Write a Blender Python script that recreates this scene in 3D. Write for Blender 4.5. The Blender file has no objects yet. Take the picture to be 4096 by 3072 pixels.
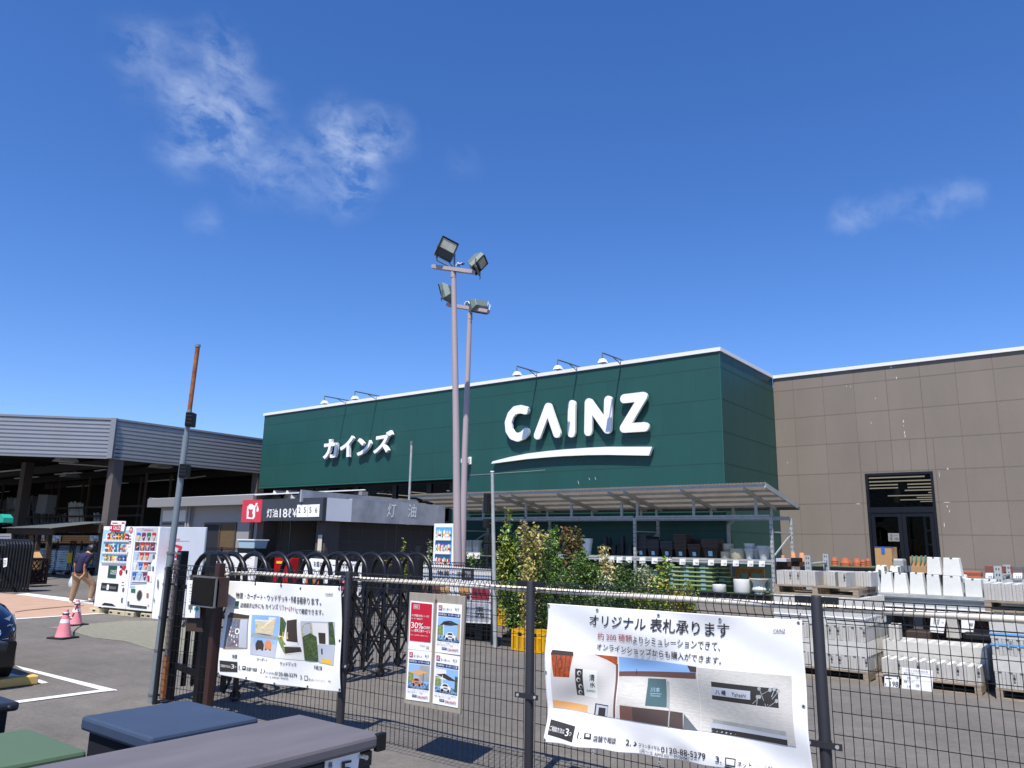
import bpy, bmesh, math, random
from mathutils import Vector as V, Matrix, Euler
from mathutils.geometry import tessellate_polygon
random.seed(7)
SC = bpy.context.scene
COL = SC.collection
# ---------------------------------------------------------------- camera
YAW, PIT, ROL, FPX, EYE = -.654669, .206830, .0180832, 3061.4, 1.65
fw = V((math.sin(YAW)*math.cos(PIT), math.cos(YAW)*math.cos(PIT), math.sin(PIT)))
_r0 = V((math.cos(YAW), -math.sin(YAW), 0)); _u0 = _r0.cross(fw)
rt = _r0*math.cos(ROL) + _u0*math.sin(ROL); up = _u0*math.cos(ROL) - _r0*math.sin(ROL)
EYEP = V((0, 0, EYE))
cd = bpy.data.cameras.new('camera'); cam = bpy.data.objects.new('camera', cd); COL.objects.link(cam)
cd.sensor_width = 36; cd.lens = 36*FPX/4096; cd.clip_end = 3000; cd.clip_start = .05
cam.matrix_world = Matrix(((rt.x, up.x, -fw.x, 0), (rt.y, up.y, -fw.y, 0), (rt.z, up.z, -fw.z, EYE), (0, 0, 0, 1)))
SC.camera = cam
# ---------------------------------------------------------------- light
SUN_EL, SUN_X = math.radians(60), math.radians(19)      # sun behind the viewer, slightly to the right
sd = V((math.sin(SUN_X)*math.cos(SUN_EL), -math.cos(SUN_X)*math.cos(SUN_EL), math.sin(SUN_EL)))
sl = bpy.data.lights.new('sun', 'SUN'); sl.energy = 5.0; sl.angle = math.radians(.5); sl.color = (1, .945, .865)
so = bpy.data.objects.new('sun', sl); COL.objects.link(so); so.rotation_euler = sd.to_track_quat('Z', 'Y').to_euler()
SC.view_settings.view_transform = 'Standard'; SC.view_settings.look = 'None'; SC.view_settings.exposure = 0.30; SC.view_settings.gamma = 1
wd = bpy.data.worlds.new('World'); SC.world = wd; wd.use_nodes = True

def ray(x, y): return rt*((x-2048)/FPX) - up*((y-1536)/FPX) + fw
def onZ(p, z=0.): d = ray(*p); return EYEP + d*((z-EYE)/d.z)
def onY(p, Y): d = ray(*p); return EYEP + d*(Y/d.y)
def onX(p, X): d = ray(*p); return EYEP + d*(X/d.x)
def onL(p, A, B):
    n = V((B[1]-A[1], A[0]-B[0], 0)); d = ray(*p); return EYEP + d*((V((A[0], A[1], 0))-EYEP).dot(n)/d.dot(n))
def pj(v): v = V(v)-EYEP; k = v.dot(fw); return (2048+FPX*v.dot(rt)/k, 1536-FPX*v.dot(up)/k)
def gz(Y): t = min(max((Y-11.8)/6.6, 0), 1); return .45*t
def gt(p, dz=0.):
    z = 0
    for _ in range(60):
        q = onZ(p, z+dz); z = .7*z+.3*gz(q.y)
    return q
def vz(foot, y):
    lo, hi = -1., 15.
    for _ in range(45):
        m = (lo+hi)/2
        if pj((foot[0], foot[1], m))[1] > y: lo = m
        else: hi = m
    return m
def cv(x0, y0, s): return lambda x, y: (x0+x/s, y0+y/s)
D = lambda x, y: (x*1.8517, y*1.8517)      # coordinates in a 2212 pixel wide view

# ---------------------------------------------------------------- sky
nt = wd.node_tree; N = nt.nodes; Lk = nt.links
for n in list(N): N.remove(n)
def nd(t, **k):
    n = N.new(t)
    for a, b in k.items():
        if a.startswith('i_'): n.inputs[int(a[2:])].default_value = b
        else: setattr(n, a, b)
    return n
sky = nd('ShaderNodeTexSky', sky_type='NISHITA', sun_disc=False, sun_elevation=SUN_EL, sun_rotation=math.atan2(sd.x, sd.y), air_density=1.0, dust_density=.25, ozone_density=3.0)
hs = nd('ShaderNodeHueSaturation'); hs.inputs['Saturation'].default_value = 1.22; hs.inputs['Value'].default_value = 1.0
gm = nd('ShaderNodeMix', data_type='RGBA', blend_type='MULTIPLY'); gm.inputs['Factor'].default_value = 1; gm.inputs[7].default_value = (1.0, 1.08, 1.42, 1)
Lk.new(sky.outputs[0], hs.inputs['Color']); Lk.new(hs.outputs[0], gm.inputs[6])
tc = nd('ShaderNodeTexCoord')
cl = [((520, 184), .045, .55), ((650, 195), .045, .5), ((868, 206), .05, .95), ((933, 293), .045, .55), ((1009, 434), .055, .75), ((586, 325), .045, .35), ((748, 412), .05, .9), ((846, 488), .06, 1.05), ((738, 607), .05, .75), ((933, 586), .05, .7), ((1041, 683), .055, .65), ((1172, 640), .045, .5), ((1215, 748), .045, .5),
      ((1323, 564), .055, .9), ((1443, 564), .055, .8), ((1551, 542), .045, .75), ((1443, 662), .055, .75), ((1389, 760), .05, .85), ((1356, 455), .04, .4), ((824, 890), .03, .4), ((3400, 852), .03, .55), ((3470, 832), .028, .4), ((3560, 815), .026, .3), ((3660, 812), .026, .45), ((3720, 850), .024, .35), ((3790, 808), .028, .45), ((3890, 782), .026, .45), ((1850, 640), .03, .22)]
acc = None
wrp = nd('ShaderNodeTexNoise'); wrp.inputs['Scale'].default_value = 16; wrp.inputs['Detail'].default_value = 5
Lk.new(tc.outputs['Generated'], wrp.inputs['Vector'])
wv = nd('ShaderNodeVectorMath', operation='MULTIPLY_ADD'); wv.inputs[1].default_value = (.035, .035, .035)
ws = nd('ShaderNodeVectorMath', operation='SUBTRACT'); ws.inputs[1].default_value = (.5, .5, .5)
Lk.new(wrp.outputs['Color'], ws.inputs[0]); Lk.new(ws.outputs[0], wv.inputs[0]); Lk.new(tc.outputs['Generated'], wv.inputs[2])
for p, s, a in cl:
    d = ray(*p).normalized()
    ds = nd('ShaderNodeVectorMath', operation='DISTANCE'); ds.inputs[1].default_value = d; Lk.new(wv.outputs[0], ds.inputs[0])
    mr = nd('ShaderNodeMapRange', interpolation_type='SMOOTHSTEP'); mr.inputs['From Min'].default_value = s; mr.inputs['From Max'].default_value = 0; mr.inputs['To Max'].default_value = a
    Lk.new(ds.outputs['Value'], mr.inputs['Value'])
    if acc is None: acc = mr.outputs[0]
    else:
        ad = nd('ShaderNodeMath', operation='ADD'); Lk.new(acc, ad.inputs[0]); Lk.new(mr.outputs[0], ad.inputs[1]); acc = ad.outputs[0]
mp = nd('ShaderNodeMapping'); mp.inputs['Rotation'].default_value = (0, 0, .65); mp.inputs['Scale'].default_value = (1.6, 1, 2.2)
Lk.new(wv.outputs[0], mp.inputs['Vector'])
ns = nd('ShaderNodeTexNoise'); ns.inputs['Scale'].default_value = 17; ns.inputs['Detail'].default_value = 12; ns.inputs['Roughness'].default_value = .6; ns.inputs['Distortion'].default_value = .15
Lk.new(mp.outputs[0], ns.inputs['Vector'])
nr = nd('ShaderNodeMapRange'); nr.inputs['From Min'].default_value = .36; nr.inputs['From Max'].default_value = .78; Lk.new(ns.outputs['Fac'], nr.inputs['Value'])
ml = nd('ShaderNodeMath', operation='MULTIPLY', use_clamp=True); Lk.new(acc, ml.inputs[0]); Lk.new(nr.outputs[0], ml.inputs[1])
m2 = nd('ShaderNodeMath', operation='MULTIPLY', use_clamp=True); m2.inputs[1].default_value = .40; Lk.new(ml.outputs[0], m2.inputs[0])
mx = nd('ShaderNodeMix', data_type='RGBA'); mx.inputs[7].default_value = (7.2, 8.1, 9.6, 1)
Lk.new(m2.outputs[0], mx.inputs['Factor']); Lk.new(gm.outputs[2], mx.inputs[6])
bg = nd('ShaderNodeBackground'); bg.inputs['Strength'].default_value = .100
ow = nd('ShaderNodeOutputWorld'); Lk.new(mx.outputs[2], bg.inputs['Color']); Lk.new(bg.outputs[0], ow.inputs[0])

# ---------------------------------------------------------------- materials
def lin(h):
    h = h.lstrip('#'); c = [int(h[i:i+2], 16)/255 for i in (0, 2, 4)]
    return tuple((x/12.92 if x < .04045 else ((x+.055)/1.055)**2.4) for x in c)+(1,)
MATS = {}
def mat(name, c, rough=.6, metal=0., var=.0, scale=6., bump=0., bscale=60., emit=None, spec=.5, c2=None, trans=None, stretch=(1, 1, 1), coat=0):
    m = bpy.data.materials.new(name); m.use_nodes = True; t = m.node_tree; b = t.nodes['Principled BSDF']
    c = lin(c) if isinstance(c, str) else tuple(c)+(1,)
    b.inputs['Base Color'].default_value = c; b.inputs['Roughness'].default_value = rough; b.inputs['Metallic'].default_value = metal
    b.inputs['Specular IOR Level'].default_value = spec; b.inputs['Coat Weight'].default_value = coat
    tcn = t.nodes.new('ShaderNodeTexCoord'); mpn = t.nodes.new('ShaderNodeMapping'); mpn.inputs['Scale'].default_value = stretch
    t.links.new(tcn.outputs['Object'], mpn.inputs[0])
    if var or c2:
        n = t.nodes.new('ShaderNodeTexNoise'); n.inputs['Scale'].default_value = scale; n.inputs['Detail'].default_value = 7; n.inputs['Roughness'].default_value = .62
        t.links.new(mpn.outputs[0], n.inputs['Vector'])
        r = t.nodes.new('ShaderNodeMapRange'); r.inputs['From Min'].default_value = .3; r.inputs['From Max'].default_value = .7; t.links.new(n.outputs['Fac'], r.inputs['Value'])
        x = t.nodes.new('ShaderNodeMix'); x.data_type = 'RGBA'
        if c2: a, d = c, lin(c2)
        else: a, d = tuple(v*(1-var) for v in c[:3])+(1,), tuple(min(1, v*(1+var)) for v in c[:3])+(1,)
        x.inputs[6].default_value = a; x.inputs[7].default_value = d
        t.links.new(r.outputs[0], x.inputs['Factor']); t.links.new(x.outputs[2], b.inputs['Base Color'])
    if bump:
        n = t.nodes.new('ShaderNodeTexNoise'); n.inputs['Scale'].default_value = bscale; n.inputs['Detail'].default_value = 4; t.links.new(mpn.outputs[0], n.inputs['Vector'])
        bp = t.nodes.new('ShaderNodeBump'); bp.inputs['Strength'].default_value = bump; bp.inputs['Distance'].default_value = .02
        t.links.new(n.outputs['Fac'], bp.inputs['Height']); t.links.new(bp.outputs[0], b.inputs['Normal'])
    if emit: b.inputs['Emission Color'].default_value = lin(emit[0]); b.inputs['Emission Strength'].default_value = emit[1]
    if trans: b.inputs['Transmission Weight'].default_value = trans
    MATS[name] = m; return m
def glass(name, c, fac=.35, rough=.02):
    m = bpy.data.materials.new(name); m.use_nodes = True; t = m.node_tree; t.nodes.clear()
    o = t.nodes.new('ShaderNodeOutputMaterial'); mxs = t.nodes.new('ShaderNodeMixShader'); tr = t.nodes.new('ShaderNodeBsdfTransparent'); gl = t.nodes.new('ShaderNodeBsdfGlossy'); fr = t.nodes.new('ShaderNodeLayerWeight')
    tr.inputs[0].default_value = lin(c); gl.inputs['Roughness'].default_value = rough; fr.inputs[0].default_value = fac
    t.links.new(fr.outputs['Fresnel'], mxs.inputs[0]); t.links.new(tr.outputs[0], mxs.inputs[1]); t.links.new(gl.outputs[0], mxs.inputs[2]); t.links.new(mxs.outputs[0], o.inputs[0])
    MATS[name] = m; return m

# ---------------------------------------------------------------- mesh builder
TXT = {}
def textgeo(s, bold=0., ext=0.):
    k = (s, bold, ext)
    if k in TXT: return TXT[k]
    cu = bpy.data.curves.new('t', 'FONT'); cu.body = s; cu.size = 1; cu.offset = bold; cu.extrude = ext; cu.resolution_u = 2 if len(s) > 3 else 4; cu.space_line = 1.0
    ob = bpy.data.objects.new('t', cu); COL.objects.link(ob)
    dg = bpy.context.evaluated_depsgraph_get(); me = bpy.data.meshes.new_from_object(ob.evaluated_get(dg))
    vs = [v.co.copy() for v in me.vertices]; fs = [tuple(p.vertices) for p in me.polygons]
    bpy.data.objects.remove(ob); bpy.data.curves.remove(cu); bpy.data.meshes.remove(me)
    x0 = min(v.x for v in vs); x1 = max(v.x for v in vs); y0 = min(v.y for v in vs); y1 = max(v.y for v in vs)
    vs = [((v.x-x0)/(x1-x0), (v.y-y0)/(y1-y0), (1 if v.z > 0 else 0) if ext else 1) for v in vs]
    TXT[k] = (vs, fs, (x1-x0)/(y1-y0)); return TXT[k]
ORG = {}
class MB:
    def __init__(s): s.v = []; s.f = []; s.m = []; s.mn = []
    def mi(s, m):
        if m not in s.mn: s.mn.append(m)
        return s.mn.index(m)
    def add(s, vs, fs, m):
        b = len(s.v); k = s.mi(m); s.v += [V(v) for v in vs]; s.f += [tuple(b+i for i in f) for f in fs]; s.m += [k]*len(fs); return s
    def xf(s, M, st=0):
        for i in range(st, len(s.v)): s.v[i] = M @ s.v[i]
        return s
    def box(s, x0, y0, z0, x1, y1, z1, m):
        vs = [(x, y, z) for z in (z0, z1) for y in (y0, y1) for x in (x0, x1)]
        return s.add(vs, [(0, 2, 3, 1), (4, 5, 7, 6), (0, 1, 5, 4), (1, 3, 7, 5), (3, 2, 6, 7), (2, 0, 4, 6)], m)
    def bar(s, a, b, w, h, m, upv=(0, 0, 1)):
        a = V(a); b = V(b); d = (b-a).normalized(); u = V(upv)
        if abs(d.dot(u)) > .98: u = V((0, 1, 0))
        r = d.cross(u).normalized()*w/2; u = r.cross(d).normalized()*h/2
        vs = [a-r-u, a+r-u, a+r+u, a-r+u, b-r-u, b+r-u, b+r+u, b-r+u]
        return s.add(vs, [(0, 1, 2, 3), (7, 6, 5, 4), (0, 4, 5, 1), (1, 5, 6, 2), (2, 6, 7, 3), (3, 7, 4, 0)], m)
    def tube(s, pts, r, m, n=8, cap=True, flat=None):
        pts = [V(p) for p in pts]; rr = r if isinstance(r, (list, tuple)) else [r]*len(pts); vs = []; fs = []; pu = None
        for i, p in enumerate(pts):
            d = (pts[min(i+1, len(pts)-1)]-pts[max(i-1, 0)]).normalized()
            if pu is None: pu = d.cross(V((0, 0, 1))) if abs(d.z) < .95 else d.cross(V((0, 1, 0)))
            u = (pu - d*pu.dot(d)).normalized(); pu = u; w = d.cross(u)
            for k in range(n):
                a = 2*math.pi*(k+.5)/n; vs.append(p+u*math.cos(a)*rr[i]+w*math.sin(a)*rr[i])
        for i in range(len(pts)-1):
            for k in range(n): a = i*n+k; b = i*n+(k+1) % n; fs.append((a, b, b+n, a+n))
        if cap: fs.append(tuple(range(n))[::-1]); fs.append(tuple((len(pts)-1)*n+k for k in range(n)))
        return s.add(vs, fs, m)
    def lathe(s, prof, c, m, n=24, sq=1.):
        c = V(c); vs = []; fs = []
        for r, z in prof:
            for k in range(n): a = 2*math.pi*k/n; vs.append(c+V((r*math.cos(a), r*math.sin(a)*sq, z)))
        for i in range(len(prof)-1):
            for k in range(n): a = i*n+k; b = i*n+(k+1) % n; fs.append((a, b, b+n, a+n))
        return s.add(vs, fs, m)
    def frust(s, cx, cy, z0, z1, w0, d0, w1, d1, m, open_top=False, t=0):
        vs = [(cx+a*w/2, cy+b*d/2, z) for z, w, d in ((z0, w0, d0), (z1, w1, d1)) for a, b in ((-1, -1), (1, -1), (1, 1), (-1, 1))]
        fs = [(3, 2, 1, 0), (0, 1, 5, 4), (1, 2, 6, 5), (2, 3, 7, 6), (3, 0, 4, 7)]
        if not open_top: fs.append((4, 5, 6, 7))
        return s.add(vs, fs, m)
    def poly(s, pts, m, th=0., nrm=None):
        pts = [V(p) for p in pts]
        tri = tessellate_polygon([pts]); n = len(pts)
        if not th: return s.add(pts, [tuple(t) for t in tri], m)
        if nrm is None:
            nv = V((0, 0, 0))
            for i in range(n): nv += pts[i].cross(pts[(i+1) % n])
            nv.normalize()
        else: nv = V(nrm).normalized()
        b = [p-nv*th for p in pts]
        fs = [tuple(t) for t in tri]+[tuple(i+n for i in t[::-1]) for t in tri]+[(i, i+n, (i+1) % n+n, (i+1) % n) for i in range(n)]
        return s.add(pts+b, fs, m)
    def text(s, t, q, m, bold=0., ext=0., off=.003, fn=None, th=.0):
        "fit text in the quad q = (bottom-left, bottom-right, top-right, top-left)"
        if bold and not ext:      # thicken strokes by overprinting
            vs, fs, asp = textgeo(t, 0., 0); b = bold*.55
            for i, (dx, dy) in enumerate(((-b, 0), (b, 0), (0, b), (0, -b), (0, 0))):
                qq = [V(p) for p in q]; ex = (qq[1]-qq[0])*(dx/max(asp, .1)); ey = (qq[3]-qq[0])*dy; s.text(t, [p+ex+ey for p in qq], m, 0., 0, off+.0001*i, fn=(None if fn is None else (lambda p, k=i: fn(p)+V((0, -.0001*k, 0)))))
            return s
        q = [V(p) for p in q]; vs, fs, asp = textgeo(t, bold, .1 if ext else 0); nv = (q[1]-q[0]).cross(q[3]-q[0]).normalized()
        o = []
        for x, y, z in vs:
            p = q[0]*(1-x)*(1-y)+q[1]*x*(1-y)+q[2]*x*y+q[3]*(1-x)*y
            p = p + nv*(off + (z*ext if ext else 0)); o.append(fn(p) if fn else p)
        return s.add(o, fs, m)
    def build(s, name, parent=None, org=None, smooth=False, bevel=0., local=False, angle=40):
        if not s.v: s.add([(0, 0, 0), (.001, 0, 0), (0, .001, 0)], [(0, 1, 2)], 'black')
        me = bpy.data.meshes.new(name)
        o = V((0, 0, 0)) if local else (ORG[parent.name] if parent else V(org if org is not None else (0, 0, 0)))
        me.from_pydata([v-o for v in s.v], [], s.f)
        for k in s.mn: me.materials.append(MATS[k])
        me.polygons.foreach_set('material_index', s.m)
        me.update(); bm = bmesh.new(); bm.from_mesh(me); bmesh.ops.recalc_face_normals(bm, faces=bm.faces)
        if smooth:
            for e in bm.edges:
                if len(e.link_faces) == 2 and e.calc_face_angle(0) > math.radians(angle): e.smooth = False
            for f in bm.faces: f.smooth = True
        bm.to_mesh(me); bm.free()
        ob = bpy.data.objects.new(name, me); COL.objects.link(ob)
        if parent: ob.parent = parent; ORG[ob.name] = ORG[parent.name]
        else: ob.location = o; ORG[ob.name] = o
        if bevel:
            md = ob.modifiers.new('bevel', 'BEVEL'); md.width = bevel; md.segments = 2; md.limit_method = 'ANGLE'; md.angle_limit = math.radians(35)
        return ob
def tag(o, label=None, cat=None, group=None, kind=None):
    if label: o['label'] = label
    if cat: o['category'] = cat
    if group: o['group'] = group
    if kind: o['kind'] = kind
    return o
def thing(name, label, cat, loc=(0, 0, 0), rot=0, group=None):
    o = bpy.data.objects.new(name, None); COL.objects.link(o); o.location = loc; o.rotation_euler = (0, 0, rot); ORG[o.name] = V(loc); o.empty_display_size = .1
    return tag(o, label, cat, group)
def dup(o, loc=None, rot=None, label=None, parent=None, scale=None):
    c = o.copy(); COL.objects.link(c)
    if parent: c.parent = parent
    if loc is not None: c.location = loc
    if rot is not None: c.rotation_euler = rot if isinstance(rot, (tuple, Euler)) else (0, 0, rot)
    if scale: c.scale = scale
    if label: c['label'] = label
    for ch in o.children: dup(ch, parent=c)
    return c
def lwords(t): return len(t.replace(',', ' ').split())
def rnd(a, b): return random.uniform(a, b)

# colours
mat('black', '#0b0b0d', .5); mat('black_paint', '#101012', .38, var=.25, scale=3); mat('white', '#e9e9e6', .55, var=.02, scale=2); mat('white_gloss', '#eeeeee', .3)
mat('white_edge', '#e0e0de', .5)
mat('green_panel', '#164943', .52, var=.05, scale=.8, bump=.02, bscale=3, stretch=(1, 1, .4)); 
def panelize(name, w, h, z0, x0, amp):
    m = MATS[name]; t = m.node_tree; b = t.nodes['Principled BSDF']; src = b.inputs['Base Color'].links[0].from_socket
    g_ = t.nodes.new('ShaderNodeNewGeometry'); sx = t.nodes.new('ShaderNodeSeparateXYZ'); t.links.new(g_.outputs['Position'], sx.inputs[0])
    def fl(o, off, k):
        a = t.nodes.new('ShaderNodeMath'); a.operation = 'SUBTRACT'; a.inputs[1].default_value = off; t.links.new(o, a.inputs[0]); d = t.nodes.new('ShaderNodeMath'); d.operation = 'DIVIDE'; d.inputs[1].default_value = k; t.links.new(a.outputs[0], d.inputs[0]); f = t.nodes.new('ShaderNodeMath'); f.operation = 'FLOOR'; t.links.new(d.outputs[0], f.inputs[0]); return f.outputs[0]
    cb = t.nodes.new('ShaderNodeCombineXYZ'); t.links.new(fl(sx.outputs[0], x0, w), cb.inputs[0]); t.links.new(fl(sx.outputs[1], .0, w), cb.inputs[1]); t.links.new(fl(sx.outputs[2], z0, h), cb.inputs[2])
    wn = t.nodes.new('ShaderNodeTexWhiteNoise'); t.links.new(cb.outputs[0], wn.inputs['Vector']); r = t.nodes.new('ShaderNodeMapRange'); r.inputs[3].default_value = 1-amp; r.inputs[4].default_value = 1+amp; t.links.new(wn.outputs['Value'], r.inputs[0])
    st = t.nodes.new('ShaderNodeTexNoise'); st.inputs['Scale'].default_value = 1.; st.inputs['Detail'].default_value = 6; mp_ = t.nodes.new('ShaderNodeMapping'); mp_.inputs['Scale'].default_value = (2.2, 2.2, .4); t.links.new(g_.outputs['Position'], mp_.inputs[0]); t.links.new(mp_.outputs[0], st.inputs['Vector']); r2_ = t.nodes.new('ShaderNodeMapRange'); r2_.inputs[1].default_value = .3; r2_.inputs[2].default_value = .7; r2_.inputs[3].default_value = 1-amp*.8; r2_.inputs[4].default_value = 1+amp*.8; t.links.new(st.outputs[0], r2_.inputs[0])
    mm = t.nodes.new('ShaderNodeMath'); mm.operation = 'MULTIPLY'; t.links.new(r.outputs[0], mm.inputs[0]); t.links.new(r2_.outputs[0], mm.inputs[1]); sc = t.nodes.new('ShaderNodeVectorMath'); sc.operation = 'SCALE'; t.links.new(src, sc.inputs[0]); t.links.new(mm.outputs[0], sc.inputs['Scale']); t.links.new(sc.outputs[0], b.inputs['Base Color'])
mat('green_joint', '#123f3a', .7); mat('green_trim', '#1c5752', .5)
mat('brown_panel', '#7b7268', .8, var=.07, scale=.7, bump=.12, bscale=25, stretch=(1, 1, .5)); mat('brown_joint', '#5e564f', .9); mat('brown_light', '#8f877e', .85); mat('scuff', '#cfcac3', .9)
mat('dark_frame', '#14161c', .4, metal=.3); mat('interior', '#1a1a1c', .9); mat('interior_floor', '#3a3a3c', .6)  # interior: near black, deep shade inside the buildings put into the colour
mat('strip_light', '#ffffff', .5, emit=('#ffe0c2', 1.0)); mat('tube_light', '#dfe6e6', .4); mat('lit_inside', '#ffffff', .5, emit=('#dbe9ff', .35))
glass('window_glass', '#b4bcc0', .12); glass('clear_glass', '#e8eef2', .22); glass('plastic_cover', '#6a6a62', .35, .08)
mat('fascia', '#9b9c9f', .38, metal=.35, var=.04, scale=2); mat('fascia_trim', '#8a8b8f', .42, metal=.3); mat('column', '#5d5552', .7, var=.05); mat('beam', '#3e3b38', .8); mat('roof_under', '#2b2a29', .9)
mat('galv', '#a6aaa8', .5, metal=.15, var=.16, scale=9); mat('galv_dark', '#656a6b', .5, metal=.15, var=.15, scale=8); mat('rust', '#75432a', .9, c2='#a3683a', scale=14); mat('pipe_gray', '#7e878c', .5, metal=.3, var=.1, scale=5, stretch=(1, 1, .2))
mat('pole_paint', '#a8999a', .5, var=.05, scale=3, stretch=(1, 1, .3)); mat('pole_chip', '#a5502f', .9); mat('floodlight', '#6c7a76', .45, metal=.2, var=.08, scale=10); mat('flood_glass', '#c7c4b4', .25, c2='#8f8f86', scale=3); mat('flood_dark', '#16181a', .3)
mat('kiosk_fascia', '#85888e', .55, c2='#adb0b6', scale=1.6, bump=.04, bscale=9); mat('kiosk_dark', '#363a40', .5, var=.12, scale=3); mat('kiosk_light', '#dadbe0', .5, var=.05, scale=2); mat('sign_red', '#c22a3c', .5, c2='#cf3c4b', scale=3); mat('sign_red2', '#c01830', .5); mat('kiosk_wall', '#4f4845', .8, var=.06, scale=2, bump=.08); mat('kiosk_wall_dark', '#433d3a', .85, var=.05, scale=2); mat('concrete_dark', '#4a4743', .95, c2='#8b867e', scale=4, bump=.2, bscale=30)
mat('concrete', '#b3b1aa', .95, var=.12, scale=5, bump=.35, bscale=90); mat('concrete2', '#c2c0b9', .95, var=.1, scale=6, bump=.35, bscale=80); mat('concrete_sunlit', '#d2d1cb', .95, var=.1, scale=9, bump=.4, bscale=90); mat('concrete_w', '#d4d4cd', .9, var=.06, scale=5, bump=.1, bscale=30); mat('ink', '#25262a', .7)
mat('wood_old', '#7a6c5c', .85, c2='#a5957f', scale=7, stretch=(1, 6, 6)); mat('wood_dark', '#3a2a20', .85); mat('wood_orange', '#b8743c', .7, c2='#dca05c', scale=5, stretch=(1, 4, 8)); mat('wood_board', '#8d8478', .85, c2='#a59c8f', scale=5, stretch=(6, 6, 1), bump=.1, bscale=20)
mat('bag', '#bcc9cc', .5, c2='#e8eeee', scale=5, bump=.25, bscale=7); mat('bag_dark', '#8797a3', .5, c2='#a9bac2', scale=6); mat('sky_blue', '#5ea4d8', .5); mat('photo_sky', '#8fb8e6', .5); mat('navy', '#1f3a78', .5); mat('cyan_label', '#9cc8dc', .5)
mat('paper', '#f2f2f0', .55); mat('print_ink', '#33302e', .6); mat('print_red', '#a33a46', .6); mat('banner', '#f0f0ee', .5, var=.015, scale=3, bump=.04, bscale=20); mat('logo_green', '#1c4a3c', .5); mat('teal', '#159a82', .5); mat('leaf_sign', '#2a9f8a', .5)
mat('cloth_navy', '#1c1c3e', .85, var=.15, scale=18); mat('khaki', '#9c8468', .85, var=.12, scale=9, bump=.3, bscale=14); mat('skin', '#c08a68', .5); mat('hair', '#15110f', .5, var=.3, scale=40); mat('shoe', '#3d2a20', .7); mat('sock', '#cfc8be', .8); mat('bag_plastic', '#b9c4c9', .4)
mat('cone_pink', '#dd7c88', .55, c2='#e8959e', scale=5); mat('cone_white', '#e8e4e0', .5); mat('rubber', '#1c1d1f', .85)
mat('car_navy', '#10182f', .22, metal=.3, coat=.8); mat('car_black', '#07080a', .35); mat('chrome', '#c9d3da', .12, metal=.9); mat('lens', '#76879c', .15, metal=.3); mat('yellow_stop', '#d9b15a', .7, c2='#e3c073', scale=3)
mat('shed_blue', '#3a475c', .6, metal=0, var=.09, scale=4, spec=.3); mat('shed_gray', '#6e6a6d', .6, c2='#5e5a5e', scale=2.2, stretch=(3, .6, 1), spec=.3); mat('shed_green', '#52674f', .6, var=.04, scale=2, spec=.3); mat('shed_dark', '#2f3238', .4, metal=.3, var=.05, scale=2); mat('shed_body', '#1f2126', .45, metal=.2)
mat('cream_pipe', '#d8cdb8', .5, c2='#e6ddcc', scale=8, stretch=(8, 1, 1)); mat('fence_black', '#17171a', .42, var=.1, scale=4); mat('post_gray', '#2a2a2f', .5, var=.08, scale=5); mat('brown_post', '#3a211a', .5, var=.08)
mat('yellow_crate', '#e0ab10', .45, var=.05, scale=4); mat('pot_black', '#191a1d', .5); mat('planter_gray', '#242428', .5); mat('rim_gray', '#4a4a50', .45); mat('rim_brown', '#54423c', .45); mat('planter_brown', '#2c2220', .5, var=.05); mat('planter_green', '#5a7048', .55, var=.04); mat('planter_rim', '#a9bf86', .5); mat('planter_white', '#dedfd6', .5, var=.03); mat('planter_beige', '#b5ab8c', .7, c2='#c6bd9f', scale=5, stretch=(1, 1, 6)); mat('planter_glaze', '#b9c0bc', .5, c2='#d4d7d2', scale=5); mat('terra', '#a85a3a', .8, c2='#bd6e49', scale=5); mat('terra_l', '#d0895a', .8, var=.05)
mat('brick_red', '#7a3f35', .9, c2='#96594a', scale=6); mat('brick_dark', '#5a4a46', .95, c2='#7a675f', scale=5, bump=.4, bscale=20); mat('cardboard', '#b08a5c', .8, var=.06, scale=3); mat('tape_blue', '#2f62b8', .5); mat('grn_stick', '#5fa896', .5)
mat('stem', '#5a4a32', .85); mat('prefab', '#8f8d8c', .7, var=.03, scale=1.5); mat('prefab_white', '#c9c7c2', .7); mat('prefab_roof', '#8c8a88', .5, metal=.2); mat('roof_white', '#d8d8d6', .45, metal=.3); mat('bronze', '#4a4038', .5, metal=.3); mat('curtain', '#171a24', .8); mat('blind', '#6b5638', .85, c2='#4a3a24', scale=3, stretch=(1, 1, 30))
mat('red_gloss', '#a8141c', .35); mat('yellow_sticker', '#e6c32a', .5); mat('panel_white', '#b9bec7', .5, var=.03, scale=2); mat('polycarb', '#b9b4aa', .4, trans=.0, c2='#a39a90', scale=4); mat('blue_tub', '#aac4cf', .4)
for i, (c, d) in enumerate((('#2f4a1c', '#4f6a24'), ('#5a6e1e', '#94912c'), ('#9a8a48', '#c9b878'), ('#2a4220', '#3f5c2c'), ('#7c4a2e', '#5a5a28'), ('#8a9478', '#b9bf9c'), ('#4c7028', '#7c9c3a'))):
    mat('leaf%d' % i, c, .45, c2=d, scale=9)
for k, c in dict(y='#e8c040', r='#b8202c', g='#2f6a3c', b='#2f6cb8', o='#e08a2c', p='#7a2a4a', c='#a8c8d8', w='#e8e6e0', n='#2a2a3c', t='#b8a070', k='#5a3420').items(): mat('pk_'+k, c, .4)

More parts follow.
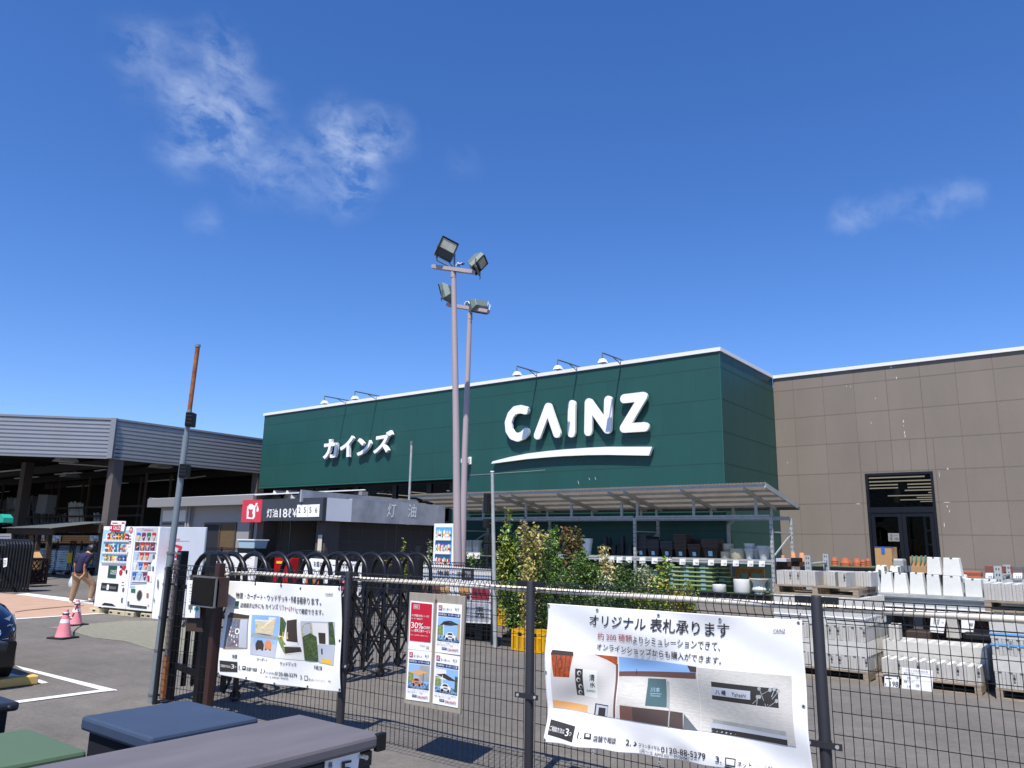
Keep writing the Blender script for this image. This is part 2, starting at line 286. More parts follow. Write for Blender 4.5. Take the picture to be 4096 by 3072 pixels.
def translucent(name, c, f=.5):
    m = bpy.data.materials.new(name); m.use_nodes = True; t = m.node_tree; t.nodes.clear(); o = t.nodes.new('ShaderNodeOutputMaterial'); a = t.nodes.new('ShaderNodeBsdfDiffuse'); b = t.nodes.new('ShaderNodeBsdfTranslucent'); x = t.nodes.new('ShaderNodeMixShader')
    tcn = t.nodes.new('ShaderNodeTexCoord'); n = t.nodes.new('ShaderNodeTexNoise'); n.inputs['Scale'].default_value = 2.5; n.inputs['Detail'].default_value = 6; r = t.nodes.new('ShaderNodeMix'); r.data_type = 'RGBA'; c = lin(c); r.inputs[6].default_value = tuple(v*.55 for v in c[:3])+(1,); r.inputs[7].default_value = c
    t.links.new(tcn.outputs['Object'], n.inputs[0]); t.links.new(n.outputs[0], r.inputs[0])
    for q in (a, b): t.links.new(r.outputs[2], q.inputs[0])
    x.inputs[0].default_value = f; t.links.new(a.outputs[0], x.inputs[1]); t.links.new(b.outputs[0], x.inputs[2]); t.links.new(x.outputs[0], o.inputs[0]); MATS[name] = m
translucent('roof_sheet', '#a89e94', .45)
panelize('green_panel', .9, .9, 3.92, -8.03, .035); panelize('brown_panel', .903, .9, .33, -7.4, .035)
mat('pic_leaf', '#3f5a24', .7, c2='#9fb06a', scale=55); mat('pic_dark', '#1e3014', .7, c2='#5a7040', scale=45); mat('pic_dry', '#7a7440', .7, c2='#d8d2a0', scale=60); mat('pic_house', '#c9b48a', .7, c2='#e2d6b8', scale=20, stretch=(1, 1, 6)); mat('pic_deck', '#2c2420', .6, c2='#4a4038', scale=40, stretch=(8, 1, 1)); mat('pic_junk', '#8a8f98', .6, c2='#3a3440', scale=70)
# ================================================================= GROUND
def m_asphalt():
    m = mat('asphalt', (.135, .128, .12), .93); t = m.node_tree; b = t.nodes['Principled BSDF']; tcn = t.nodes.new('ShaderNodeTexCoord')
    def noise(sc, de=6):
        n = t.nodes.new('ShaderNodeTexNoise'); n.inputs['Scale'].default_value = sc; n.inputs['Detail'].default_value = de; t.links.new(tcn.outputs['Object'], n.inputs['Vector']); return n
    def rmp(n, a, b_, lo, hi):
        r = t.nodes.new('ShaderNodeMapRange'); r.inputs[1].default_value = a; r.inputs[2].default_value = b_; r.inputs[3].default_value = lo; r.inputs[4].default_value = hi; t.links.new(n.outputs[0], r.inputs[0]); return r
    def mul(a, c):
        x = t.nodes.new('ShaderNodeMath'); x.operation = 'MULTIPLY'; t.links.new(a.outputs[0], x.inputs[0]); t.links.new(c.outputs[0], x.inputs[1]); return x
    big = rmp(noise(.35), .3, .7, .82, 1.14); mid = rmp(noise(2.6, 8), .3, .7, .88, 1.1); fine = rmp(noise(70, 3), .3, .7, .78, 1.2)
    v = t.nodes.new('ShaderNodeTexVoronoi'); v.inputs['Scale'].default_value = 38; t.links.new(tcn.outputs['Object'], v.inputs['Vector'])
    sp = rmp(v, .0, .13, 1.9, 1.0)
    st = t.nodes.new('ShaderNodeMapping'); st.inputs['Scale'].default_value = (.5, 5, 1); st.inputs['Rotation'].default_value = (0, 0, .5); t.links.new(tcn.outputs['Object'], st.inputs[0])
    sn = noise(1.3, 9); t.links.new(st.outputs[0], sn.inputs['Vector']); str_ = rmp(sn, .35, .65, .96, 1.04)
    g18 = rmp(noise(16, 5), .3, .7, .88, 1.12); f = mul(mul(mul(big, mid), mul(fine, sp)), mul(str_, g18))
    x = t.nodes.new('ShaderNodeVectorMath'); x.operation = 'SCALE'; x.inputs[0].default_value = (.146, .133, .116); t.links.new(f.outputs[0], x.inputs['Scale']); t.links.new(x.outputs[0], b.inputs['Base Color'])
    bp = t.nodes.new('ShaderNodeBump'); bp.inputs['Strength'].default_value = .45; bp.inputs['Distance'].default_value = .01; t.links.new(fine.outputs[0], bp.inputs['Height']); t.links.new(bp.outputs[0], b.inputs['Normal'])
m_asphalt()
mat('walk_orange', '#aa8a72', .9, c2='#ba9b84', scale=2.2, bump=.2, bscale=80); mat('paint_white', '#dcdcd8', .8, var=.07, scale=9, bump=.2, bscale=60); mat('patch', '#767565', .95, c2='#8a8877', scale=5, bump=.4, bscale=70, stretch=(1, 3, 1)); mat('crack', '#6b4c3c', .95)
ys = [-40, -5, 0, 5, 9, 11.8, 12.5, 13.5, 15, 16.5, 18.4, 20, 26, 60, 400]; xs = [-400, -120, -60, -40, -30, -20, -10, 0, 10, 40, 400]
g = MB(); g.add([(x, y, gz(y)) for y in ys for x in xs], [(j*len(xs)+i, j*len(xs)+i+1, (j+1)*len(xs)+i+1, (j+1)*len(xs)+i) for j in range(len(ys)-1) for i in range(len(xs)-1)], 'asphalt')
tag(g.build('asphalt_ground'), kind='structure')
def sheet(name, px, z, m):
    b = MB(); b.poly([V((*onZ(p, 0)[:2], z)) for p in px], m); return tag(b.build(name), kind='structure')
f_ = cv(0, 2300, 2.148)
sheet('orange_walkway', [f_(*p) for p in ((-200, 140), (125, 167), (380, 200), (600, 232), (800, 252), (1000, 290), (1000, 322), (135, 378), (-200, 400))], .004, 'walk_orange')
sheet('concrete_patch', [f_(*p) for p in ((400, 452), (1074, 395), (1300, 395), (1700, 430), (1700, 700), (1300, 640), (1074, 570), (800, 540), (560, 470))], .004, 'patch')
sheet('white_marking', [f_(*p) for p in ((125, 167), (240, 159), (560, 195), (800, 233), (800, 252), (600, 232), (380, 200))], .008, 'paint_white')
sheet('white_line', [f_(*p) for p in ((-150, 392), (135, 377), (900, 328), (900, 333), (135, 384), (-150, 401))], .008, 'paint_white')
sheet('parking_line', [f_(*p) for p in ((130, 779), (240, 805), (1005, 990), (1005, 997), (875, 993), (200, 817))], .004, 'paint_white')
sheet('parking_line', [f_(*p) for p in ((875, 990), (1005, 995), (870, 1010), (165, 1105), (-150, 1150), (-150, 1125), (165, 1083))], .008, 'paint_white')
sheet('parking_line', [f_(*p) for p in ((345, 903), (418, 928), (345, 936), (70, 875), (60, 840))], .004, 'paint_white')
sheet('ground_crack', [f_(*p) for p in ((130, 318), (230, 303), (380, 287), (560, 272), (720, 262), (720, 266), (560, 277), (380, 294), (230, 309), (130, 324))], .008, 'crack')

# ================================================================= GREEN STORE
YG, XC, YB, ZT = 19.95, -8.03, 24.3, 7.04
aZ = cv(1000, 1350, 1.0288); bZ = cv(3000, 1350, 2.018); kz = cv(900, 1900, 2.458)
XL = -29.1; XE = onY((1812, 1912), YG).x; ZO = onY((1045, 1949), YG).z
store = thing('store_building', 'dark green panelled store with white roof edge and dark window strip', 'store', (XC, YG, .45))
w = MB(); w.box(XL, YG, ZO, XE, YG+.25, ZT, 'green_panel'); w.box(XE, YG, .3, XC, YG+.25, ZT, 'green_panel'); w.box(XC-.25, YG+.25, .3, XC, 24.27, ZT, 'green_panel')
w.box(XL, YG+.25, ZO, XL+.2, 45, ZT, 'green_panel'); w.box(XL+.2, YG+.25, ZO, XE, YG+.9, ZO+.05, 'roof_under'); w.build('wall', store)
j = MB()
for z in (6.60, 5.70, 4.80, 3.92):
    j.box(XL, YG-.003, z-.009, XC+.0, YG, z+.009, 'green_joint'); j.box(XC, YG, z-.009, XC+.003, YB, z+.009, 'green_joint')
for z in (3.0, 2.1, 1.2): j.box(XE, YG-.003, z-.009, XC, YG, z+.009, 'green_joint'); j.box(XC, YG, z-.009, XC+.003, YB, z+.009, 'green_joint')
x = XC-.9
while x > XL:
    j.box(x-.002, YG-.0015, ZO if x < XE else .5, x+.002, YG, ZT, 'green_joint'); x -= .9
for y in (20.85, 21.75, 22.65, 23.55): j.box(XC, y-.002, .5, XC+.0015, y+.002, ZT, 'green_joint')
j.build('panel_joint', store)
c = MB(); c.box(XL-.04, YG-.05, ZT, XC+.05, YG+.3, ZT+.11, 'white_edge'); c.box(XC-.3, YG+.3, ZT, XC+.05, YB-.05, ZT+.11, 'white_edge'); c.build('coping', store)
c = MB(); c.box(XC-.012, YG-.012, .4, XC+.012, YG, ZT, 'green_trim'); c.build('trim', store); c = MB(); c.box(XL, YG-.01, ZO-.05, XE, YG+.25, ZO, 'green_trim'); c.build('trim', store)
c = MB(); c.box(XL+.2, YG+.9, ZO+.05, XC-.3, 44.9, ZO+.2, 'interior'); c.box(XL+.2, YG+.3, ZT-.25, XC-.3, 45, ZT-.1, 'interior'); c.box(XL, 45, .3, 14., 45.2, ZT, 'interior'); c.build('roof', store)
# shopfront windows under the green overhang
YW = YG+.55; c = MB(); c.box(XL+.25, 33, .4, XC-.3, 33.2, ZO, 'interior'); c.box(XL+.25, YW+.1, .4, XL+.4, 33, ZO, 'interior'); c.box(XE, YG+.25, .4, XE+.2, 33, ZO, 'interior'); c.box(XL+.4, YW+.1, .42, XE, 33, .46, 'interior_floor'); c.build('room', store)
mull = [onY(kz(p, 150), YW).x for p in (640, 850, 1000, 1295, 1665, 2005, 2230)]; ends = [XL+.3]+mull
for i in range(len(mull)):
    a, b = ends[i], ends[i+1]; wn = MB()
    wn.box(b-.11, YW, .45, b+.11, YW+.12, ZO, 'dark_frame'); wn.box(a+.11, YW, ZO-.12, b-.11, YW+.1, ZO, 'dark_frame'); wn.box(a+.11, YW, 2.35, b-.11, YW+.1, 2.43, 'dark_frame')
    wf = wn.build('window', store); p = MB(); p.box(a+.11, YW+.04, .45, b-.11, YW+.05, ZO-.12, 'window_glass'); p.build('pane', wf)
sl_ = MB(); x = XL+2
while x < XE-.5: sl_.box(x, YW+1.0, ZO-.32, x+.05, YW+5.2, ZO-.29, 'strip_light'); sl_.box(x, YW+6, ZO-.32, x+.05, YW+11, ZO-.29, 'strip_light'); x += 1.9
sl_.build('ceiling_light', store)
wt = MB(); p = [onY(kz(*q), YW+.03) for q in ((1360, 190), (1640, 190), (1640, 150), (1360, 150))]; wt.text('たかつば', [p[1], p[0], p[3], p[2]], 'pk_n', .0, off=0); wt.build('mirrored_lettering', store)  # mirrored characters laid flat just in front of the pane
s = MB(); pp_ = [onY(aZ(*p), YG) for p in ((900, 567), (980, 562), (1060, 556), (1140, 551), (1215, 545))]
for a, b in zip(pp_, pp_[1:]): s.bar(a+V((0, -.004, 0)), b+V((0, -.004, 0)), .002, .006, 'scuff')
for p, l in (((1883, 138), .18), ((1350, 590), .1), ((1395, 578), .06), ((1420, 575), .08)): q_ = onY(aZ(*p), YG); s.bar(q_+V((0, -.004, 0)), q_+V((.03, -.004, -l)), .002, .012, 'green_trim' if l > .1 else 'scuff')
s.build('paint_scuff', store)
# signs
def outline(pts, r, n=7):
    P = [V((p[0], p[1])) for p in pts]; L, R = [], []
    def nrm(a, b): d = (b-a).normalized(); return V((-d.y, d.x))
    for i in range(1, len(P)-1):
        n0, n1 = nrm(P[i-1], P[i]), nrm(P[i], P[i+1]); cr = n0.x*n1.y-n0.y*n1.x; ang = math.atan2(cr, n0.dot(n1)); mt = (n0+n1).normalized(); k = r/max(.25, mt.dot(n0))
        def arc(sg):
            m_ = max(2, int(abs(ang)/.3)); return [P[i]+(Matrix.Rotation(ang*t/m_, 2) @ n0)*sg*r for t in range(m_+1)]
        if cr > 0: L.append([P[i]+mt*k]); R.append(arc(-1))
        else: L.append(arc(1)); R.append([P[i]-mt*k])
    n0 = nrm(P[0], P[1]); n1 = nrm(P[-2], P[-1])
    o = [P[0]+n0*r]
    for q in L: o += q
    o += [P[-1]+(Matrix.Rotation(-math.pi*t/n, 2) @ n1)*r for t in range(n+1)]
    for q in R[::-1]: o += q[::-1]
    o += [P[0]+(Matrix.Rotation(-math.pi*t/n, 2) @ -n0)*r for t in range(n)]
    return o
def letter(name, par, px, r, m='white_gloss'):
    pts = [onY(aZ(*p), YG) for p in px]; o = outline([(p.x, p.z) for p in pts], r)
    b = MB(); b.poly([(p.x, YG-.20, p.y) for p in o], m, .09, (0, -1, 0)); b.build(name, par)
sg = thing('shop_sign', 'large white raised logo letters with an underline on the green wall', 'sign', onY(aZ(1340, 400), YG))
LT = dict(C=[(1148, 303), (1128, 298), (1104, 303), (1087, 322), (1077, 352), (1080, 384), (1094, 406), (1116, 414), (1137, 405), (1149, 392)], A=[(1197, 405), (1240, 290), (1277, 398)], I=[(1338, 279), (1336, 396)],
          N=[(1405, 390), (1407, 272), (1484, 380), (1487, 262)], Z=[(1553, 256), (1630, 247), (1552, 376), (1637, 371)])
for k in LT: letter('letter', sg, LT[k], .137)
b = MB(); b.poly([V((q.x, YG-.16, q.z)) for q in [onY(aZ(*p), YG) for p in ((1005, 521), (1010, 512), (1080, 494), (1150, 480), (1230, 470), (1300, 463), (1400, 456), (1480, 452), (1665, 452), (1652, 488), (1480, 485), (1400, 486), (1300, 490), (1230, 495), (1150, 502))]], 'white_gloss', .12, (0, -1, 0)); b.build('underline', sg)
sg = thing('shop_sign', 'smaller white raised katakana letters at the left on the green wall', 'sign', onY(aZ(450, 480), YG))
ks = [((313, 503), (372, 497), (374, 417), (318, 424)), ((383, 497), (440, 490), (440, 405), (386, 412)), ((453, 490), (510, 484), (512, 412), (455, 418)), ((520, 482), (588, 474), (602, 382), (527, 396))]
for ch, q in zip('カインズ', ks):
    b = MB(); b.text(ch, [V((v.x, YG-.06, v.z)) for v in [onY(aZ(*p), YG) for p in q]], 'white_gloss', .035, .12); b.build('letter', sg)
for i, (px, lb) in enumerate(zip(((400, 267), (525, 249), (1185, 155), (1350, 130), (1530, 103)), ('leftmost arm spotlight on the green roof edge', 'second arm spotlight from the left on the green roof edge', 'arm spotlight on the green roof edge above the letter C', 'arm spotlight on the green roof edge above the middle of the logo', 'arm spotlight on the green roof edge above the letter N, nearest the corner'))):
    x = onY(aZ(*px), YG).x; t = thing('wall_spotlight', lb, 'spotlight', (x, YG, ZT+.1), 0, 'arm spotlights along the green roof edge')
    a = MB(); a.tube([(x, YG+.1, ZT-.0), (x, YG+.1, ZT+.16), (x, YG-1.15, ZT+.14), (x, YG-1.15, ZT-.02)], .022, 'galv_dark', 6); a.bar((x, YG-.1, ZT+.02), (x, YG-.55, ZT+.15), .02, .02, 'galv_dark'); a.build('arm', t)
    h = MB(); h.frust(x, YG-1.12, ZT-.16, ZT-.04, .24, .22, .13, .13, 'white'); h.box(x-.1, YG-1.21, ZT-.17, x+.1, YG-1.03, ZT-.16, 'flood_glass'); h.build('lamp_head', t)
t = thing('security_camera', 'small white camera box on the green wall right of the poles', 'camera', onY(aZ(905, 512), YG)); q = onY(aZ(905, 510), YG)
b = MB(); b.box(q.x-.13, YG-.32, q.z-.07, q.x+.1, YG-.12, q.z+.07, 'white'); b.build('housing', t); b = MB(); b.bar((q.x, YG, q.z+.1), (q.x, YG-.2, q.z+.1), .06, .05, 'white'); b.box(q.x-.05, YG-.03, q.z-.1, q.x+.08, YG, q.z+.15, 'white'); b.build('bracket', t)

# ================================================================= BROWN WING
XR = 14.; dx0, dx1, dz1 = onY((3468, 2000), YB).x, onY((3742, 2000), YB).x, onY((3600, 1890), YB).z; zf = .5
wing = thing('store_wing', 'brown concrete panel wing with white roof edge and glass double door', 'store', (dx0, YB, zf))
w = MB(); w.box(XC, YB, .3, dx0, YB+.2, ZT, 'brown_panel'); w.box(dx1, YB, .3, XR, YB+.2, ZT, 'brown_panel'); w.box(dx0, YB, dz1, dx1, YB+.2, ZT, 'brown_panel'); w.box(XR-.2, YB+.2, .3, XR, 45, ZT, 'brown_panel')
w.build('wall', wing)
j = MB(); zz = [6.62, 5.72, 4.83, 3.93, 3.03, 2.13, 1.23]
for z in zz:
    for a, b in ((XC, dx0), (dx1, XR)) if z < dz1 else ((XC, XR),):
        j.box(a, YB-.003, z-.006, b, YB, z+.004, 'brown_joint'); j.box(a, YB-.004, z-.013, b, YB, z-.0065, 'brown_light')  # paler line below each joint, a lit panel edge painted on
x = -7.40
while x < XR:
    if dx0 < x < dx1: j.box(x-.006, YB-.003, dz1, x+.006, YB, ZT, 'brown_joint')
    else: j.box(x-.004, YB-.003, .4, x+.004, YB, ZT, 'brown_joint')
    x += .903
for x in (dx0-.1, dx0+.35, dx0+1.25, dx1+.08): j.box(x-.005, YB-.003, dz1 if dx0 < x < dx1 else .5, x+.005, YB, 4.83, 'brown_joint')
j.build('panel_joint', wing)
s = MB()
for p, l, ww in (((1238, 675), .05, .03), ((1240, 712), .025, .02), ((1247, 765), .05, .03), ((1251, 790), .07, .02), ((978, 687), .05, .012), ((780, 393), .025, .02), ((810, 393), .05, .01), ((1137, 240), .035, .06), ((1182, 325), .04, .03), ((1012, 490), .025, .02), ((303, 1010), .03, .015), ((1527, 1100), .12, .012), ((1595, 1060), .03, .05), ((1568, 1510), .08, .02), ((1585, 1330), .012, .2), ((870, 1343), .012, .16), ((1610, 1400), .04, .02), ((1592, 1362), .03, .03)):
    q = onY(bZ(*p), YB); s.poly([(q.x-ww/2, YB-.004, q.z-l*.6), (q.x+ww*.3, YB-.004, q.z-l), (q.x+ww/2, YB-.004, q.z), (q.x, YB-.004, q.z+l)], 'scuff')
s.build('paint_scuff', wing)
c = MB(); c.box(XC+.05, YB-.06, ZT, XR, YB+.3, ZT+.10, 'white_edge'); c.build('coping', wing)
c = MB(); c.box(XC, YB+.2, ZT-.2, XR, 45, ZT-.1, 'roof_under'); c.build('roof', wing)
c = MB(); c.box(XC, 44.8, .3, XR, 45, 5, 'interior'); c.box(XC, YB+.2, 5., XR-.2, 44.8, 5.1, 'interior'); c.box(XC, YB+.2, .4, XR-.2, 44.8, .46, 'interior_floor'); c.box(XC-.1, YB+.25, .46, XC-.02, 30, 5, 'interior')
for i, (x, y, h) in enumerate(((-7, 30, 2.1), (-5, 33, 2.1), (-2, 32, 2.4), (-8, 36, 2), (-4, 38, 2.3))): c.box(x, y, .46, x+1.6, y+.8, h, 'brick_dark')
c.build('room', wing)
c = MB()
for i in range(11):
    y = 27.+i*1.6; c.box(-8.0+(0, 0, 0, .0, .6, 1.6, 2.2, .3, 1.2, .2, .8)[i], y, 4.1, (-5.2, -4.6, -3.4, -3., 1, 2, 2, 3, 3, 3, 3)[i], y+.06, 4.14, 'strip_light')
c.build('ceiling_light', wing)
dr = MB(); fw_ = .07; zl = onY((3610, 2048), YB).z; dm = (dx0+dx1)/2
dr.box(dx0, YB-.04, zf, dx0+fw_, YB+.1, dz1, 'dark_frame'); dr.box(dx1-fw_, YB-.04, zf, dx1, YB+.1, dz1, 'dark_frame'); dr.box(dx0+fw_, YB-.04, dz1-fw_, dx1-fw_, YB+.1, dz1, 'dark_frame'); dr.box(dx0+fw_, YB-.04, zl-.02, dx1-fw_, YB+.1, zl+.14, 'dark_frame')
tr = dr.build('door_frame', wing); p = MB(); p.box(dx0+fw_, YB+.02, zl+.14, dx1-fw_, YB+.03, dz1-fw_, 'window_glass'); p.build('pane', tr)
for a, b, hx in ((dx0+fw_+.01, dm-.005, dm-.12), (dm+.005, dx1-fw_-.01, dm+.12)):
    d = MB(); d.box(a, YB-.02, zf+.02, a+.1, YB+.04, zl-.03, 'dark_frame'); d.box(b-.1, YB-.02, zf+.02, b, YB+.04, zl-.03, 'dark_frame'); d.box(a+.1, YB-.02, zl-.13, b-.1, YB+.04, zl-.03, 'dark_frame'); d.box(a+.1, YB-.02, zf+.02, b-.1, YB+.04, zf+.25, 'dark_frame')
    do = d.build('door', wing); p = MB(); p.box(a+.1, YB+.0, zf+.25, b-.1, YB+.01, zl-.13, 'window_glass'); p.build('pane', do)
    p = MB(); p.tube([(hx, YB-.02, zf+.85), (hx, YB-.09, zf+.85), (hx, YB-.09, zf+1.2), (hx, YB-.02, zf+1.2)], .012, 'black', 6); p.build('handle', do)
c3 = cv(3000, 1850, 2.018)
n = MB(); q = [onY(c3(*p), YB-.005) for p in ((1118, 635), (1222, 637), (1218, 572), (1114, 570))]; n.poly(q, 'prefab', .004); n.text('お客コーナー\n物置・お問合せ', [q[0]*.9+q[2]*.1, q[1]*.9+q[3]*.1, q[2]*.9+q[0]*.1, q[3]*.9+q[1]*.1], 'print_ink', .0); tag(n.build('notice', org=q[0]), 'faded paper notice taped inside the left door leaf', 'notice')
t = thing('folding_ladder', 'white shelving frame leaning behind the right door leaf', 'ladder', onY(c3(1425, 740), YB+.5))
l = MB(); A = onY(c3(1408, 437), YB+.5); B = onY(c3(1435, 760), YB+.5); Cc = onY(c3(1490, 437), YB+.5); Dd = onY(c3(1508, 760), YB+.5); l.bar(A, B, .07, .04, 'white'); l.build('rail', t); l = MB(); l.bar(Cc, Dd, .04, .04, 'white'); l.build('rail', t)
l = MB(); l.bar(A*.65+B*.35, Cc*.65+Dd*.35, .03, .05, 'white'); l.build('rung', t); l = MB(); l.bar(A*.3+B*.7, Cc*.3+Dd*.7, .03, .05, 'white'); l.build('rung', t)
t = tag(MB().box(*(onY(c3(1197, 216), YB+3)), *(onY(c3(1265, 152), YB+3)+V((0, .05, 0))), 'prefab').build('hanging_sign'), 'small pale hanging board seen through the glass above the double door', 'sign')

# ================================================================= TIMBER YARD CANOPY (left)
zA = cv(0, 1600, 2.011); wA = cv(0, 1950, 3.318)
P0 = V((-31.2, 14.45, 0)); dL = V((-3.01, -3.05, 0)).normalized(); P2 = P0+dL*14; P1 = V((-31.2, 40, 0)); F0, F1 = 4.77, 6.30
yard = thing('yard_canopy', 'open timber yard canopy with grey ribbed metal fascia', 'canopy building', (P0.x, P0.y, .2))
def ribbed(A, B, nr, mm):
    nn = V((B-A)).cross(V((0, 0, 1))).normalized(); 
    if nn.dot(EYEP-A) < 0: nn = -nn
    pf = []; h = (F1-F0-.12)/9
    for i in range(9):
        z = F0+.06+i*h; pf += [(0, z), (0, z+h*.62), (.05, z+h*.68), (.05, z+h*.94)]
    pf = [(.05, F0), (.05, F0+.05)]+pf+[(0, F1-.05)]
    vs = [A+nn*(-o)+V((0, 0, z)) for o, z in pf]+[B+nn*(-o)+V((0, 0, z)) for o, z in pf]; k = len(pf)
    return MB().add(vs, [(i, i+1, i+1+k, i+k) for i in range(k-1)], mm), nn
for A, B in ((P0, P2), (P1, P0)):
    m_, nn = ribbed(A, B, 9, 'fascia'); m_.build('fascia', yard)
    c = MB(); u = -nn; c.bar(A+V((0, 0, F1+.0))-nn*.04, B+V((0, 0, F1))-nn*.04, .14, .08, 'fascia_trim'); c.bar(A+V((0, 0, F0-.03))-nn*.05, B+V((0, 0, F0-.03))-nn*.05, .14, .07, 'fascia_trim'); c.build('fascia_trim', yard)
c = MB(); c.bar(P0+V((.02, -.0, F0-.05)), P0+V((.02, 0, F1+.04)), .2, .2, 'fascia_trim', upv=(1, -1, 0)); c.build('corner_trim', yard)
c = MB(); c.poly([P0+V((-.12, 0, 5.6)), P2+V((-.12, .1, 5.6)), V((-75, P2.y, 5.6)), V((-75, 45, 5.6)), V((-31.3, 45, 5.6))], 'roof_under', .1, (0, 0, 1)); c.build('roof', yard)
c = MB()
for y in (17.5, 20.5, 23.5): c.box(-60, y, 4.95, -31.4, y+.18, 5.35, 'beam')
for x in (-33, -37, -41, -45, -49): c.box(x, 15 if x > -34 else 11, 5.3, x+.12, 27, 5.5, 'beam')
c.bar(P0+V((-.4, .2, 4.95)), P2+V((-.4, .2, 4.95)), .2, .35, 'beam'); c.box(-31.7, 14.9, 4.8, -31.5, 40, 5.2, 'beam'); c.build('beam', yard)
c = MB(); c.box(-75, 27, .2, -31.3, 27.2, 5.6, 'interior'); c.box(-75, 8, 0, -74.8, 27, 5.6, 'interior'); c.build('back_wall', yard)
for x, y in ((-31.45, 14.85), (-42.1, 15.6), (-31.45, 21.5), (-52, 15.6)):
    c = MB(); M = Matrix.Rotation(.12, 4, 'Z'); c.box(-.2, -.2, 0, .2, .2, 5.2-gz(y), 'column'); c.xf(Matrix.Translation((x, y, gz(y))) @ M); c.build('column', yard)
for i, (p, q) in enumerate((((120, 632), (310, 618)), ((445, 598), (655, 585)), ((765, 572), (850, 560)), ((0, 742), (75, 735)), ((540, 700), (720, 688)), ((1180, 655), (1400, 640)), ((475, 508), (980, 545)), ((1530, 630), (1650, 612)), ((0, 578), (180, 560)), ((910, 675), (1030, 668)))):
    a, b = onZ(zA(*p), 4.9), onZ(zA(*q), 4.9); b_ = MB(); b_.bar(a, b, .1, .05, 'tube_light'); b_.build('ceiling_light', yard)  # the longest bar stands for a lit purlin, its light put into pale colour
for p in ((530, 478), (562, 606), (1292, 527)):
    a = onZ(zA(*p), 4.95); b_ = MB(); b_.frust(a.x, a.y, a.z-.1, a.z+.25, .8, .8, .4, .4, 'tube_light'); b_.build('dome_light', yard)
k = MB(); k.box(-60, 14.25, .1, -31.9, 14.45, .28, 'concrete'); tag(k.build('kerb'), kind='structure')
# timber racks: uprights, rails and long goods standing in them
YR = 17.2
rk = thing('timber_rack', 'tall dark rack of leaning mouldings and pipes under the canopy', 'rack', (-40, YR, .35))
c = MB()
for x in (-48, -44.5, -41, -37.8, -35.2, -32.6):
    for y in (YR-.5, YR+.6): c = MB(); c.box(x, y, .3, x+.08, y+.08, 4.4, 'wood_dark'); c.build('upright', rk)
for z in (2.55, 2.95, 1.25): c = MB(); c.box(-48, YR-.52, z, -32.5, YR-.5, z+.08, 'wood_dark'); c.build('rail', rk)
def bundle(px0, px1, y0, y1, n, mm, lean, label, grp, wd=.05):
    t = thing('moulding_bundle', label, 'timber', onY(wA((px0+px1)/2, y1), YR), 0, grp)
    b_ = MB()
    for i in range(n):
        x = px0+(px1-px0)*(i+rnd(0, .8))/n; a = onY(wA(x, y0+rnd(0, 30)), YR+rnd(-.1, .3)); b = onY(wA(x+rnd(-lean, lean), y1), YR+rnd(-.3, .1)); b_.bar(a, b, wd*rnd(.6, 1.5), .02, mm)
    b_.build('moulding', t)
mat('mold_dk', '#7e7e82', .6); mat('mold_lt', '#f2f1e8', .6); mat('mold_md', '#b0b2b5', .6, var=.3, scale=2)
for i, a in enumerate(((100, 245, 125, 480, 12, 'mold_md', 25, 'grey mouldings with white tips left of the second column'), (0, 90, 140, 500, 7, 'mold_dk', 30, 'dark leaning mouldings at the left edge of the photo'), (335, 450, 105, 500, 9, 'mold_dk', 40, 'dull blue grey boards right of the second column'), (455, 600, 110, 480, 9, 'mold_dk', 30, 'dark mouldings between the boards and the cardboard box'), (900, 1110, 185, 600, 12, 'mold_lt', 60, 'pale cream mouldings spread like a fan'), (1250, 1330, 330, 600, 8, 'mold_md', 10, 'short grey mouldings beside the corner column'), (640, 880, 330, 600, 10, 'mold_dk', 40, 'dark mouldings below the cardboard box'))): bundle(*a, 'mouldings leaning in the timber rack', .07)
q = [onY(wA(*p), YR-.4) for p in ((610, 345), (740, 355), (780, 105), (655, 100))]; b_ = MB(); b_.poly(q, 'mold_dk', -.5, (0, -1, 0)); tag(b_.build('long_carton', org=q[0]), 'long dark carton standing in the timber rack', 'carton')
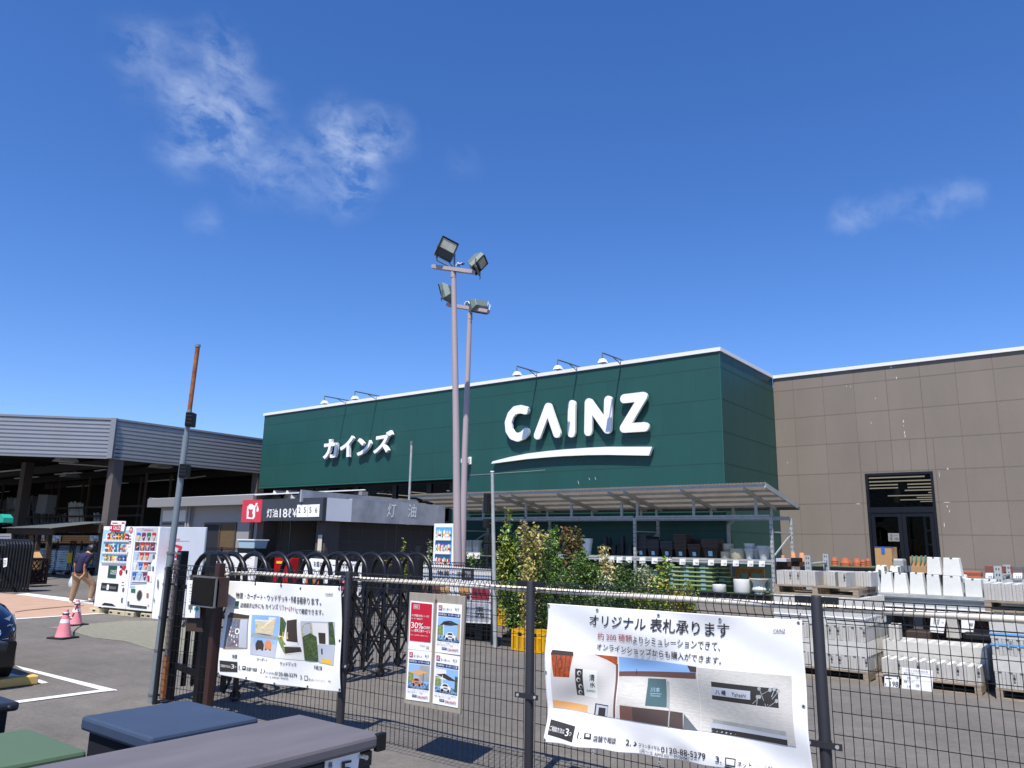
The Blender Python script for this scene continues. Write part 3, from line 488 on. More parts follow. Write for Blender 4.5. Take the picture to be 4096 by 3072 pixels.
# orange slatted stall front with price boards, bags below
st = thing('slat_display', 'orange brown wooden slat front above the stacked bags', 'display', onY(wA(650, 730), 16.2)); b_ = MB()
for x0, x1 in ((325, 440), (520, 640), (652, 1290)):
    for i in range(4):
        ya = 636+i*27; q = [onY(wA(*p), 16.2) for p in ((x0, ya+21), (x1, ya+21+(x1-x0)*.004), (x1, ya), (x0, ya))]; b_.poly(q, 'wood_orange', .04, (0, -1, 0))
b_.build('slat', st); b_ = MB(); q = onY(wA(640, 735), 16.2); b_.box(q.x-.05, 16.2, .3, q.x+.1, 16.35, q.z+.75, 'wood_orange'); q = onY(wA(1290, 735), 16.2); b_.box(q.x-.05, 16.2, .3, q.x+.1, 16.35, q.z+.75, 'wood_dark'); b_.build('post', st)
def priceboard(px, num, lab, grp, Y=16.12, conv=wA, small=None, lite=False):
    q = [onY(conv(*p), Y) for p in px]; t = MB(); t.poly(q, 'paper', .015, (0, -1, 0)); f = lambda u, v: q[0]*(1-u)*(1-v)+q[1]*u*(1-v)+q[2]*u*v+q[3]*(1-u)*v
    if lite: t.text(num, [f(.3, .12), f(.92, .12), f(.92, .48), f(.3, .48)], 'print_ink', .0); t.text('¥', [f(.06, .12), f(.13, .12), f(.13, .3), f(.06, .3)], 'print_ink', 0); t.poly([f(.8, .74), f(.9, .74), f(.9, .86), f(.8, .86)], 'galv_dark', 0); return t, q
    t.text(num, [f(.42, .1), f(.93, .1), f(.93, .52), f(.42, .52)], 'print_ink', .03); t.text(small or '¥', [f(.06, .12), f(.16, .12), f(.16, .36), f(.06, .36)], 'print_ink', 0); t.poly([f(.1, .68), f(.5, .68), f(.5, .78), f(.1, .78)][::1], 'print_ink', 0); t.poly([f(.84, .74), f(.93, .74), f(.93, .9), f(.84, .9)], 'logo_green', 0)
    return t, q
for px, nm, lb in ((((470, 700), (583, 705), (589, 632), (477, 630)), '498', 'white price board reading 498 on the wooden slats'), (((680, 715), (797, 720), (805, 640), (688, 636)), '398', 'white price board reading 398 nearest the middle of the slats'), (((1187, 712), (1300, 716), (1305, 640), (1195, 636)), '398', 'white price board reading 398 beside the grey corner column')):
    t, q = priceboard(px, nm, lb, ''); 
    for i in range(len(t.v)): pass
    tag(t.build('price_board', org=q[0]), lb, 'price board', 'price boards on the wooden slats')
def bagstack(px0, px1, ytop, ybot, Y, rows, cols, mm, label, n0=0):
    A = onY(wA(px0, ybot), Y); B = onY(wA(px1, ybot), Y); T = onY(wA((px0+px1)/2, ytop), Y).z; h = (T-A.z)/rows; L = (B.x-A.x)/cols
    for r in range(rows):
        for c in range(cols):
            b_ = MB(); cx = A.x+L*(c+.5+rnd(-.06, .06)); z = A.z+h*r; vs = []; fs = []; nu, nv = 8, 6
            pr = [(.80, 0), (1., .3), (1, .6), (.85, .95), (.4, 1.08)]; ph = rnd(0, 6)
            for a_, zz_ in pr:
                for k in range(14):
                    an = 2*math.pi*k/14; cxx = math.copysign(abs(math.cos(an))**.45, math.cos(an)); syy = math.copysign(abs(math.sin(an))**.45, math.sin(an)); vs.append((cx+a_*cxx*L*.52*(1+.04*math.sin(3*an+ph)), Y+.35+a_*syy*.38, z+h*(zz_+.10*math.sin(2*an+ph)*zz_)))
            for i in range(4):
                for k in range(14): a = i*14+k; b = i*14+(k+1) % 14; fs.append((a, b, b+14, a+14))
            fs.append(tuple(range(56, 70))); b_.add(vs, fs, mm)
            tag(b_.build('sack', org=(cx, Y, z), smooth=True, angle=70), label, 'sack', 'sacks stacked under the canopy')
bagstack(640, 940, 830, 1090, 15.2, 9, 2, 'bag', 'pale blue grey sack in the front stack left of the walking person')
bagstack(745, 1290, 745, 850, 16.9, 4, 3, 'bag_dark', 'darker grey sack in the raised row behind the walking person')
bagstack(940, 1080, 860, 1060, 15.4, 6, 1, 'bag', 'pale sack in the narrow stack behind the hand trolleys')
bagstack(0, 120, 880, 1100, 15.2, 6, 1, 'bag_dark', 'dark sack in the stack behind the folded gate')
bagstack(350, 570, 800, 930, 16.9, 4, 2, 'bag', 'greenish sack in the stack behind the small shelter')
p_ = MB(); A = onY(wA(640, 1095), 15.2); B = onY(wA(960, 1100), 15.2)
for z in (0, .1): p_.box(A.x, 15., A.z-.16+z, B.x, 15.9, A.z-.13+z, 'wood_dark')
for i in range(3): xx = A.x+(B.x-A.x-.1)*i/2; p_.box(xx, 15., A.z-.13, xx+.1, 15.9, A.z-.06, 'wood_dark')
tag(p_.build('pallet', org=A), 'dark pallet under the front stack of pale sacks', 'pallet')
# hand trolleys
for i, x in enumerate((885, 905, 925, 950, 1030, 1200, 710)):
    q = gt(wA(x, 1158)); t = thing('hand_trolley', ['leftmost yellow sleeved trolley handle of the row', 'second yellow sleeved trolley handle of the row', 'third yellow sleeved trolley handle of the row', 'fourth trolley with a black handle in the row', 'black trolley handle just left of the walking person', 'yellow sleeved trolley behind the person beside the column', 'black hoop handled trolley in front of the sacks'][i], 'trolley', q, 0, 'hand trolleys under the canopy')
    b_ = MB(); b_.tube([q+V((-.06, 0, .12)), q+V((-.05, 0, 1.25)), q+V((-.03, 0, 1.32)), q+V((.03, 0, 1.32)), q+V((.05, 0, 1.25)), q+V((.06, 0, .12))], .014, 'black', 5); b_.build('handle', t)
    if i in (0, 1, 2, 5): b_ = MB(); b_.tube([q+V((0, -.02, .45)), q+V((0, -.02, .85))], .035, 'yellow_sticker', 6); b_.build('sleeve', t)
    b_ = MB(); b_.box(q.x-.1, q.y-.1, q.z+.1, q.x+.1, q.y+.5, q.z+.14, 'pk_r' if i < 3 else 'black'); b_.build('deck', t)
    for k in (-.09, .09): b_ = MB(); b_.tube([q+V((k-.015, 0, .05)), q+V((k+.015, 0, .05))], .05, 'rubber', 10); b_.build('wheel', t)
# ================================================================= FOLDED GATE, SHELTER, LATTICE BIN (far left)
q = gt(wA(180, 1385)); X0, Y0 = q.x, q.y
zt = vz(q, wA(0, 700)[1]); t = thing('folding_gate', 'black accordion gate folded into a tight stack at the left', 'gate', (X0-.4, Y0, 0))
dg_ = V((.55, .1, 0))
for i in range(13):
    o = V((X0-1.05, Y0-.5, 0))+V((.062*i, .06*i, 0)); b_ = MB(); pts = [o+V((0, 0, .12)), o+V((0, 0, zt-.22))]
    for k in range(7): a = math.pi*(k+1)/8; pts.append(o+V((.34-.34*math.cos(a), 0, zt-.22+.22*math.sin(a))))
    pts += [o+V((.68, 0, zt-.22)), o+V((.68, 0, .12))]; b_.tube(pts, .04, 'black_paint', 8)
    if i % 2 == 0: b_.box(o.x, o.y-.02, .25, o.x+.68, o.y+.02, zt-.2, 'black_paint')
    b_.build('hoop', t)
    for k in (0, .68): b_ = MB(); b_.tube([o+V((k-.02, 0, .06)), o+V((k+.02, 0, .06))], .06, 'rubber', 10); b_.build('caster', t)
b_ = MB()
for z in (.35, .95, 1.35): b_.box(X0-1.1, Y0-.55, z, X0+.45, Y0-.5, z+.04, 'black_paint')
b_.tube([(X0-.35, Y0-.56, zt*.7), (X0-.2, Y0-.6, zt*.68), (X0+.0, Y0-.56, zt*.62)], .012, 'white', 5); b_.build('crossbar', t)
# lattice bin with an open cardboard box
A, B = gt(wA(340, 1330)), gt(wA(603, 1312)); zt = vz(B, wA(0, 940)[1]); t = thing('lattice_bin', 'dark wooden lattice box standing on the asphalt beside the folded gate', 'planter box', A); d = (B-A); d.z = 0; L = d.length; u = d.normalized(); n_ = V((-u.y, u.x, 0))
def F(a, z, o=0): return V((A.x, A.y, 0))+u*a+n_*o+V((0, 0, z))
b_ = MB()
for o in (0, .8):
    for a in (.04, L-.04): b_.bar(F(a, .08, o), F(a, zt, o), .08, .08, 'wood_dark')
    for z in (.12, zt-.03): b_.bar(F(0, z, o), F(L, z, o), .05, .07, 'wood_dark')
for a in (.0, L):
    for z in (.12, zt-.03): b_.bar(F(a, z), F(a, z, .8), .05, .07, 'wood_dark')
b_.build('frame', t); b_ = MB(); s_ = .2; H_ = zt-.22; k = -H_
while k < L:
    a0, a1 = max(k, 0), min(k+H_, L)
    if a1 > a0+.05: b_.bar(F(a0, .15+a0-k, -.01), F(a1, .15+a1-k, -.01), .012, .04, 'wood_dark', upv=n_); b_.bar(F(L-a0, .15+a0-k, .01), F(L-a1, .15+a1-k, .01), .012, .04, 'wood_dark', upv=n_)
    k += s_
b_.build('lattice_panel', t); b_ = MB(); b_.poly([F(.05, .1, .1), F(L-.05, .1, .1), F(L-.05, zt-.1, .12), F(.05, zt-.1, .12)], 'black', .02); b_.build('lining', t)
c_ = F(L*.55, zt-.05, .4); b_ = MB(); b_.box(c_.x-.35, c_.y-.25, zt-.35, c_.x+.35, c_.y+.25, zt+.02, 'cardboard'); b_.poly([(c_.x-.35, c_.y-.25, zt+.02), (c_.x+.05, c_.y-.25, zt+.24), (c_.x+.05, c_.y+.25, zt+.24), (c_.x-.35, c_.y+.25, zt+.02)], 'cardboard', .01); b_.poly([(c_.x+.35, c_.y-.25, zt+.02), (c_.x+.05, c_.y-.25, zt+.2), (c_.x+.05, c_.y+.25, zt+.2), (c_.x+.35, c_.y+.25, zt+.02)], 'cardboard', .01)
tag(b_.build('cardboard_box', org=c_), 'open cardboard box resting in the lattice bin', 'box')
# small shelter with corrugated roof
Ysh = 12.6; t = thing('small_shelter', 'small dark timber shelter with thin corrugated grey roof, left edge', 'shelter', (onY(wA(450, 950), Ysh).x, Ysh, .1)); b_ = MB()
R = [onY(wA(*p), Ysh) for p in ((120, 548), (775, 548))]; zr = R[0].z
k = 40; vs = []
for i in range(k+1):
    x = R[0].x+(R[1].x-R[0].x)*i/k-.3; vs += [(x, Ysh-.2, zr+.02+.02*(i % 2)), (x-.3, Ysh+1.9, zr+.32+.02*(i % 2))]
b_.add(vs, [(2*i, 2*i+2, 2*i+3, 2*i+1) for i in range(k)], 'galv_dark'); b_.build('roof_sheet', t)
b_ = MB(); b_.box(R[0].x-.2, Ysh, zr-.22, R[1].x-.4, Ysh+.06, zr-.0, 'wood_dark'); b_.box(R[0].x-.2, Ysh+1.7, zr-.1, R[1].x-.4, Ysh+1.76, zr+.22, 'wood_dark'); b_.build('beam', t)
for px in (600, 455, 140, 290):
    q = onY(wA(px, 700), Ysh); b_ = MB(); b_.box(q.x-.07, Ysh-.0+.07, .1, q.x+.07, Ysh+.21, zr-.02, 'wood_dark'); b_.build('post', t)
# white wire basket and low fence pieces at the far left
t = thing('wire_fence', 'short dark wire fence panel at the left edge beside the folded gate', 'fence', onY(wA(40, 1200), 11.5)); b_ = MB(); a, b = onY(wA(-60, 700), 11.5), onY(wA(125, 700), 11.5)
for i in range(12): x = a.x+(b.x-a.x)*i/11; b_.box(x-.006, 11.5, .1, x+.006, 11.512, a.z, 'fence_black')
for i in range(9): z = .15+(a.z-.15)*i/8; b_.box(a.x, 11.497, z-.006, b.x, 11.5, z+.006, 'fence_black')
b_.build('mesh_panel', t); b_ = MB(); b_.box(b.x-.05, 11.45, 0, b.x+.02, 11.52, a.z+.03, 'fence_black'); b_.build('post', t)
q = [onY(wA(*p), 12.2) for p in ((-60, 695), (130, 695), (130, 612), (-60, 615))]; b_ = MB(); b_.poly(q, 'prefab', .05, (0, -1, 0)); b_.poly([p+V((0, -.003, 0)) for p in (q[0]*.5+q[3]*.5, q[1]*.5+q[2]*.5, q[1]*.4+q[2]*.6, q[0]*.4+q[3]*.6)], 'navy'); tag(b_.build('white_board', org=q[0]), 'white board with a dark stripe at the left edge above the wire fence', 'board')
q = [onY(wA(*p), 9.2) for p in ((45, 1060), (85, 1045), (95, 935), (48, 940))]; b_ = MB(); b_.poly(q, 'paper', .01, (0, -1, 0))
for i in range(4): f = .2+.17*i; b_.poly([p+V((0, -.004, 0)) for p in (q[0].lerp(q[3], f).lerp(q[1].lerp(q[2], f), .15), q[0].lerp(q[3], f).lerp(q[1].lerp(q[2], f), .85), q[0].lerp(q[3], f+.05).lerp(q[1].lerp(q[2], f+.05), .85), q[0].lerp(q[3], f+.05).lerp(q[1].lerp(q[2], f+.05), .15))], 'print_ink')
tag(b_.build('notice', org=q[0]), 'small white notice hanging on the folded black gate', 'notice')
q = [onY(wA(*p), 10.5) for p in ((-40, 465), (40, 463), (48, 400), (10, 352), (-40, 350))]; b_ = MB(); b_.poly(q, 'teal', .3, (0, -1, 0)); tag(b_.build('banner_flag', org=q[0]), 'teal green sign corner at the left edge above the shelter roof', 'sign')

# ================================================================= VENDING MACHINES
vA = cv(370, 2050, 3.687)
BL, BR = gt(vA(0, 1480)), gt(vA(860, 1570)); FL = V((BL.x, BL.y, 0)); FR = V((BR.x, BR.y, 0)); uV = (FR-FL).normalized(); nV = V((uV.y, -uV.x, 0))   # nV faces the camera
def onV(p, o=0.): return onL(vA(*p), FL+nV*o, FR+nV*o)
def vq(*px, o=0.): return [onV(p, o) for p in px]
def cab(t, name, x0, x1, z0, z1, dep, m, o=0.):
    b_ = MB(); a = FL+uV*x0; b = FL+uV*x1; pts = []
    for z in (z0, z1):
        for p in (a, b, b-nV*dep, a-nV*dep): pts.append(V((p.x, p.y, z))+nV*o)
    b_.add(pts, [(3, 2, 1, 0), (4, 5, 6, 7), (0, 1, 5, 4), (1, 2, 6, 5), (2, 3, 7, 6), (3, 0, 4, 7)], m); return b_.build(name, t, bevel=.012)
def vx(p): return (onV(p)-FL).dot(uV)
xa, xb, xc = vx((20, 1370)), vx((485, 1415)), vx((860, 1460)); zb = .14; zt1 = onV((155, 205)).z; 
v1 = thing('vending_machine', 'white drinks vending machine with a red sign on top', 'vending machine', FL+uV*xa)
v2 = thing('vending_machine', 'white ice cream vending machine with rows of coloured cones', 'vending machine', FL+uV*xb)
for t, a, b in ((v1, xa, xb-.01), (v2, xb+.01, xc)):
    cab(t, 'cabinet', a, b, zb, zt1, .72, 'white_gloss')
    for x in (a+.08, b-.08):
        q = FL+uV*x-nV*.1; b_ = MB(); b_.tube([q+V((0, 0, .09)), q+V((0, 0, zb))], .03, 'black', 8); b_.build('foot', t)
def plate(t, name, px, m, o=.006, bl=None): b_ = MB(); b_.poly(vq(*px, o=o), m, .004, nV); return b_.build(name, t)
# machine 1: display with cans
plate(v1, 'display_back', ((110, 738), (472, 752), (535, 262), (165, 255)), 'cyan_label', .008)
w1 = MB(); cols = 'rnywrpgoctrybwgn'; 
def cans(b_, xs, y0, y1, slope, left, cols, wpx, o=.03):
    for i in range(xs):
        x = left+i*wpx; k = random.choice(cols); yy = y0+slope*i; h = (y1-y0)*rnd(.75, 1)
        q = vq((x, yy+(y1-y0)), (x+wpx*.72, yy+(y1-y0)+1), (x+wpx*.72+4, yy+(y1-y0)-h), (x+4, yy+(y1-y0)-h), o=o); b_.poly(q, 'pk_'+k, .03, nV)
        q2 = vq((x+1, yy+(y1-y0)-h*.35), (x+wpx*.72+2, yy+(y1-y0)-h*.35), (x+wpx*.72+2, yy+(y1-y0)-h*.6), (x+2, yy+(y1-y0)-h*.6), o=o+.002); b_.poly(q2, 'pk_'+random.choice('wyrwb'), 0)
cans(w1, 15, 292, 392, 0.6, 198, 'rngropktyw', 22); cans(w1, 15, 450, 575, 0.8, 182, 'wctygobrwt', 22.5); cans(w1, 17, 620, 705, 1, 165, 'twcbykngt', 19)
ob = w1.build('sample_drinks', v1); tag(ob, kind='stuff')
for (x0, y0, x1, y1) in ((155, 415, 520, 420), (135, 598, 500, 603), (118, 728, 478, 735)):
    b_ = MB(); b_.poly(vq((x0, y0+14), (x1, y1+14), (x1+3, y1-16), (x0+3, y0-16), o=.035), 'white', .03, nV)
    for i in range(16): x = x0+8+(x1-x0-12)*i/15.6; b_.poly(vq((x, y0+9), (x+11, y0+9), (x+12, y0-2), (x+1, y0-2), o=.037), 'pk_b' if i % 2 else 'galv_dark')
    b_.build('button_row', v1)
plate(v1, 'logo_panel', ((218, 963), (341, 972), (365, 790), (238, 783)), 'logo_green', .006); b_ = MB(); b_.text('CAINZ', vq((270, 888), (354, 890), (358, 852), (274, 846), o=.0), 'white', .03, off=.008); b_.poly(vq((256, 905), (348, 912), (350, 905), (300, 900), (258, 900), o=.009), 'white'); b_.build('lettering', v1)
plate(v1, 'pickup_tray', ((117, 1145), (367, 1167), (381, 1052), (133, 1034)), 'black_paint', .008); b_ = MB(); b_.poly(vq((140, 1115), (345, 1135), (350, 1095), (145, 1075), o=.012), 'galv_dark'); b_.poly(vq((205, 1140), (235, 1142), (245, 1065), (215, 1062), o=.014), 'paper'); b_.build('tray_flap', v1)
def disc(b_, c, rx, ry, m, o, n=20): b_.poly([onV((c[0]+rx*math.cos(2*math.pi*k/n)+ry*.12*-math.sin(2*math.pi*k/n), c[1]+ry*math.sin(2*math.pi*k/n)), o) for k in range(n)], m, .004, nV)
b_ = MB(); disc(b_, (568, 260), 27, 48, 'pk_r', .007); disc(b_, (568, 264), 16, 28, 'white', .009); disc(b_, (568, 266), 11, 20, 'pk_r', .011); b_.poly(vq((563, 270), (573, 270), (574, 232), (565, 232), o=.013), 'white'); b_.build('emblem', v1)
b_ = MB(); disc(b_, (415, 885), 24, 42, 'pk_r', .01); b_.poly(vq((425, 840), (470, 850), (495, 800), (490, 780), (465, 785), (440, 800), o=.01), 'pk_r', .004, nV); b_.poly(vq((402, 815), (440, 815), (440, 788), (402, 788), o=.012), 'black'); b_.build('payment_reader', v1)
b_ = MB(); disc(b_, (500, 875), 11, 34, 'black_paint', .008); disc(b_, (452, 1140), 16, 33, 'galv_dark', .008); b_.build('coin_slot', v1)
b_ = MB()
for (x, y, wd, h, mm) in ((552, 345, 30, 5, 'print_ink'), (556, 390, 30, 8, 'print_red'), (556, 430, 26, 10, 'navy'), (545, 460, 45, 4, 'print_red'), (545, 505, 40, 3, 'print_red'), (448, 1030, 30, 5, 'print_ink'), (445, 1075, 40, 4, 'print_ink'), (436, 1270, 26, 12, 'galv_dark'), (432, 1305, 26, 26, 'galv_dark'), (476, 855, 20, 8, 'galv')): b_.poly(vq((x-wd/2, y+h), (x+wd/2, y+h), (x+wd/2, y-h), (x-wd/2, y-h), o=.006), mm)
b_.build('stickers', v1)
b_ = MB(); b_.poly(vq((130, 1365), (340, 1385), (290, 1345), (175, 1330), (150, 1345), o=.006), 'black', .004, nV); b_.build('vent', v1)
sgn = thing('red_topper_sign', 'small red and white app sign standing on the drinks machine', 'sign', onV((360, 270))); b_ = MB(); b_.poly(vq((250, 270), (460, 277), (490, 128), (280, 122), o=.05), 'white', .01, nV); b_.poly(vq((250, 270), (408, 276), (425, 180), (340, 185), (262, 178), o=.056), 'sign_red2', .004, nV); b_.poly(vq((430, 165), (470, 167), (472, 145), (434, 143), o=.054), 'pk_r'); b_.text('Coke ON', vq((310, 238), (412, 240), (418, 196), (314, 192), o=.056), 'white', .02, off=.004); b_.poly(vq((305, 250), (400, 254), (402, 246), (306, 242), o=.06), 'pk_w'); b_.poly(vq((290, 162), (370, 164), (372, 150), (292, 148), o=.054), 'print_red'); b_.poly(vq((262, 245), (282, 246), (286, 205), (266, 203), o=.06), 'white'); b_.build('board', sgn); b_ = MB(); b_.bar(onV((330, 262), .03)-V((0, 0, .1)), onV((330, 262), .03), .03, .02, 'galv'); b_.build('clip', sgn)
# machine 2: ice cream display
plate(v2, 'display_back', ((555, 1060), (795, 1050), (815, 860), (930, 580), (965, 215), (648, 222)), 'panel_white', .008)
b_ = MB(); b_.text('17 seventeen ice', vq((735, 272), (900, 274), (903, 236), (738, 232), o=.004), 'sign_red', .0, off=.008); b_.build('lettering', v2)
def icecone(b_, x, y, c, s=1.):
    b_.poly(vq((x-6*s, y+112), (x+10*s, y+112), (x+30*s, y+35), (x+24*s, y+22), (x-14*s, y+22), (x-20*s, y+35), o=.02), 'pk_'+c, .02, nV)
    b_.poly(vq((x-20*s, y+34), (x+32*s, y+34), (x+34*s, y+14), (x+26*s, y-2), (x-8*s, y-2), (x-18*s, y+12), o=.024), 'pk_'+{'y': 'b', 't': 'r', 'o': 'r'}.get(c, c), .02, nV)
    b_.poly(vq((x-8*s, y+80), (x+22*s, y+60), (x+20*s, y+50), (x-8*s, y+70), o=.024), 'pk_w')
ic = MB()
for row, (y, x0, dx, cc) in enumerate(((298, 672, 75, 'ypgt'), (442, 655, 75, 'kotp'), (590, 640, 77, 'coo'), (735, 620, 78, 'wbo'), (880, 605, 78, 'bcp'))):
    for i, c in enumerate(cc):
        if row == 1: ic.poly(vq((x0+dx*i-30, y+122), (x0+dx*i+34, y+122), (x0+dx*i+40, y-8), (x0+dx*i-24, y-8), o=.014), 'navy' if i % 2 == 0 else 'pk_p')
        icecone(ic, x0+dx*i, y, c)
tag(ic.build('sample_ices', v2), kind='stuff')
for y, x0, x1 in ((430, 640, 940), (572, 625, 930), (716, 610, 820), (860, 590, 800), (1012, 575, 785)): plate(v2, 'display_shelf', ((x0, y+4), (x1, y+8), (x1, y-4), (x0, y-8)), 'white', .03)
b_ = MB(); disc(b_, (690, 1220), 42, 82, 'galv', .008, 28); disc(b_, (690, 1222), 34, 70, 'bronze', .012, 28); b_.build('pickup_door', v2)
b_ = MB(); b_.poly(vq((565, 1180), (630, 1187), (633, 1127), (568, 1120), o=.006), 'sign_green' if 'sign_green' in MATS else 'pk_g'); b_.poly(vq((550, 1103), (628, 1110), (630, 1082), (552, 1076), o=.006), 'pk_c')
for (x, y, wd, h, mm) in ((855, 640, 34, 28, 'panel_white'), (900, 650, 30, 30, 'galv_dark'), (840, 748, 36, 12, 'black'), (890, 828, 20, 34, 'black_paint'), (840, 820, 42, 34, 'galv'), (822, 975, 28, 44, 'pk_r'), (858, 975, 26, 48, 'pk_w'), (808, 1222, 30, 34, 'terra'), (525, 1345, 26, 36, 'galv_dark'), (820, 1372, 18, 14, 'galv')): b_.poly(vq((x-wd/2, y+h), (x+wd/2, y+h), (x+wd/2+3, y-h), (x-wd/2+3, y-h), o=.010), mm)
b_.build('control_panel', v2)
b_ = MB(); b_.poly(vq((545, 1395), (795, 1420), (797, 1385), (548, 1358), o=.008), 'black', .004, nV); 
for i in range(9): x = 555+i*26; b_.poly(vq((x, 1388+i*2.6), (x+18, 1390+i*2.6), (x+18, 1376+i*2.6), (x, 1374+i*2.6), o=.012), 'galv_dark')
b_.build('vent_grille', v2)
# third cabinet whose side panel shows
xr0, xr1 = xc+.0, vx((1430, 1500)); v3 = thing('ice_freezer_panel', 'pale panel with a big red number seventeen beside the ice machine', 'vending machine', FL+uV*xc)
zt3 = onV((1460, 212)).z; cab(v3, 'side_panel', xc+.03, vx((1400, 1400)), .05, zt3, .05, 'panel_white', -.25)
def s3(*px): return [onL(vA(*p), FL-nV*.25, FR-nV*.25)+nV*.004 for p in px]
b_ = MB(); b_.text('Glico', s3((1155, 415), (1285, 410), (1300, 372), (1160, 368)), 'pk_r', .01); b_.poly(s3((1028, 424), (1432, 424), (1432, 420), (1028, 418)), 'print_red')
b_.poly(s3((1128, 668), (1178, 672), (1196, 470), (1158, 468), (1120, 520), (1120, 560), (1140, 555)), 'pk_r'); b_.poly(s3((1216, 670), (1240, 672), (1322, 532), (1325, 500), (1218, 468), (1212, 500), (1275, 530), (1210, 660)), 'pk_r'); b_.text('seventeen', s3((1050, 738), (1225, 742), (1228, 695), (1052, 690)), 'print_red', .02)
b_.build('lettering', v3)
cab(v3, 'lower_cabinet', xc+.01, vx((1050, 1500)), .0, onV((920, 955)).z, .3, 'white_gloss', -.02)
plate(v3, 'handle', ((900, 1320), (908, 1320), (912, 1262), (903, 1262)), 'galv_dark', .004)
plate(v3, 'label_slot', ((950, 1110), (968, 1112), (972, 990), (955, 988)), 'galv_dark', .004)
# concrete feet blocks
for i, (x0, x1, lb) in enumerate(((-60, 92, 'beige block under the left corner of the drinks machine'), (232, 300, 'leftmost block of the pair group between the two machines'), (300, 470, 'block with a red cable lying against it between the machines'), (475, 600, 'right block of the group between the two machines'), (702, 775, 'left small block under the ice cream machine'), (780, 856, 'right small block under the ice cream machine'))):
    yb = 1480+(x0)*.105; a = gt(vA(x0, yb)); b = gt(vA(x1, 1480+x1*.105)); b_ = MB(); pts = []
    for z in (0.0, .10):
        for p in (a, b, b-nV*.42, a-nV*.42): pts.append(V((p.x, p.y, z)))
    b_.add(pts, [(3, 2, 1, 0), (4, 5, 6, 7), (0, 1, 5, 4), (1, 2, 6, 5), (2, 3, 7, 6), (3, 0, 4, 7)], 'planter_beige')
    m_ = (a+b)/2; b_.poly([V((*(m_+uV*k+nV*.003)[:2], z)) for k, z in ((-.05, .035), (.05, .035), (.05, .07), (-.05, .07))], 'black')
    tag(b_.build('foundation_block', org=a, bevel=.008), lb, 'concrete block', 'blocks under the vending machines')
a = gt(vA(275, 1485)); b_ = MB(); b_.tube([a+V((0, -.03, .06)), a+V((.1, -.05, .07)), a+V((.2, -.04, .05)), a+V((.32, -.05, .06))], .016, 'pk_r', 6); tag(b_.build('red_cable', org=a), 'short red cable loop on the block under the machines', 'cable')

# ================================================================= SITE CABIN
Yc = 12.9; sc_ = thing('site_cabin', 'grey prefabricated cabin with a flat roof and sliding window', 'cabin', onY(zA(1535, 1400), Yc)+V((0, 0, 0)))
cx0 = onY(zA(1300, 900), Yc).x; cxm = onY(zA(1510, 900), Yc).x; cx1 = -18.45; zr0 = onY(zA(1540, 860), Yc).z; zr1 = onY(zA(1400, 805), Yc).z
b_ = MB(); b_.box(cx0, Yc-.02, .1, cxm, Yc+3.5, zr0, 'prefab'); b_.box(cxm, Yc, .1, cx1, Yc+3.5, zr0, 'prefab'); b_.build('wall', sc_)
b_ = MB(); b_.box(cx0-.18, Yc-.4, zr0-.0, cx1, Yc-.36, zr0+.26, 'prefab_roof'); b_.box(cx0-.18, Yc-.36, zr0, cx0-.14, Yc+3.8, zr0+.3, 'prefab_roof'); b_.box(cx0-.1, Yc+3.5, zr0, cx1, Yc+3.75, zr0+.6, 'prefab')
k = 26; vs = []
for i in range(k*2+1): x = cx0-.14+(cx1-cx0)*i/(2*k); z = .03*((i//1) % 2); vs += [(x, Yc-.36, zr0+.24+z), (x, Yc+3.8, zr0+.66+z)]
b_.add(vs, [(2*i, 2*i+2, 2*i+3, 2*i+1) for i in range(2*k)], 'roof_white'); b_.box(cx0-.14, Yc-.36, zr0, cx1, Yc+3.8, zr0+.04, 'prefab_roof'); b_.build('roof', sc_)
q = [onY(zA(*p), Yc-.025) for p in ((1307, 975), (1488, 975), (1497, 885), (1312, 890))]; b_ = MB(); b_.poly(q, 'prefab_white', .01, (0, -1, 0)); b_.build('wall_panel', sc_)
b_ = MB(); q = [onY(zA(*p), Yc-.03) for p in ((1300, 1005), (1485, 1005), (1487, 985), (1302, 985))]; b_.poly(q, 'bronze', .02, (0, -1, 0)); b_.build('window_head', sc_)
b_ = MB()
for xx in (1515, 1535): q = onY(zA(xx, 870), Yc-.08); b_.tube([(q.x, Yc-.1, .1), (q.x, Yc-.1, zr0)], .04, 'prefab', 8)
b_.build('downpipe', sc_)
def win(x0, x1, y0, y1, nm='window'):
    a = onY(zA(x0, y1), Yc); b = onY(zA(x1, y0), Yc); f = MB(); t_ = .06
    f.box(a.x, Yc-.03, a.z, a.x+t_, Yc, b.z, 'bronze'); f.box(b.x-t_, Yc-.03, a.z, b.x, Yc, b.z, 'bronze'); f.box(a.x+t_, Yc-.03, b.z-t_, b.x-t_, Yc, b.z, 'bronze'); f.box(a.x+t_, Yc-.03, a.z, b.x-t_, Yc, a.z+t_, 'bronze'); m_ = (a.x+b.x)/2-.03; f.box(m_, Yc-.03, a.z+t_, m_+.07, Yc-.002, b.z-t_, 'bronze'); w_ = f.build(nm, sc_)
    p = MB(); p.box(a.x+t_, Yc-.012, a.z+t_, m_, Yc-.006, b.z-t_, 'curtain'); 
    p.build('curtain', w_); p = MB(); p.box(m_+.07, Yc-.012, a.z+t_, b.x-t_, Yc-.006, b.z-t_, 'blind'); p.build('blind', w_)
win(1625, 1910, 985, 1250)
win(1993, 2046, 985, 1250)

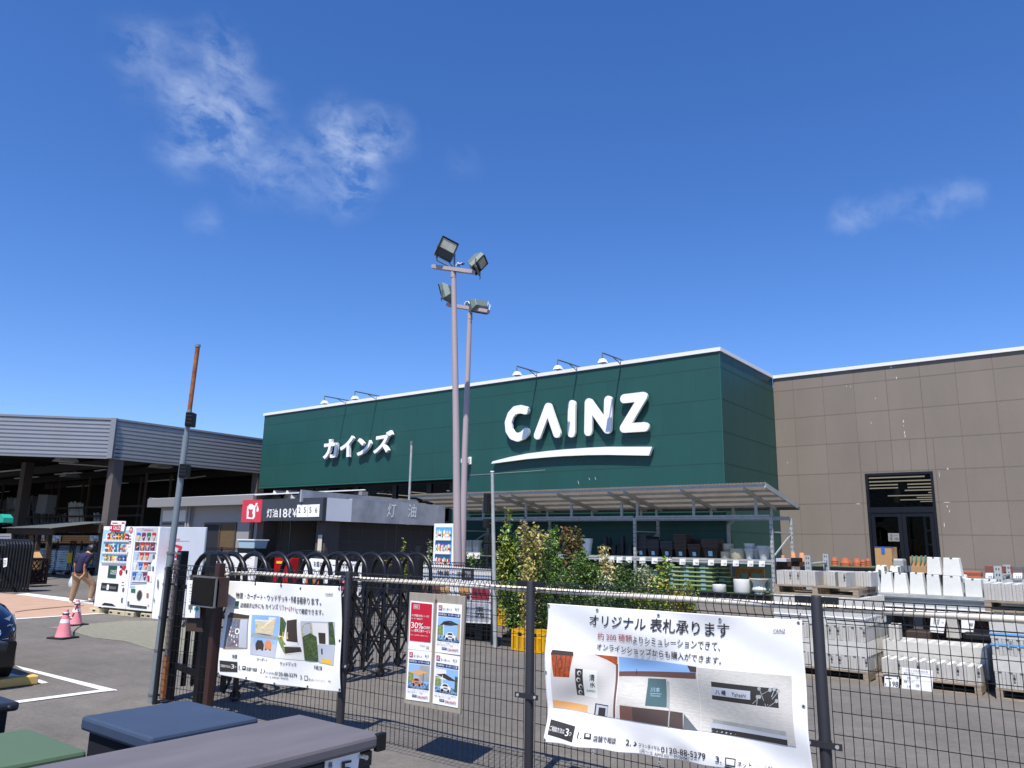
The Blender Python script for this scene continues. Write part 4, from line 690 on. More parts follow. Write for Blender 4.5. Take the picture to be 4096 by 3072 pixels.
# ================================================================= KEROSENE KIOSK
kA = cv(600, 1900, 1.7015)
KC = onZ(kA(1170, 310), 2.15); KX, KY = KC.x, KC.y; KT = 2.72; KL = onY(kA(630, 200), KY).x; KR = onX(kA(2008, 250), KX).y
ki = thing('kerosene_kiosk', 'dark kerosene filling kiosk with a grey sign fascia and block walls', 'kiosk', (KX, KY, 0)); KB = 2.15
zk = gz(KY)
b_ = MB(); xr = onY(kA(763, 200), KY).x; b_.box(xr, KY, KB, KX, KY+.12, KT, 'kiosk_dark'); b_.build('fascia', ki)
b_ = MB(); b_.box(KL, KY-.003, KB-.03, xr, KY+.12, KT+.0, 'sign_red'); rf = b_.build('fascia', ki)
yl = onX(kA(1375, 200), KX).y; b_ = MB(); b_.box(KX-.12, KY+.12, KB, KX, yl, KT+.0, 'kiosk_light'); b_.build('fascia', ki); b_ = MB(); b_.box(KX-.12, yl, KB, KX, KR, KT+.02, 'kiosk_fascia')
b_.build('fascia', ki)
b_ = MB(); b_.box(KL+.1, KY+.12, KB+.1, KX-.12, KR, KB+.2, 'roof_under'); b_.build('roof', ki)
def kq(px, o=0.): return [onY(kA(*p), KY-o) for p in px]
b_ = MB(); b_.poly(kq(((657, 298), (704, 300), (714, 282), (716, 222), (724, 212), (735, 190), (722, 190), (712, 212), (705, 205), (698, 205), (698, 198), (675, 198), (675, 206), (664, 212), (660, 230)), .008), 'white', .004, (0, -1, 0)); b_.poly(kq(((724, 248), (735, 250), (740, 238), (732, 205), (726, 228)), .009), 'white', .004, (0, -1, 0)); b_.poly(kq(((668, 284), (696, 290), (700, 275), (695, 255), (701, 232), (685, 236), (668, 228), (673, 255)), .012), 'sign_red', .004, (0, -1, 0)); b_.build('emblem', ki)
b_ = MB(); kz_ = lambda p: (900+p[0]/2.458, 1900+p[1]/2.458)
def kt(s, px, m='white', bold=.03): b_.text(s, [onY(kz_(p), KY-.002) for p in px], m, bold, off=.004)
kt('灯油', ((412, 418), (518, 416), (520, 333), (415, 333))); kt('18', ((538, 416), (612, 416), (614, 333), (542, 333)), bold=.045); kt('ℓ', ((620, 416), (650, 415), (652, 330), (624, 330))); kt('￥', ((662, 412), (708, 411), (708, 330), (664, 330)))
b_.build('lettering', ki)
b_ = MB(); b_.poly([onY(kz_(p), KY-.012) for p in ((702, 414), (806, 413), (814, 293), (710, 293))], 'paper', .01, (0, -1, 0)); b_.poly([onY(kz_(p), KY-.012) for p in ((810, 413), (922, 410), (930, 287), (818, 292))], 'paper', .01, (0, -1, 0))
for s, x in (('2', 722), ('5', 775), ('5', 829), ('6', 886)): b_.text(s, [onY(kz_(p), KY-.013) for p in ((x, 370), (x+20, 370), (x+22, 318), (x+2, 318))], 'print_ink', .01)
b_.build('price_digits', ki)
b_ = MB()
for s, px in (('灯', ((1588, 412), (1668, 415), (1684, 283), (1604, 281))), ('油', ((1796, 415), (1875, 418), (1885, 290), (1806, 287)))): b_.text(s, [onX(kz_(p), KX+.002) for p in px], 'white', .02, off=.004)
b_.build('lettering', ki)
b_ = MB(); zr_ = onY(kz_((750, 150)), KY+1.2).z     # sloping roof screen behind the fascia
p1 = onX(kz_((755, 145)), KX-.8); p2 = onX(kz_((1900, 255)), KX-.8); b_.poly([V((KX-.8, p1.y, KT-.1)), V((KX-.8, p2.y, KT-.1)), p2, p1], 'kiosk_fascia', .05, (1, 0, 0)); b_.build('roof_screen', ki)
for i, (xa_, xb_, xt) in enumerate(((455, 560, 480), (570, 690, 608), (690, 760, 745))):
    yy = KY+1.4; b_ = MB(); a = onY(kz_((xa_, 232)), yy); b = onY(kz_((xb_, 232)), yy); c = onY(kz_((xt, 150)), yy); c2_ = onY(kz_((xt-22, 150)), yy)
    b_.poly([a, b, c], 'prefab_white' if i < 2 else 'kiosk_dark', .02, (0, -1, 0)); b_.add([c, b, b+V((0, 2.5, 0)), c+V((0, 2.5, 0)), a, a+V((0, 2.5, 0))], [(0, 1, 2, 3), (0, 3, 5, 4)], 'kiosk_dark'); b_.build('skylight', ki)
# walls and pillars
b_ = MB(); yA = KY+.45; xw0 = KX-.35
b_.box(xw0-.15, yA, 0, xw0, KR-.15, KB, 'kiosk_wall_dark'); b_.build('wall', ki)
b_ = MB()
for i in range(6): z = .45+i*.3; b_.box(xw0, yA, z-.006, xw0+.004, KR-.15, z+.006, 'kiosk_wall')
y = yA+.3; 
while y < KR-.2: b_.box(xw0, y-.004, 0, xw0+.003, y+.004, KB, 'brown_joint'); y += .45
b_.build('block_joint', ki)
q0 = onY(kA(725, 400), KY+.3).x; q1 = onY(kA(765, 400), KY+.3).x; q2 = onY(kA(1130, 400), KY+.3).x; q3 = onY(kA(1190, 400), KY+.3).x
for a, b in ((q0, q1), (q2, q3)): b_ = MB(); b_.box(a, KY+.3, 0, b+.02, KY+.75, KB, 'kiosk_wall'); b_.build('pillar', ki)
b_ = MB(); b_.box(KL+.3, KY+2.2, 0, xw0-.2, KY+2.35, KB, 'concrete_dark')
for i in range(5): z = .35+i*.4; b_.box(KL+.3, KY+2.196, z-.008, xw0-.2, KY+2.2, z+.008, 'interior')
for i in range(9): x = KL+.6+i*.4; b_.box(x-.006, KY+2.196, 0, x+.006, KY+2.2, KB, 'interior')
b_.build('back_wall', ki)
b_ = MB(); a, b = q1+.02, q2; fx = a+(b-a)*.04
for x in (fx, a+(b-a)*.22, b-.05): b_.box(x, KY+.8, 0, x+.03, KY+.83, KB, 'galv_dark')
b_.build('door_frame', ki)
b_ = MB()
for i in range(5): q = onY(kz_((915+i*8, 680)), KY+.25); b_.tube([q+V((0, 0, -.22)), q+V((0, 0, .23))], .012, 'cream_pipe', 5)
tag(b_.build('hose_bundle', org=q), 'five pale tubes hanging upright on the kiosk pillar', 'tubes')
# red extinguisher cabinet
Yr = KY-.6; q = [onY(kz_(p), Yr) for p in ((440, 1120), (630, 1120), (640, 818), (485, 818))]; t = thing('extinguisher_cabinet', 'red fire extinguisher cabinet in front of the kiosk', 'cabinet', (q[0].x, Yr, 0)); b_ = MB(); b_.box(q[0].x+.1, Yr, .25, q[1].x, Yr+.3, q[2].z, 'red_gloss'); b_.build('cabinet', t, bevel=.01); b_ = MB(); b_.box(q[0].x+.2, Yr-.012, q[2].z-.14, q[0].x+.5, Yr-.004, q[2].z-.08, 'yellow_sticker')
r = [onY(kz_(p), Yr-.004) for p in ((560, 990), (580, 990), (580, 865), (560, 865))]; b_.text('消\n火\n器', r, 'white', .02); b_.build('lettering', t); b_ = MB(); b_.box(q[0].x+.12, Yr+.04, 0, q[0].x+.2, Yr+.26, .25, 'red_gloss'); b_.build('leg', t); b_ = MB(); b_.box(q[1].x-.1, Yr+.04, 0, q[1].x-.02, Yr+.26, .25, 'red_gloss'); b_.build('leg', t)
# ================================================================= PERSON
def skin(name, nodes, edges, m, parent, sub=2, root=0):
    me = bpy.data.meshes.new(name); me.from_pydata([n[0] for n in nodes], edges, []); ob = bpy.data.objects.new('tmp', me); COL.objects.link(ob)
    md = ob.modifiers.new('s', 'SKIN'); md.use_smooth_shade = True
    for i, n in enumerate(nodes):
        r = n[1]; me.skin_vertices[0].data[i].radius = r if isinstance(r, tuple) else (r, r); me.skin_vertices[0].data[i].use_root = (i == root)
    s_ = ob.modifiers.new('b', 'SUBSURF'); s_.levels = s_.render_levels = sub
    dg = bpy.context.evaluated_depsgraph_get(); dg.update(); m2_ = bpy.data.meshes.new_from_object(ob.evaluated_get(dg)); bpy.data.objects.remove(ob)
    m2_.materials.clear(); m2_.materials.append(MATS[m]); o = ORG[parent.name]
    for v in m2_.vertices: v.co -= o
    for p in m2_.polygons: p.use_smooth = True
    ob = bpy.data.objects.new(name, m2_); COL.objects.link(ob); ob.parent = parent; ORG[ob.name] = o; return ob
pc = gt(wA(1060, 1535)); Ppt = V((pc.x, pc.y, 0)); rx = V((math.cos(YAW), -math.sin(YAW), 0)); fx_ = V((math.sin(YAW), math.cos(YAW), 0))
def pp(x, y, o=0.): return onL(wA(x, y), Ppt, Ppt+rx)-fx_*o
pe = thing('person', 'person walking away in navy shirt and beige trousers, leaning forward and carrying a bag', 'person', Ppt)
def chain(nodes, edges, start, pts):
    prev = start
    for p, r in pts: nodes.append((p, r)); edges.append((prev, len(nodes)-1)) if prev is not None else None; prev = len(nodes)-1
    return prev
ns_, es = [(pp(1065, 1130, 0), (.095, .085))], []
ch = chain(ns_, es, 0, [(pp(1090, 1030), (.125, .10)), (pp(1125, 940, -.02), (.14, .11)), (pp(1140, 895, -.05), (.10, .09))]); 
nk = chain(ns_, es, ch, [(pp(1158, 865, -.09), .05), (pp(1170, 835, -.12), .065), (pp(1180, 800, -.15), (.085, .095)), (pp(1184, 768, -.15), .06)])
la = chain(ns_, es, ch, [(pp(1075, 905), .05), (pp(1022, 975, .02), .042), (pp(995, 1035, .0), .036), (pp(985, 1090, -.05), .03), (pp(982, 1130, -.07), (.034, .02))])
ra = chain(ns_, es, ch, [(pp(1190, 905), .052), (pp(1170, 965, .06), .045), (pp(1135, 1040, .07), .038), (pp(1133, 1125, .05), .028), (pp(1130, 1160, .05), (.035, .022))])
for k, (dx, dy) in enumerate(((-22, 34), (-12, 44), (0, 46), (10, 40))): chain(ns_, es, ra, [(pp(1130+dx*.55, 1160+dy*.55, .05+.01*k), .0105), (pp(1130+dx, 1160+dy, .06), .009)])
chain(ns_, es, ra-0, [(pp(1108, 1165, .08), .012), (pp(1100, 1185, .09), .009)])
for k, (dx, dy) in enumerate(((-10, 26), (-2, 30), (6, 30), (12, 24))): chain(ns_, es, la, [(pp(982+dx*.6, 1130+dy*.6, -.05+.01*k), .0105), (pp(982+dx, 1130+dy, -.04), .009)])
chain(ns_, es, la, [(pp(995, 1150, -.03), .011), (pp(1000, 1165, -.02), .009)])
chain(ns_, es, 0, [(pp(1030, 1165, .03), .07), (pp(1010, 1310, .02), .058), (pp(975, 1400), .052), (pp(948, 1495), .036), (pp(945, 1530), .036)])
chain(ns_, es, 0, [(pp(1120, 1165, -.03), .07), (pp(1190, 1290, -.15), .058), (pp(1180, 1390, -.16), .052), (pp(1158, 1470, -.15), .036), (pp(1155, 1495, -.15), .036)])
skin('body', ns_, es, 'skin', pe)
ns_, es = [(pp(1060, 1150, .0), (.165, .14))], []
ch = chain(ns_, es, 0, [(pp(1072, 1095), (.18, .145)), (pp(1085, 1040), (.17, .135)), (pp(1115, 960, -.02), (.185, .14)), (pp(1135, 905, -.05), (.14, .11)), (pp(1152, 878, -.08), .07)])
chain(ns_, es, ch-1, [(pp(1072, 908), .075), (pp(1035, 965, .02), .068), (pp(1005, 1010, .01), .062)]); chain(ns_, es, ch-1, [(pp(1195, 912), .078), (pp(1175, 965, .06), .07), (pp(1145, 1020, .07), .062)])
skin('shirt', ns_, es, 'cloth_navy', pe)
ns_, es = [(pp(1064, 1122), (.145, .125))], []
chain(ns_, es, 0, [(pp(1030, 1170, .03), (.125, .125)), (pp(1010, 1290, .02), .092), (pp(980, 1390, .01), .083), (pp(952, 1480, .0), .066), (pp(945, 1505), .058)])
chain(ns_, es, 0, [(pp(1118, 1170, -.03), (.125, .125)), (pp(1188, 1285, -.15), .094), (pp(1182, 1380, -.16), .082), (pp(1162, 1455, -.15), .068), (pp(1160, 1474, -.15), .06)])
skin('trousers', ns_, es, 'khaki', pe)
ns_, es = [(pp(1182, 800, -.15), (.125, .12))], []
chain(ns_, es, 0, [(pp(1175, 840, -.10), (.09, .085)), (pp(1165, 862, -.06), .05)]); chain(ns_, es, 0, [(pp(1205, 775, -.17), .07), (pp(1235, 800, -.16), .035)]); chain(ns_, es, 0, [(pp(1150, 790, -.12), .06), (pp(1135, 815, -.1), .035)]); chain(ns_, es, 0, [(pp(1215, 830, -.14), .05), (pp(1228, 862, -.13), .02)])
skin('hair', ns_, es, 'hair', pe)
for (x, y, o, dx) in ((930, 1548, .0, -1), (1170, 1508, -.15, 1)):
    ns_, es = [(pp(x+18, y-2, o-.02), (.045, .04))], []; a = pp(x+18, y, o-.02); b = pp(x-28 if dx < 0 else x+55, y+4, o+.02 if dx < 0 else o-.02)
    chain(ns_, es, 0, [(a*.5+b*.5, (.042, .035)), (b, (.035, .025))]); skin('shoe', ns_, es, 'shoe', pe)
for x, y, o in ((945, 1522, .0), (1157, 1488, -.15)): b_ = MB(); b_.tube([pp(x, y+10, o), pp(x, y-22, o)], .047, 'sock', 10); b_.build('sock', pe, smooth=True)
c_ = pp(960, 1250, .02); b_ = MB(); b_.lathe([(.0, -.13), (.07, -.12), (.105, -.06), (.10, 0), (.05, .09), (.012, .17), (.010, .24)], c_, 'bag_plastic', 14, .6)
for i, v in enumerate(b_.v): v += V((rnd(-.008, .008), rnd(-.008, .008), rnd(-.008, .008)))
tag(b_.build('carrier_bag', org=c_, smooth=True), 'pale grey carrier bag hanging from the left hand of the walking person', 'bag')

# ================================================================= CONES, CHAIN, WHEEL STOP, CAR
def cone():
    t = thing('traffic_cone', '', 'traffic cone', (0, 0, 0)); b_ = MB(); b_.box(-.17, -.17, .0, .17, .17, .03, 'rubber'); b_.build('base', t, local=True, bevel=.008)
    b_ = MB(); b_.lathe([(.125, .03), (.12, .045), (.094, .17), (.076, .25)], (0, 0, 0), 'cone_pink', 24); b_.lathe([(.0765, .25), (.063, .31)], (0, 0, 0), 'cone_white', 24); b_.lathe([(.0625, .31), (.046, .385)], (0, 0, 0), 'cone_pink', 24); b_.lathe([(.0465, .385), (.038, .425)], (0, 0, 0), 'cone_white', 24); b_.lathe([(.0375, .425), (.03, .465), (.02, .468), (0, .468)], (0, 0, 0), 'cone_pink', 24)
    b_.build('cone_body', t, local=True, smooth=True); b_ = MB(); b_.lathe([(.05, .38), (.056, .392), (.05, .404)], (0, 0, 0), 'pk_n', 20); b_.build('ring', t, local=True, smooth=True); return t
c1 = cone(); pa, pb = gt(f_(540, 545)), gt(f_(642, 432)); c1.location = pa; c1.rotation_euler = (0, 0, .35); c1['label'] = 'faded pink traffic cone nearer the camera, in front of the other cone'; c1['group'] = 'faded pink traffic cones'
c2 = dup(c1, pb, .2, 'faded pink traffic cone farther back, closer to the vending machines')
b_ = MB(); pts = []
for i in range(9): s_ = i/8; p = pa.lerp(pb, s_); p.z = .39-.22*math.sin(math.pi*s_)*.8; pts.append(p)
b_.tube(pts, .014, 'wood_dark', 6)
for i in range(0, 8, 2): b_.tube([pts[i], pts[i].lerp(pts[i+1], .6)], .0155, 'cream_pipe', 6)
tag(b_.build('barrier_rope', org=pa), 'brown rope sagging between the two pink cones', 'rope')
b_ = MB(); b_.box(-10.0, 3.2, .004, -9.84, 4.08, .10, 'yellow_stop'); tag(b_.build('wheel_stop', org=(-9.9, 3.9, 0), bevel=.012), 'yellow wheel stop block in the parking bay by the car', 'wheel stop')
car = thing('parked_car', 'dark navy car, only its front corner and clear headlight showing', 'car', (-11.5, 2.9, 0))
st_ = [(-14.6, .80, .25, 1.0, 0), (-13.9, .84, .22, 1.45, 0), (-13, .85, .2, 1.5, 0), (-12.2, .85, .2, 1.42, 0), (-11.4, .86, .2, 1.02, 0), (-10.9, .86, .2, .98, 0), (-10.4, .85, .2, .92, 0), (-10.1, .82, .2, .84, 0), (-9.9, .76, .22, .74, 0), (-9.8, .66, .26, .62, 0), (-9.76, .5, .32, .52, 0)]
vs = []; nn_ = 20; b_ = MB()
for x, hw, zb_, zt_, _ in st_:
    for k in range(nn_):
        an = 2*math.pi*k/nn_; cx_ = math.copysign(abs(math.cos(an))**.42, math.cos(an)); sy_ = math.copysign(abs(math.sin(an))**.42, math.sin(an)); zz_ = (zb_+zt_)/2+(zt_-zb_)/2*sy_; w_ = hw*(1-.12*max(0, (zz_-.9)/.6)); vs.append((x, 2.91+w_*cx_, zz_))
fs = [(i*nn_+k, i*nn_+(k+1) % nn_, (i+1)*nn_+(k+1) % nn_, (i+1)*nn_+k) for i in range(len(st_)-1) for k in range(nn_)]+[tuple(range(nn_)), tuple((len(st_)-1)*nn_+k for k in range(nn_))[::-1]]
b_.add(vs, fs, 'car_navy'); b_.build('body', car, smooth=True, angle=60)
b_ = MB(); b_.poly([(-9.70, 2.2, .24), (-9.70, 3.62, .24), (-9.68, 3.62, .52), (-9.68, 2.2, .52)], 'car_black', .1, (1, 0, 0)); b_.poly([(-10.35, 3.80, .22), (-9.74, 3.64, .22), (-9.78, 3.64, .47), (-10.35, 3.78, .47)], 'car_black', .1, (0, 1, 0)); b_.build('bumper', car, bevel=.045)
b_ = MB(); b_.add([(-9.76, 3.24, .53), (-9.79, 3.55, .53), (-10.2, 3.765, .63), (-10.25, 3.745, .77), (-9.97, 3.60, .76), (-9.84, 3.3, .66)], [(0, 1, 4, 5), (1, 2, 3, 4)], 'lens'); b_.build('headlight', car)
b_ = MB()
for y, z in ((3.42, .63), (3.58, .66)): b_.lathe([(.05, 0), (.045, .02), (.02, .0), (0, -.005)], (0, 0, 0), 'chrome', 12); k_ = len(b_.v)-48; b_.xf(Matrix.Translation((-9.80-(y-3.42)*.5, y, z-.03)) @ Matrix.Rotation(math.pi/2, 4, 'Y'), k_)
b_.build('lamp_bowl', car)
b_ = MB(); b_.poly([(-9.735, 2.2, .56), (-9.735, 2.58, .55), (-9.79, 2.5, .68)][::1], 'lens', .02, (1, 0, 0)); b_.build('headlight', car)
b_ = MB(); b_.add([(-11.35, 2.2, 1.05), (-11.35, 3.62, 1.05), (-12.15, 3.5, 1.44), (-12.15, 2.32, 1.44)], [(0, 1, 2, 3)], 'curtain'); b_.xf(Matrix.Translation((.03, 0, .02))); b_.build('windscreen', car)
for x in (-10.3, -13.1):
    for y, s_ in ((3.62, 1), (2.2, -1)): b_ = MB(); b_.tube([(x, y-.1, .31), (x, y+.1, .31)], .31, 'rubber', 24); w_ = b_.build('wheel', car, smooth=True); b_ = MB(); b_.tube([(x, y+s_*.07, .31), (x, y+s_*.108, .31)], .2, 'galv', 16); b_.build('rim', w_)
b_ = MB(); b_.box(-9.77, 2.6, .4, -9.74, 3.05, .5, 'pk_w'); b_.build('number_plate', car)

for o in car.children: o.location.y += .14

# ================================================================= STORAGE SHEDS (foreground)
def shed(x0, x1, y0, y1, zt_, mt, mb_, label, th=.045, ins=.03):
    t = thing('storage_shed', label, 'shed', (x0, y0, 0), 0, 'metal storage sheds in the foreground')
    b_ = MB(); b_.box(x0, y0, zt_-th, x1, y1, zt_, mt); b_.build('roof', t, bevel=.012)
    b_ = MB(); b_.box(x0+ins, y0+ins, .08, x1-ins, y1-ins, zt_-th-.001, mb_); b_.build('body', t, bevel=.004)
    b_ = MB(); b_.box(x0+ins, y0+ins, 0, x1-ins, y1-ins, .08, 'shed_dark'); b_.build('plinth', t); return t
s1 = shed(-2.54, -2.075, .35, 2.01, 1.0, 'shed_gray', 'shed_body', 'long grey topped storage shed nearest the camera with a numbered sign')
b_ = MB(); b_.box(-2.105, .38, .90, -2.10, 1.98, .945, 'shed_dark'); b_.box(-2.105, 1.17, .1, -2.098, 1.18, .9, 'shed_dark'); b_.box(-2.105, .4, .12, -2.1, 1.15, .88, 'shed_dark'); b_.box(-2.105, 1.2, .12, -2.1, 1.96, .88, 'shed_dark'); b_.build('door', s1)
b_ = MB(); b_.tube([(-2.09, 1.92, .94), (-2.06, 1.92, .94)], .008, 'chrome', 8); b_.build('screw', s1); b_ = MB(); b_.box(-2.09, 1.975, .945, -2.068, 2.016, 1.003, 'black'); b_.build('end_cap', s1, bevel=.004)
e_ = cv(0, 2300, 1.3825); q = [onX(e_(*p), -2.094) for p in ((1795, 1130), (1975, 1110), (1992, 968), (1801, 1017))]; ns1 = thing('number_sign', 'white sign with a large digit five on the side of the grey shed', 'sign', q[0]); b_ = MB(); b_.poly(q, 'paper', .004, (1, 0, 0)); b_.build('plate', ns1)
b_ = MB(); b_.text('展', [onX(e_(*p), -2.092) for p in ((1812, 1070), (1835, 1065), (1835, 1032), (1812, 1038))], 'print_ink', .03); b_.text('示', [onX(e_(*p), -2.092) for p in ((1812, 1110), (1835, 1105), (1835, 1078), (1812, 1084))], 'print_ink', .03); b_.text('5', [onX(e_(*p), -2.092) for p in ((1880, 1125), (1945, 1112), (1945, 1022), (1880, 1034))], 'print_ink', .02); b_.build('lettering', ns1)
s2 = shed(-3.10, -2.60, 1.45, 1.87, 1.0, 'shed_blue', 'shed_body', 'blue topped storage shed behind the long grey one', .05)
b_ = MB(); b_.box(-3.07, 1.474, .86, -2.63, 1.48, .95, 'shed_dark'); b_.box(-3.065, 1.474, .1, -3.05, 1.48, .86, 'shed_dark'); b_.build('door', s2)
s3_ = shed(-3.04, -2.60, .45, 1.25, 1.0, 'shed_green', 'shed_body', 'green topped storage shed at the bottom left of the photo')
s4 = shed(-4.30, -3.535, .7, 1.41, 1.0, 'shed_dark', 'shed_body', 'dark storage shed at the left edge above the green one', .035)
b_ = MB(); b_.tube([(-3.54, 1.37, .985), (-3.525, 1.37, .985)], .006, 'chrome', 8); b_.build('screw', s4)
s5 = shed(-6.60, -5.53, .9, 2.09, 1.0, 'shed_dark', 'shed_body', 'dark storage shed at the left edge in front of the navy car', .06)

# ================================================================= SIGNAL PIPE AT THE FENCE END
base = gt(D(328, 1518)); base.z = 0; top = None
def poleat(b, p):   # point of the camera-facing vertical plane through b
    return onL(p, b, b+rx)
tp = poleat(base, D(427, 750)); t = thing('steel_pole', 'leaning galvanised pole with rusty top and two black speaker boxes', 'pole', base)
def lp(s_): return base.lerp(tp, s_)
def at_y(yD):
    lo, hi = 0., 1.
    for _ in range(40):
        m_ = (lo+hi)/2
        if pj(lp(m_))[1]/1.8517 > yD: lo = m_
        else: hi = m_
    return m_
r_ = .037
b_ = MB(); b_.tube([lp(0), lp(at_y(1190))], .040, 'pipe_gray', 16, cap=False); b_.tube([lp(at_y(1190)), lp(at_y(940))], .033, 'pipe_gray', 16, cap=False); b_.tube([lp(at_y(940)), lp(at_y(885))], .026, 'pipe_gray', 16, cap=False); b_.build('lower_tube', t, smooth=True)
b_ = MB(); b_.tube([lp(at_y(885)), lp(1)], .024, 'rust', 16); b_.build('upper_tube', t, smooth=True); b_ = MB(); b_.tube([lp(1), lp(1.008)], .03, 'pipe_gray', 12); b_.build('cap', t)
for yD, lb in ((1195, 1), (1228, 1), (1262, 1), (1333, 1), (1404, 1), (1500, 1)):
    b_ = MB(); s_ = at_y(yD); b_.tube([lp(s_-.003), lp(s_+.003)], .046, 'galv_dark', 14); q = lp(s_)+V((.07, .02, 0)); b_.bar(lp(s_), q+V((.06, .02, 0)), .02, .02, 'galv_dark'); b_.build('band', t)
for (xx, yy, w_, h_), lb in (((412, 907, 16, 31), 'upper black speaker box on the leaning pole, against the sky'), ((399, 1018, 17, 30), 'lower black speaker box on the leaning pole, against the dark canopy')):
    c_ = poleat(base, D(xx, yy)); k = (c_-EYEP).dot(fw)/FPX*1.8517; hw, hh = w_*k/2, h_*k/2; tt = thing('speaker_box', lb, 'speaker', c_, 0, 'black boxes on the leaning pole'); b_ = MB(); dd = rx*hw
    for sg_, m_ in ((0, 'black'),):
        o = c_-fx_*.06; vv = []
        for dz in (-hh, hh):
            for a in (-1, 1):
                for b2 in (0, .12): vv.append(o+rx*hw*a+V((0, 0, dz))+fx_*b2)
        b_.add(vv, [(0, 2, 3, 1), (4, 5, 7, 6), (0, 4, 6, 2), (1, 3, 7, 5), (0, 1, 5, 4), (2, 6, 7, 3)], m_)
    b_.build('housing', tt, bevel=.012); b_ = MB()
    for i in range(4): z = -hh+.03+i*hh*.5; b_.bar(c_-fx_*.066+rx*-hw*.8+V((0, 0, z)), c_-fx_*.066+rx*hw*.8+V((0, 0, z)), .008, .006, 'dark_frame')
    b_.build('grille', tt)
t = thing('conduit_pipe', 'dark weathered conduit strapped beside the leaning pole', 'pipe', base+V((.1, .03, 0))); q0 = poleat(base+V((.12, .06, 0)), D(352, 1510)); q1 = poleat(base+V((.12, .06, 0)), D(383, 1210)); b_ = MB(); b_.tube([q0, q0.lerp(q1, .3)], .030, 'rust', 12, cap=False); b_.build('lower_tube', t, smooth=True); b_ = MB(); b_.tube([q0.lerp(q1, .3), q1], .028, 'column', 12); b_.build('upper_tube', t, smooth=True)
b_ = MB(); cpts = [poleat(base, D(*p)) for p in ((362, 1278), (356, 1262), (360, 1220), (366, 1190), (372, 1175))]; b_.tube(cpts, .018, 'cream_pipe', 8); b_.tube([poleat(base, D(*p)) for p in ((362, 1278), (358, 1300), (360, 1312), (366, 1318))], .006, 'black', 6); tag(b_.build('flex_hose', org=cpts[0], smooth=True), 'cream flexible hose tied along the left side of the leaning pole', 'hose')

# ================================================================= FRONT FENCE
YF = 4.70; FT = 1.38
fpost = [(-7.86, 4.40), (-5.40, YF), (-3.40, YF), (-1.37, YF), (.66, YF)]
fence = thing('mesh_fence', 'black welded mesh fence running across the foreground', 'fence', (-3.4, YF, 0))
def panel(a, b, ft=FT, parent=fence, r=.0025, sp=.0505, hs=.118, mm='fence_black'):
    A_ = V((a[0], a[1], 0)); B_ = V((b[0], b[1], 0)); d = B_-A_; L_ = d.length; u = d.normalized(); n_ = V((u.y, -u.x, 0)); b_ = MB(); n = int(L_/sp)
    for i in range(n+1):
        p = A_+u*(L_*i/n); prof = [(0, .06), (0, ft-.135), (.035, ft-.085), (.04, ft-.055), (.005, ft-.008), (-.012, ft-.004), (-.03, ft-.05)]
        b_.tube([p+n_*o+V((0, 0, z)) for o, z in prof], r, mm, 4)
    z = ft-.135
    while z > .05: b_.tube([A_+n_*-.006+V((0, 0, z)), B_+n_*-.006+V((0, 0, z))], r*1.15, mm, 4); z -= hs
    for o, z in ((.0, ft), (-.03, ft-.05), (.0, ft-.115)): b_.tube([A_+n_*o+V((0, 0, z)), B_+n_*o+V((0, 0, z))], r*1.5, mm, 5)
    return b_.build('mesh_panel', parent)
for i in range(4):
    a, b = V((*fpost[i], 0)), V((*fpost[i+1], 0)); u = (b-a).normalized(); panel(a+u*(.05 if i else .0), b-u*.05)
for i, (x, y) in enumerate(fpost):
    if i == 0:
        b_ = MB(); b_.tube([(x-.02, y, 0), (x-.02, y, FT-.02)], .025, 'fence_black', 12)
    else: b_ = MB(); b_.tube([(x, y, 0), (x, y, FT+.0), (x, y, FT+.012)], [.0325, .0325, .028], 'post_gray', 20)
    p = b_.build('post', fence, smooth=True, angle=50)
    if i:
        for z in (.60,): b_ = MB(); b_.bar((x-.1, y-.038, z), (x+.1, y-.038, z), .006, .035, 'post_gray'); b_.tube([(x, y, z-.017), (x, y, z+.017)], .037, 'post_gray', 16); c_ = b_.build('clamp', fence); b_ = MB(); [b_.tube([(x+s_*.075, y-.046, z), (x+s_*.075, y-.038, z)], .011, 'galv', 10) for s_ in (-1, 1)]; b_.build('bolt', c_)
        [MB().box(x+c0, y-.012, FT-.03, x+c1, y+.012, FT+.008, 'fence_black').build('top_clip', fence) for c0, c1 in ((-.12, -.035), (.035, .12))]
b_ = MB(); zp = FT-.052
pts = [onY(D(*p), YF+.01) for p in ((396, 1352), (420, 1320), (448, 1282), (466, 1247))]+[V((-6.98, 4.56, zp-.01)), V((-6.6, 4.59, zp+.004)), V((-5.9, 4.66, zp)), V((-5.4, YF+.055, zp)), V((-4.4, YF+.02, zp+.004)), V((-3.4, YF+.06, zp-.002)), V((-2.2, YF+.02, zp)), V((-1.37, YF+.06, zp-.004)), V((-.4, YF+.02, zp)), V((.9, YF+.02, zp))]
pts = [V((p.x, p.y, p.z)) for p in pts]; b_.tube(pts, .019, 'cream_pipe', 12); tag(b_.build('cream_hose', org=pts[4], smooth=True), 'cream ribbed hose laid along the top fold of the front fence', 'hose')
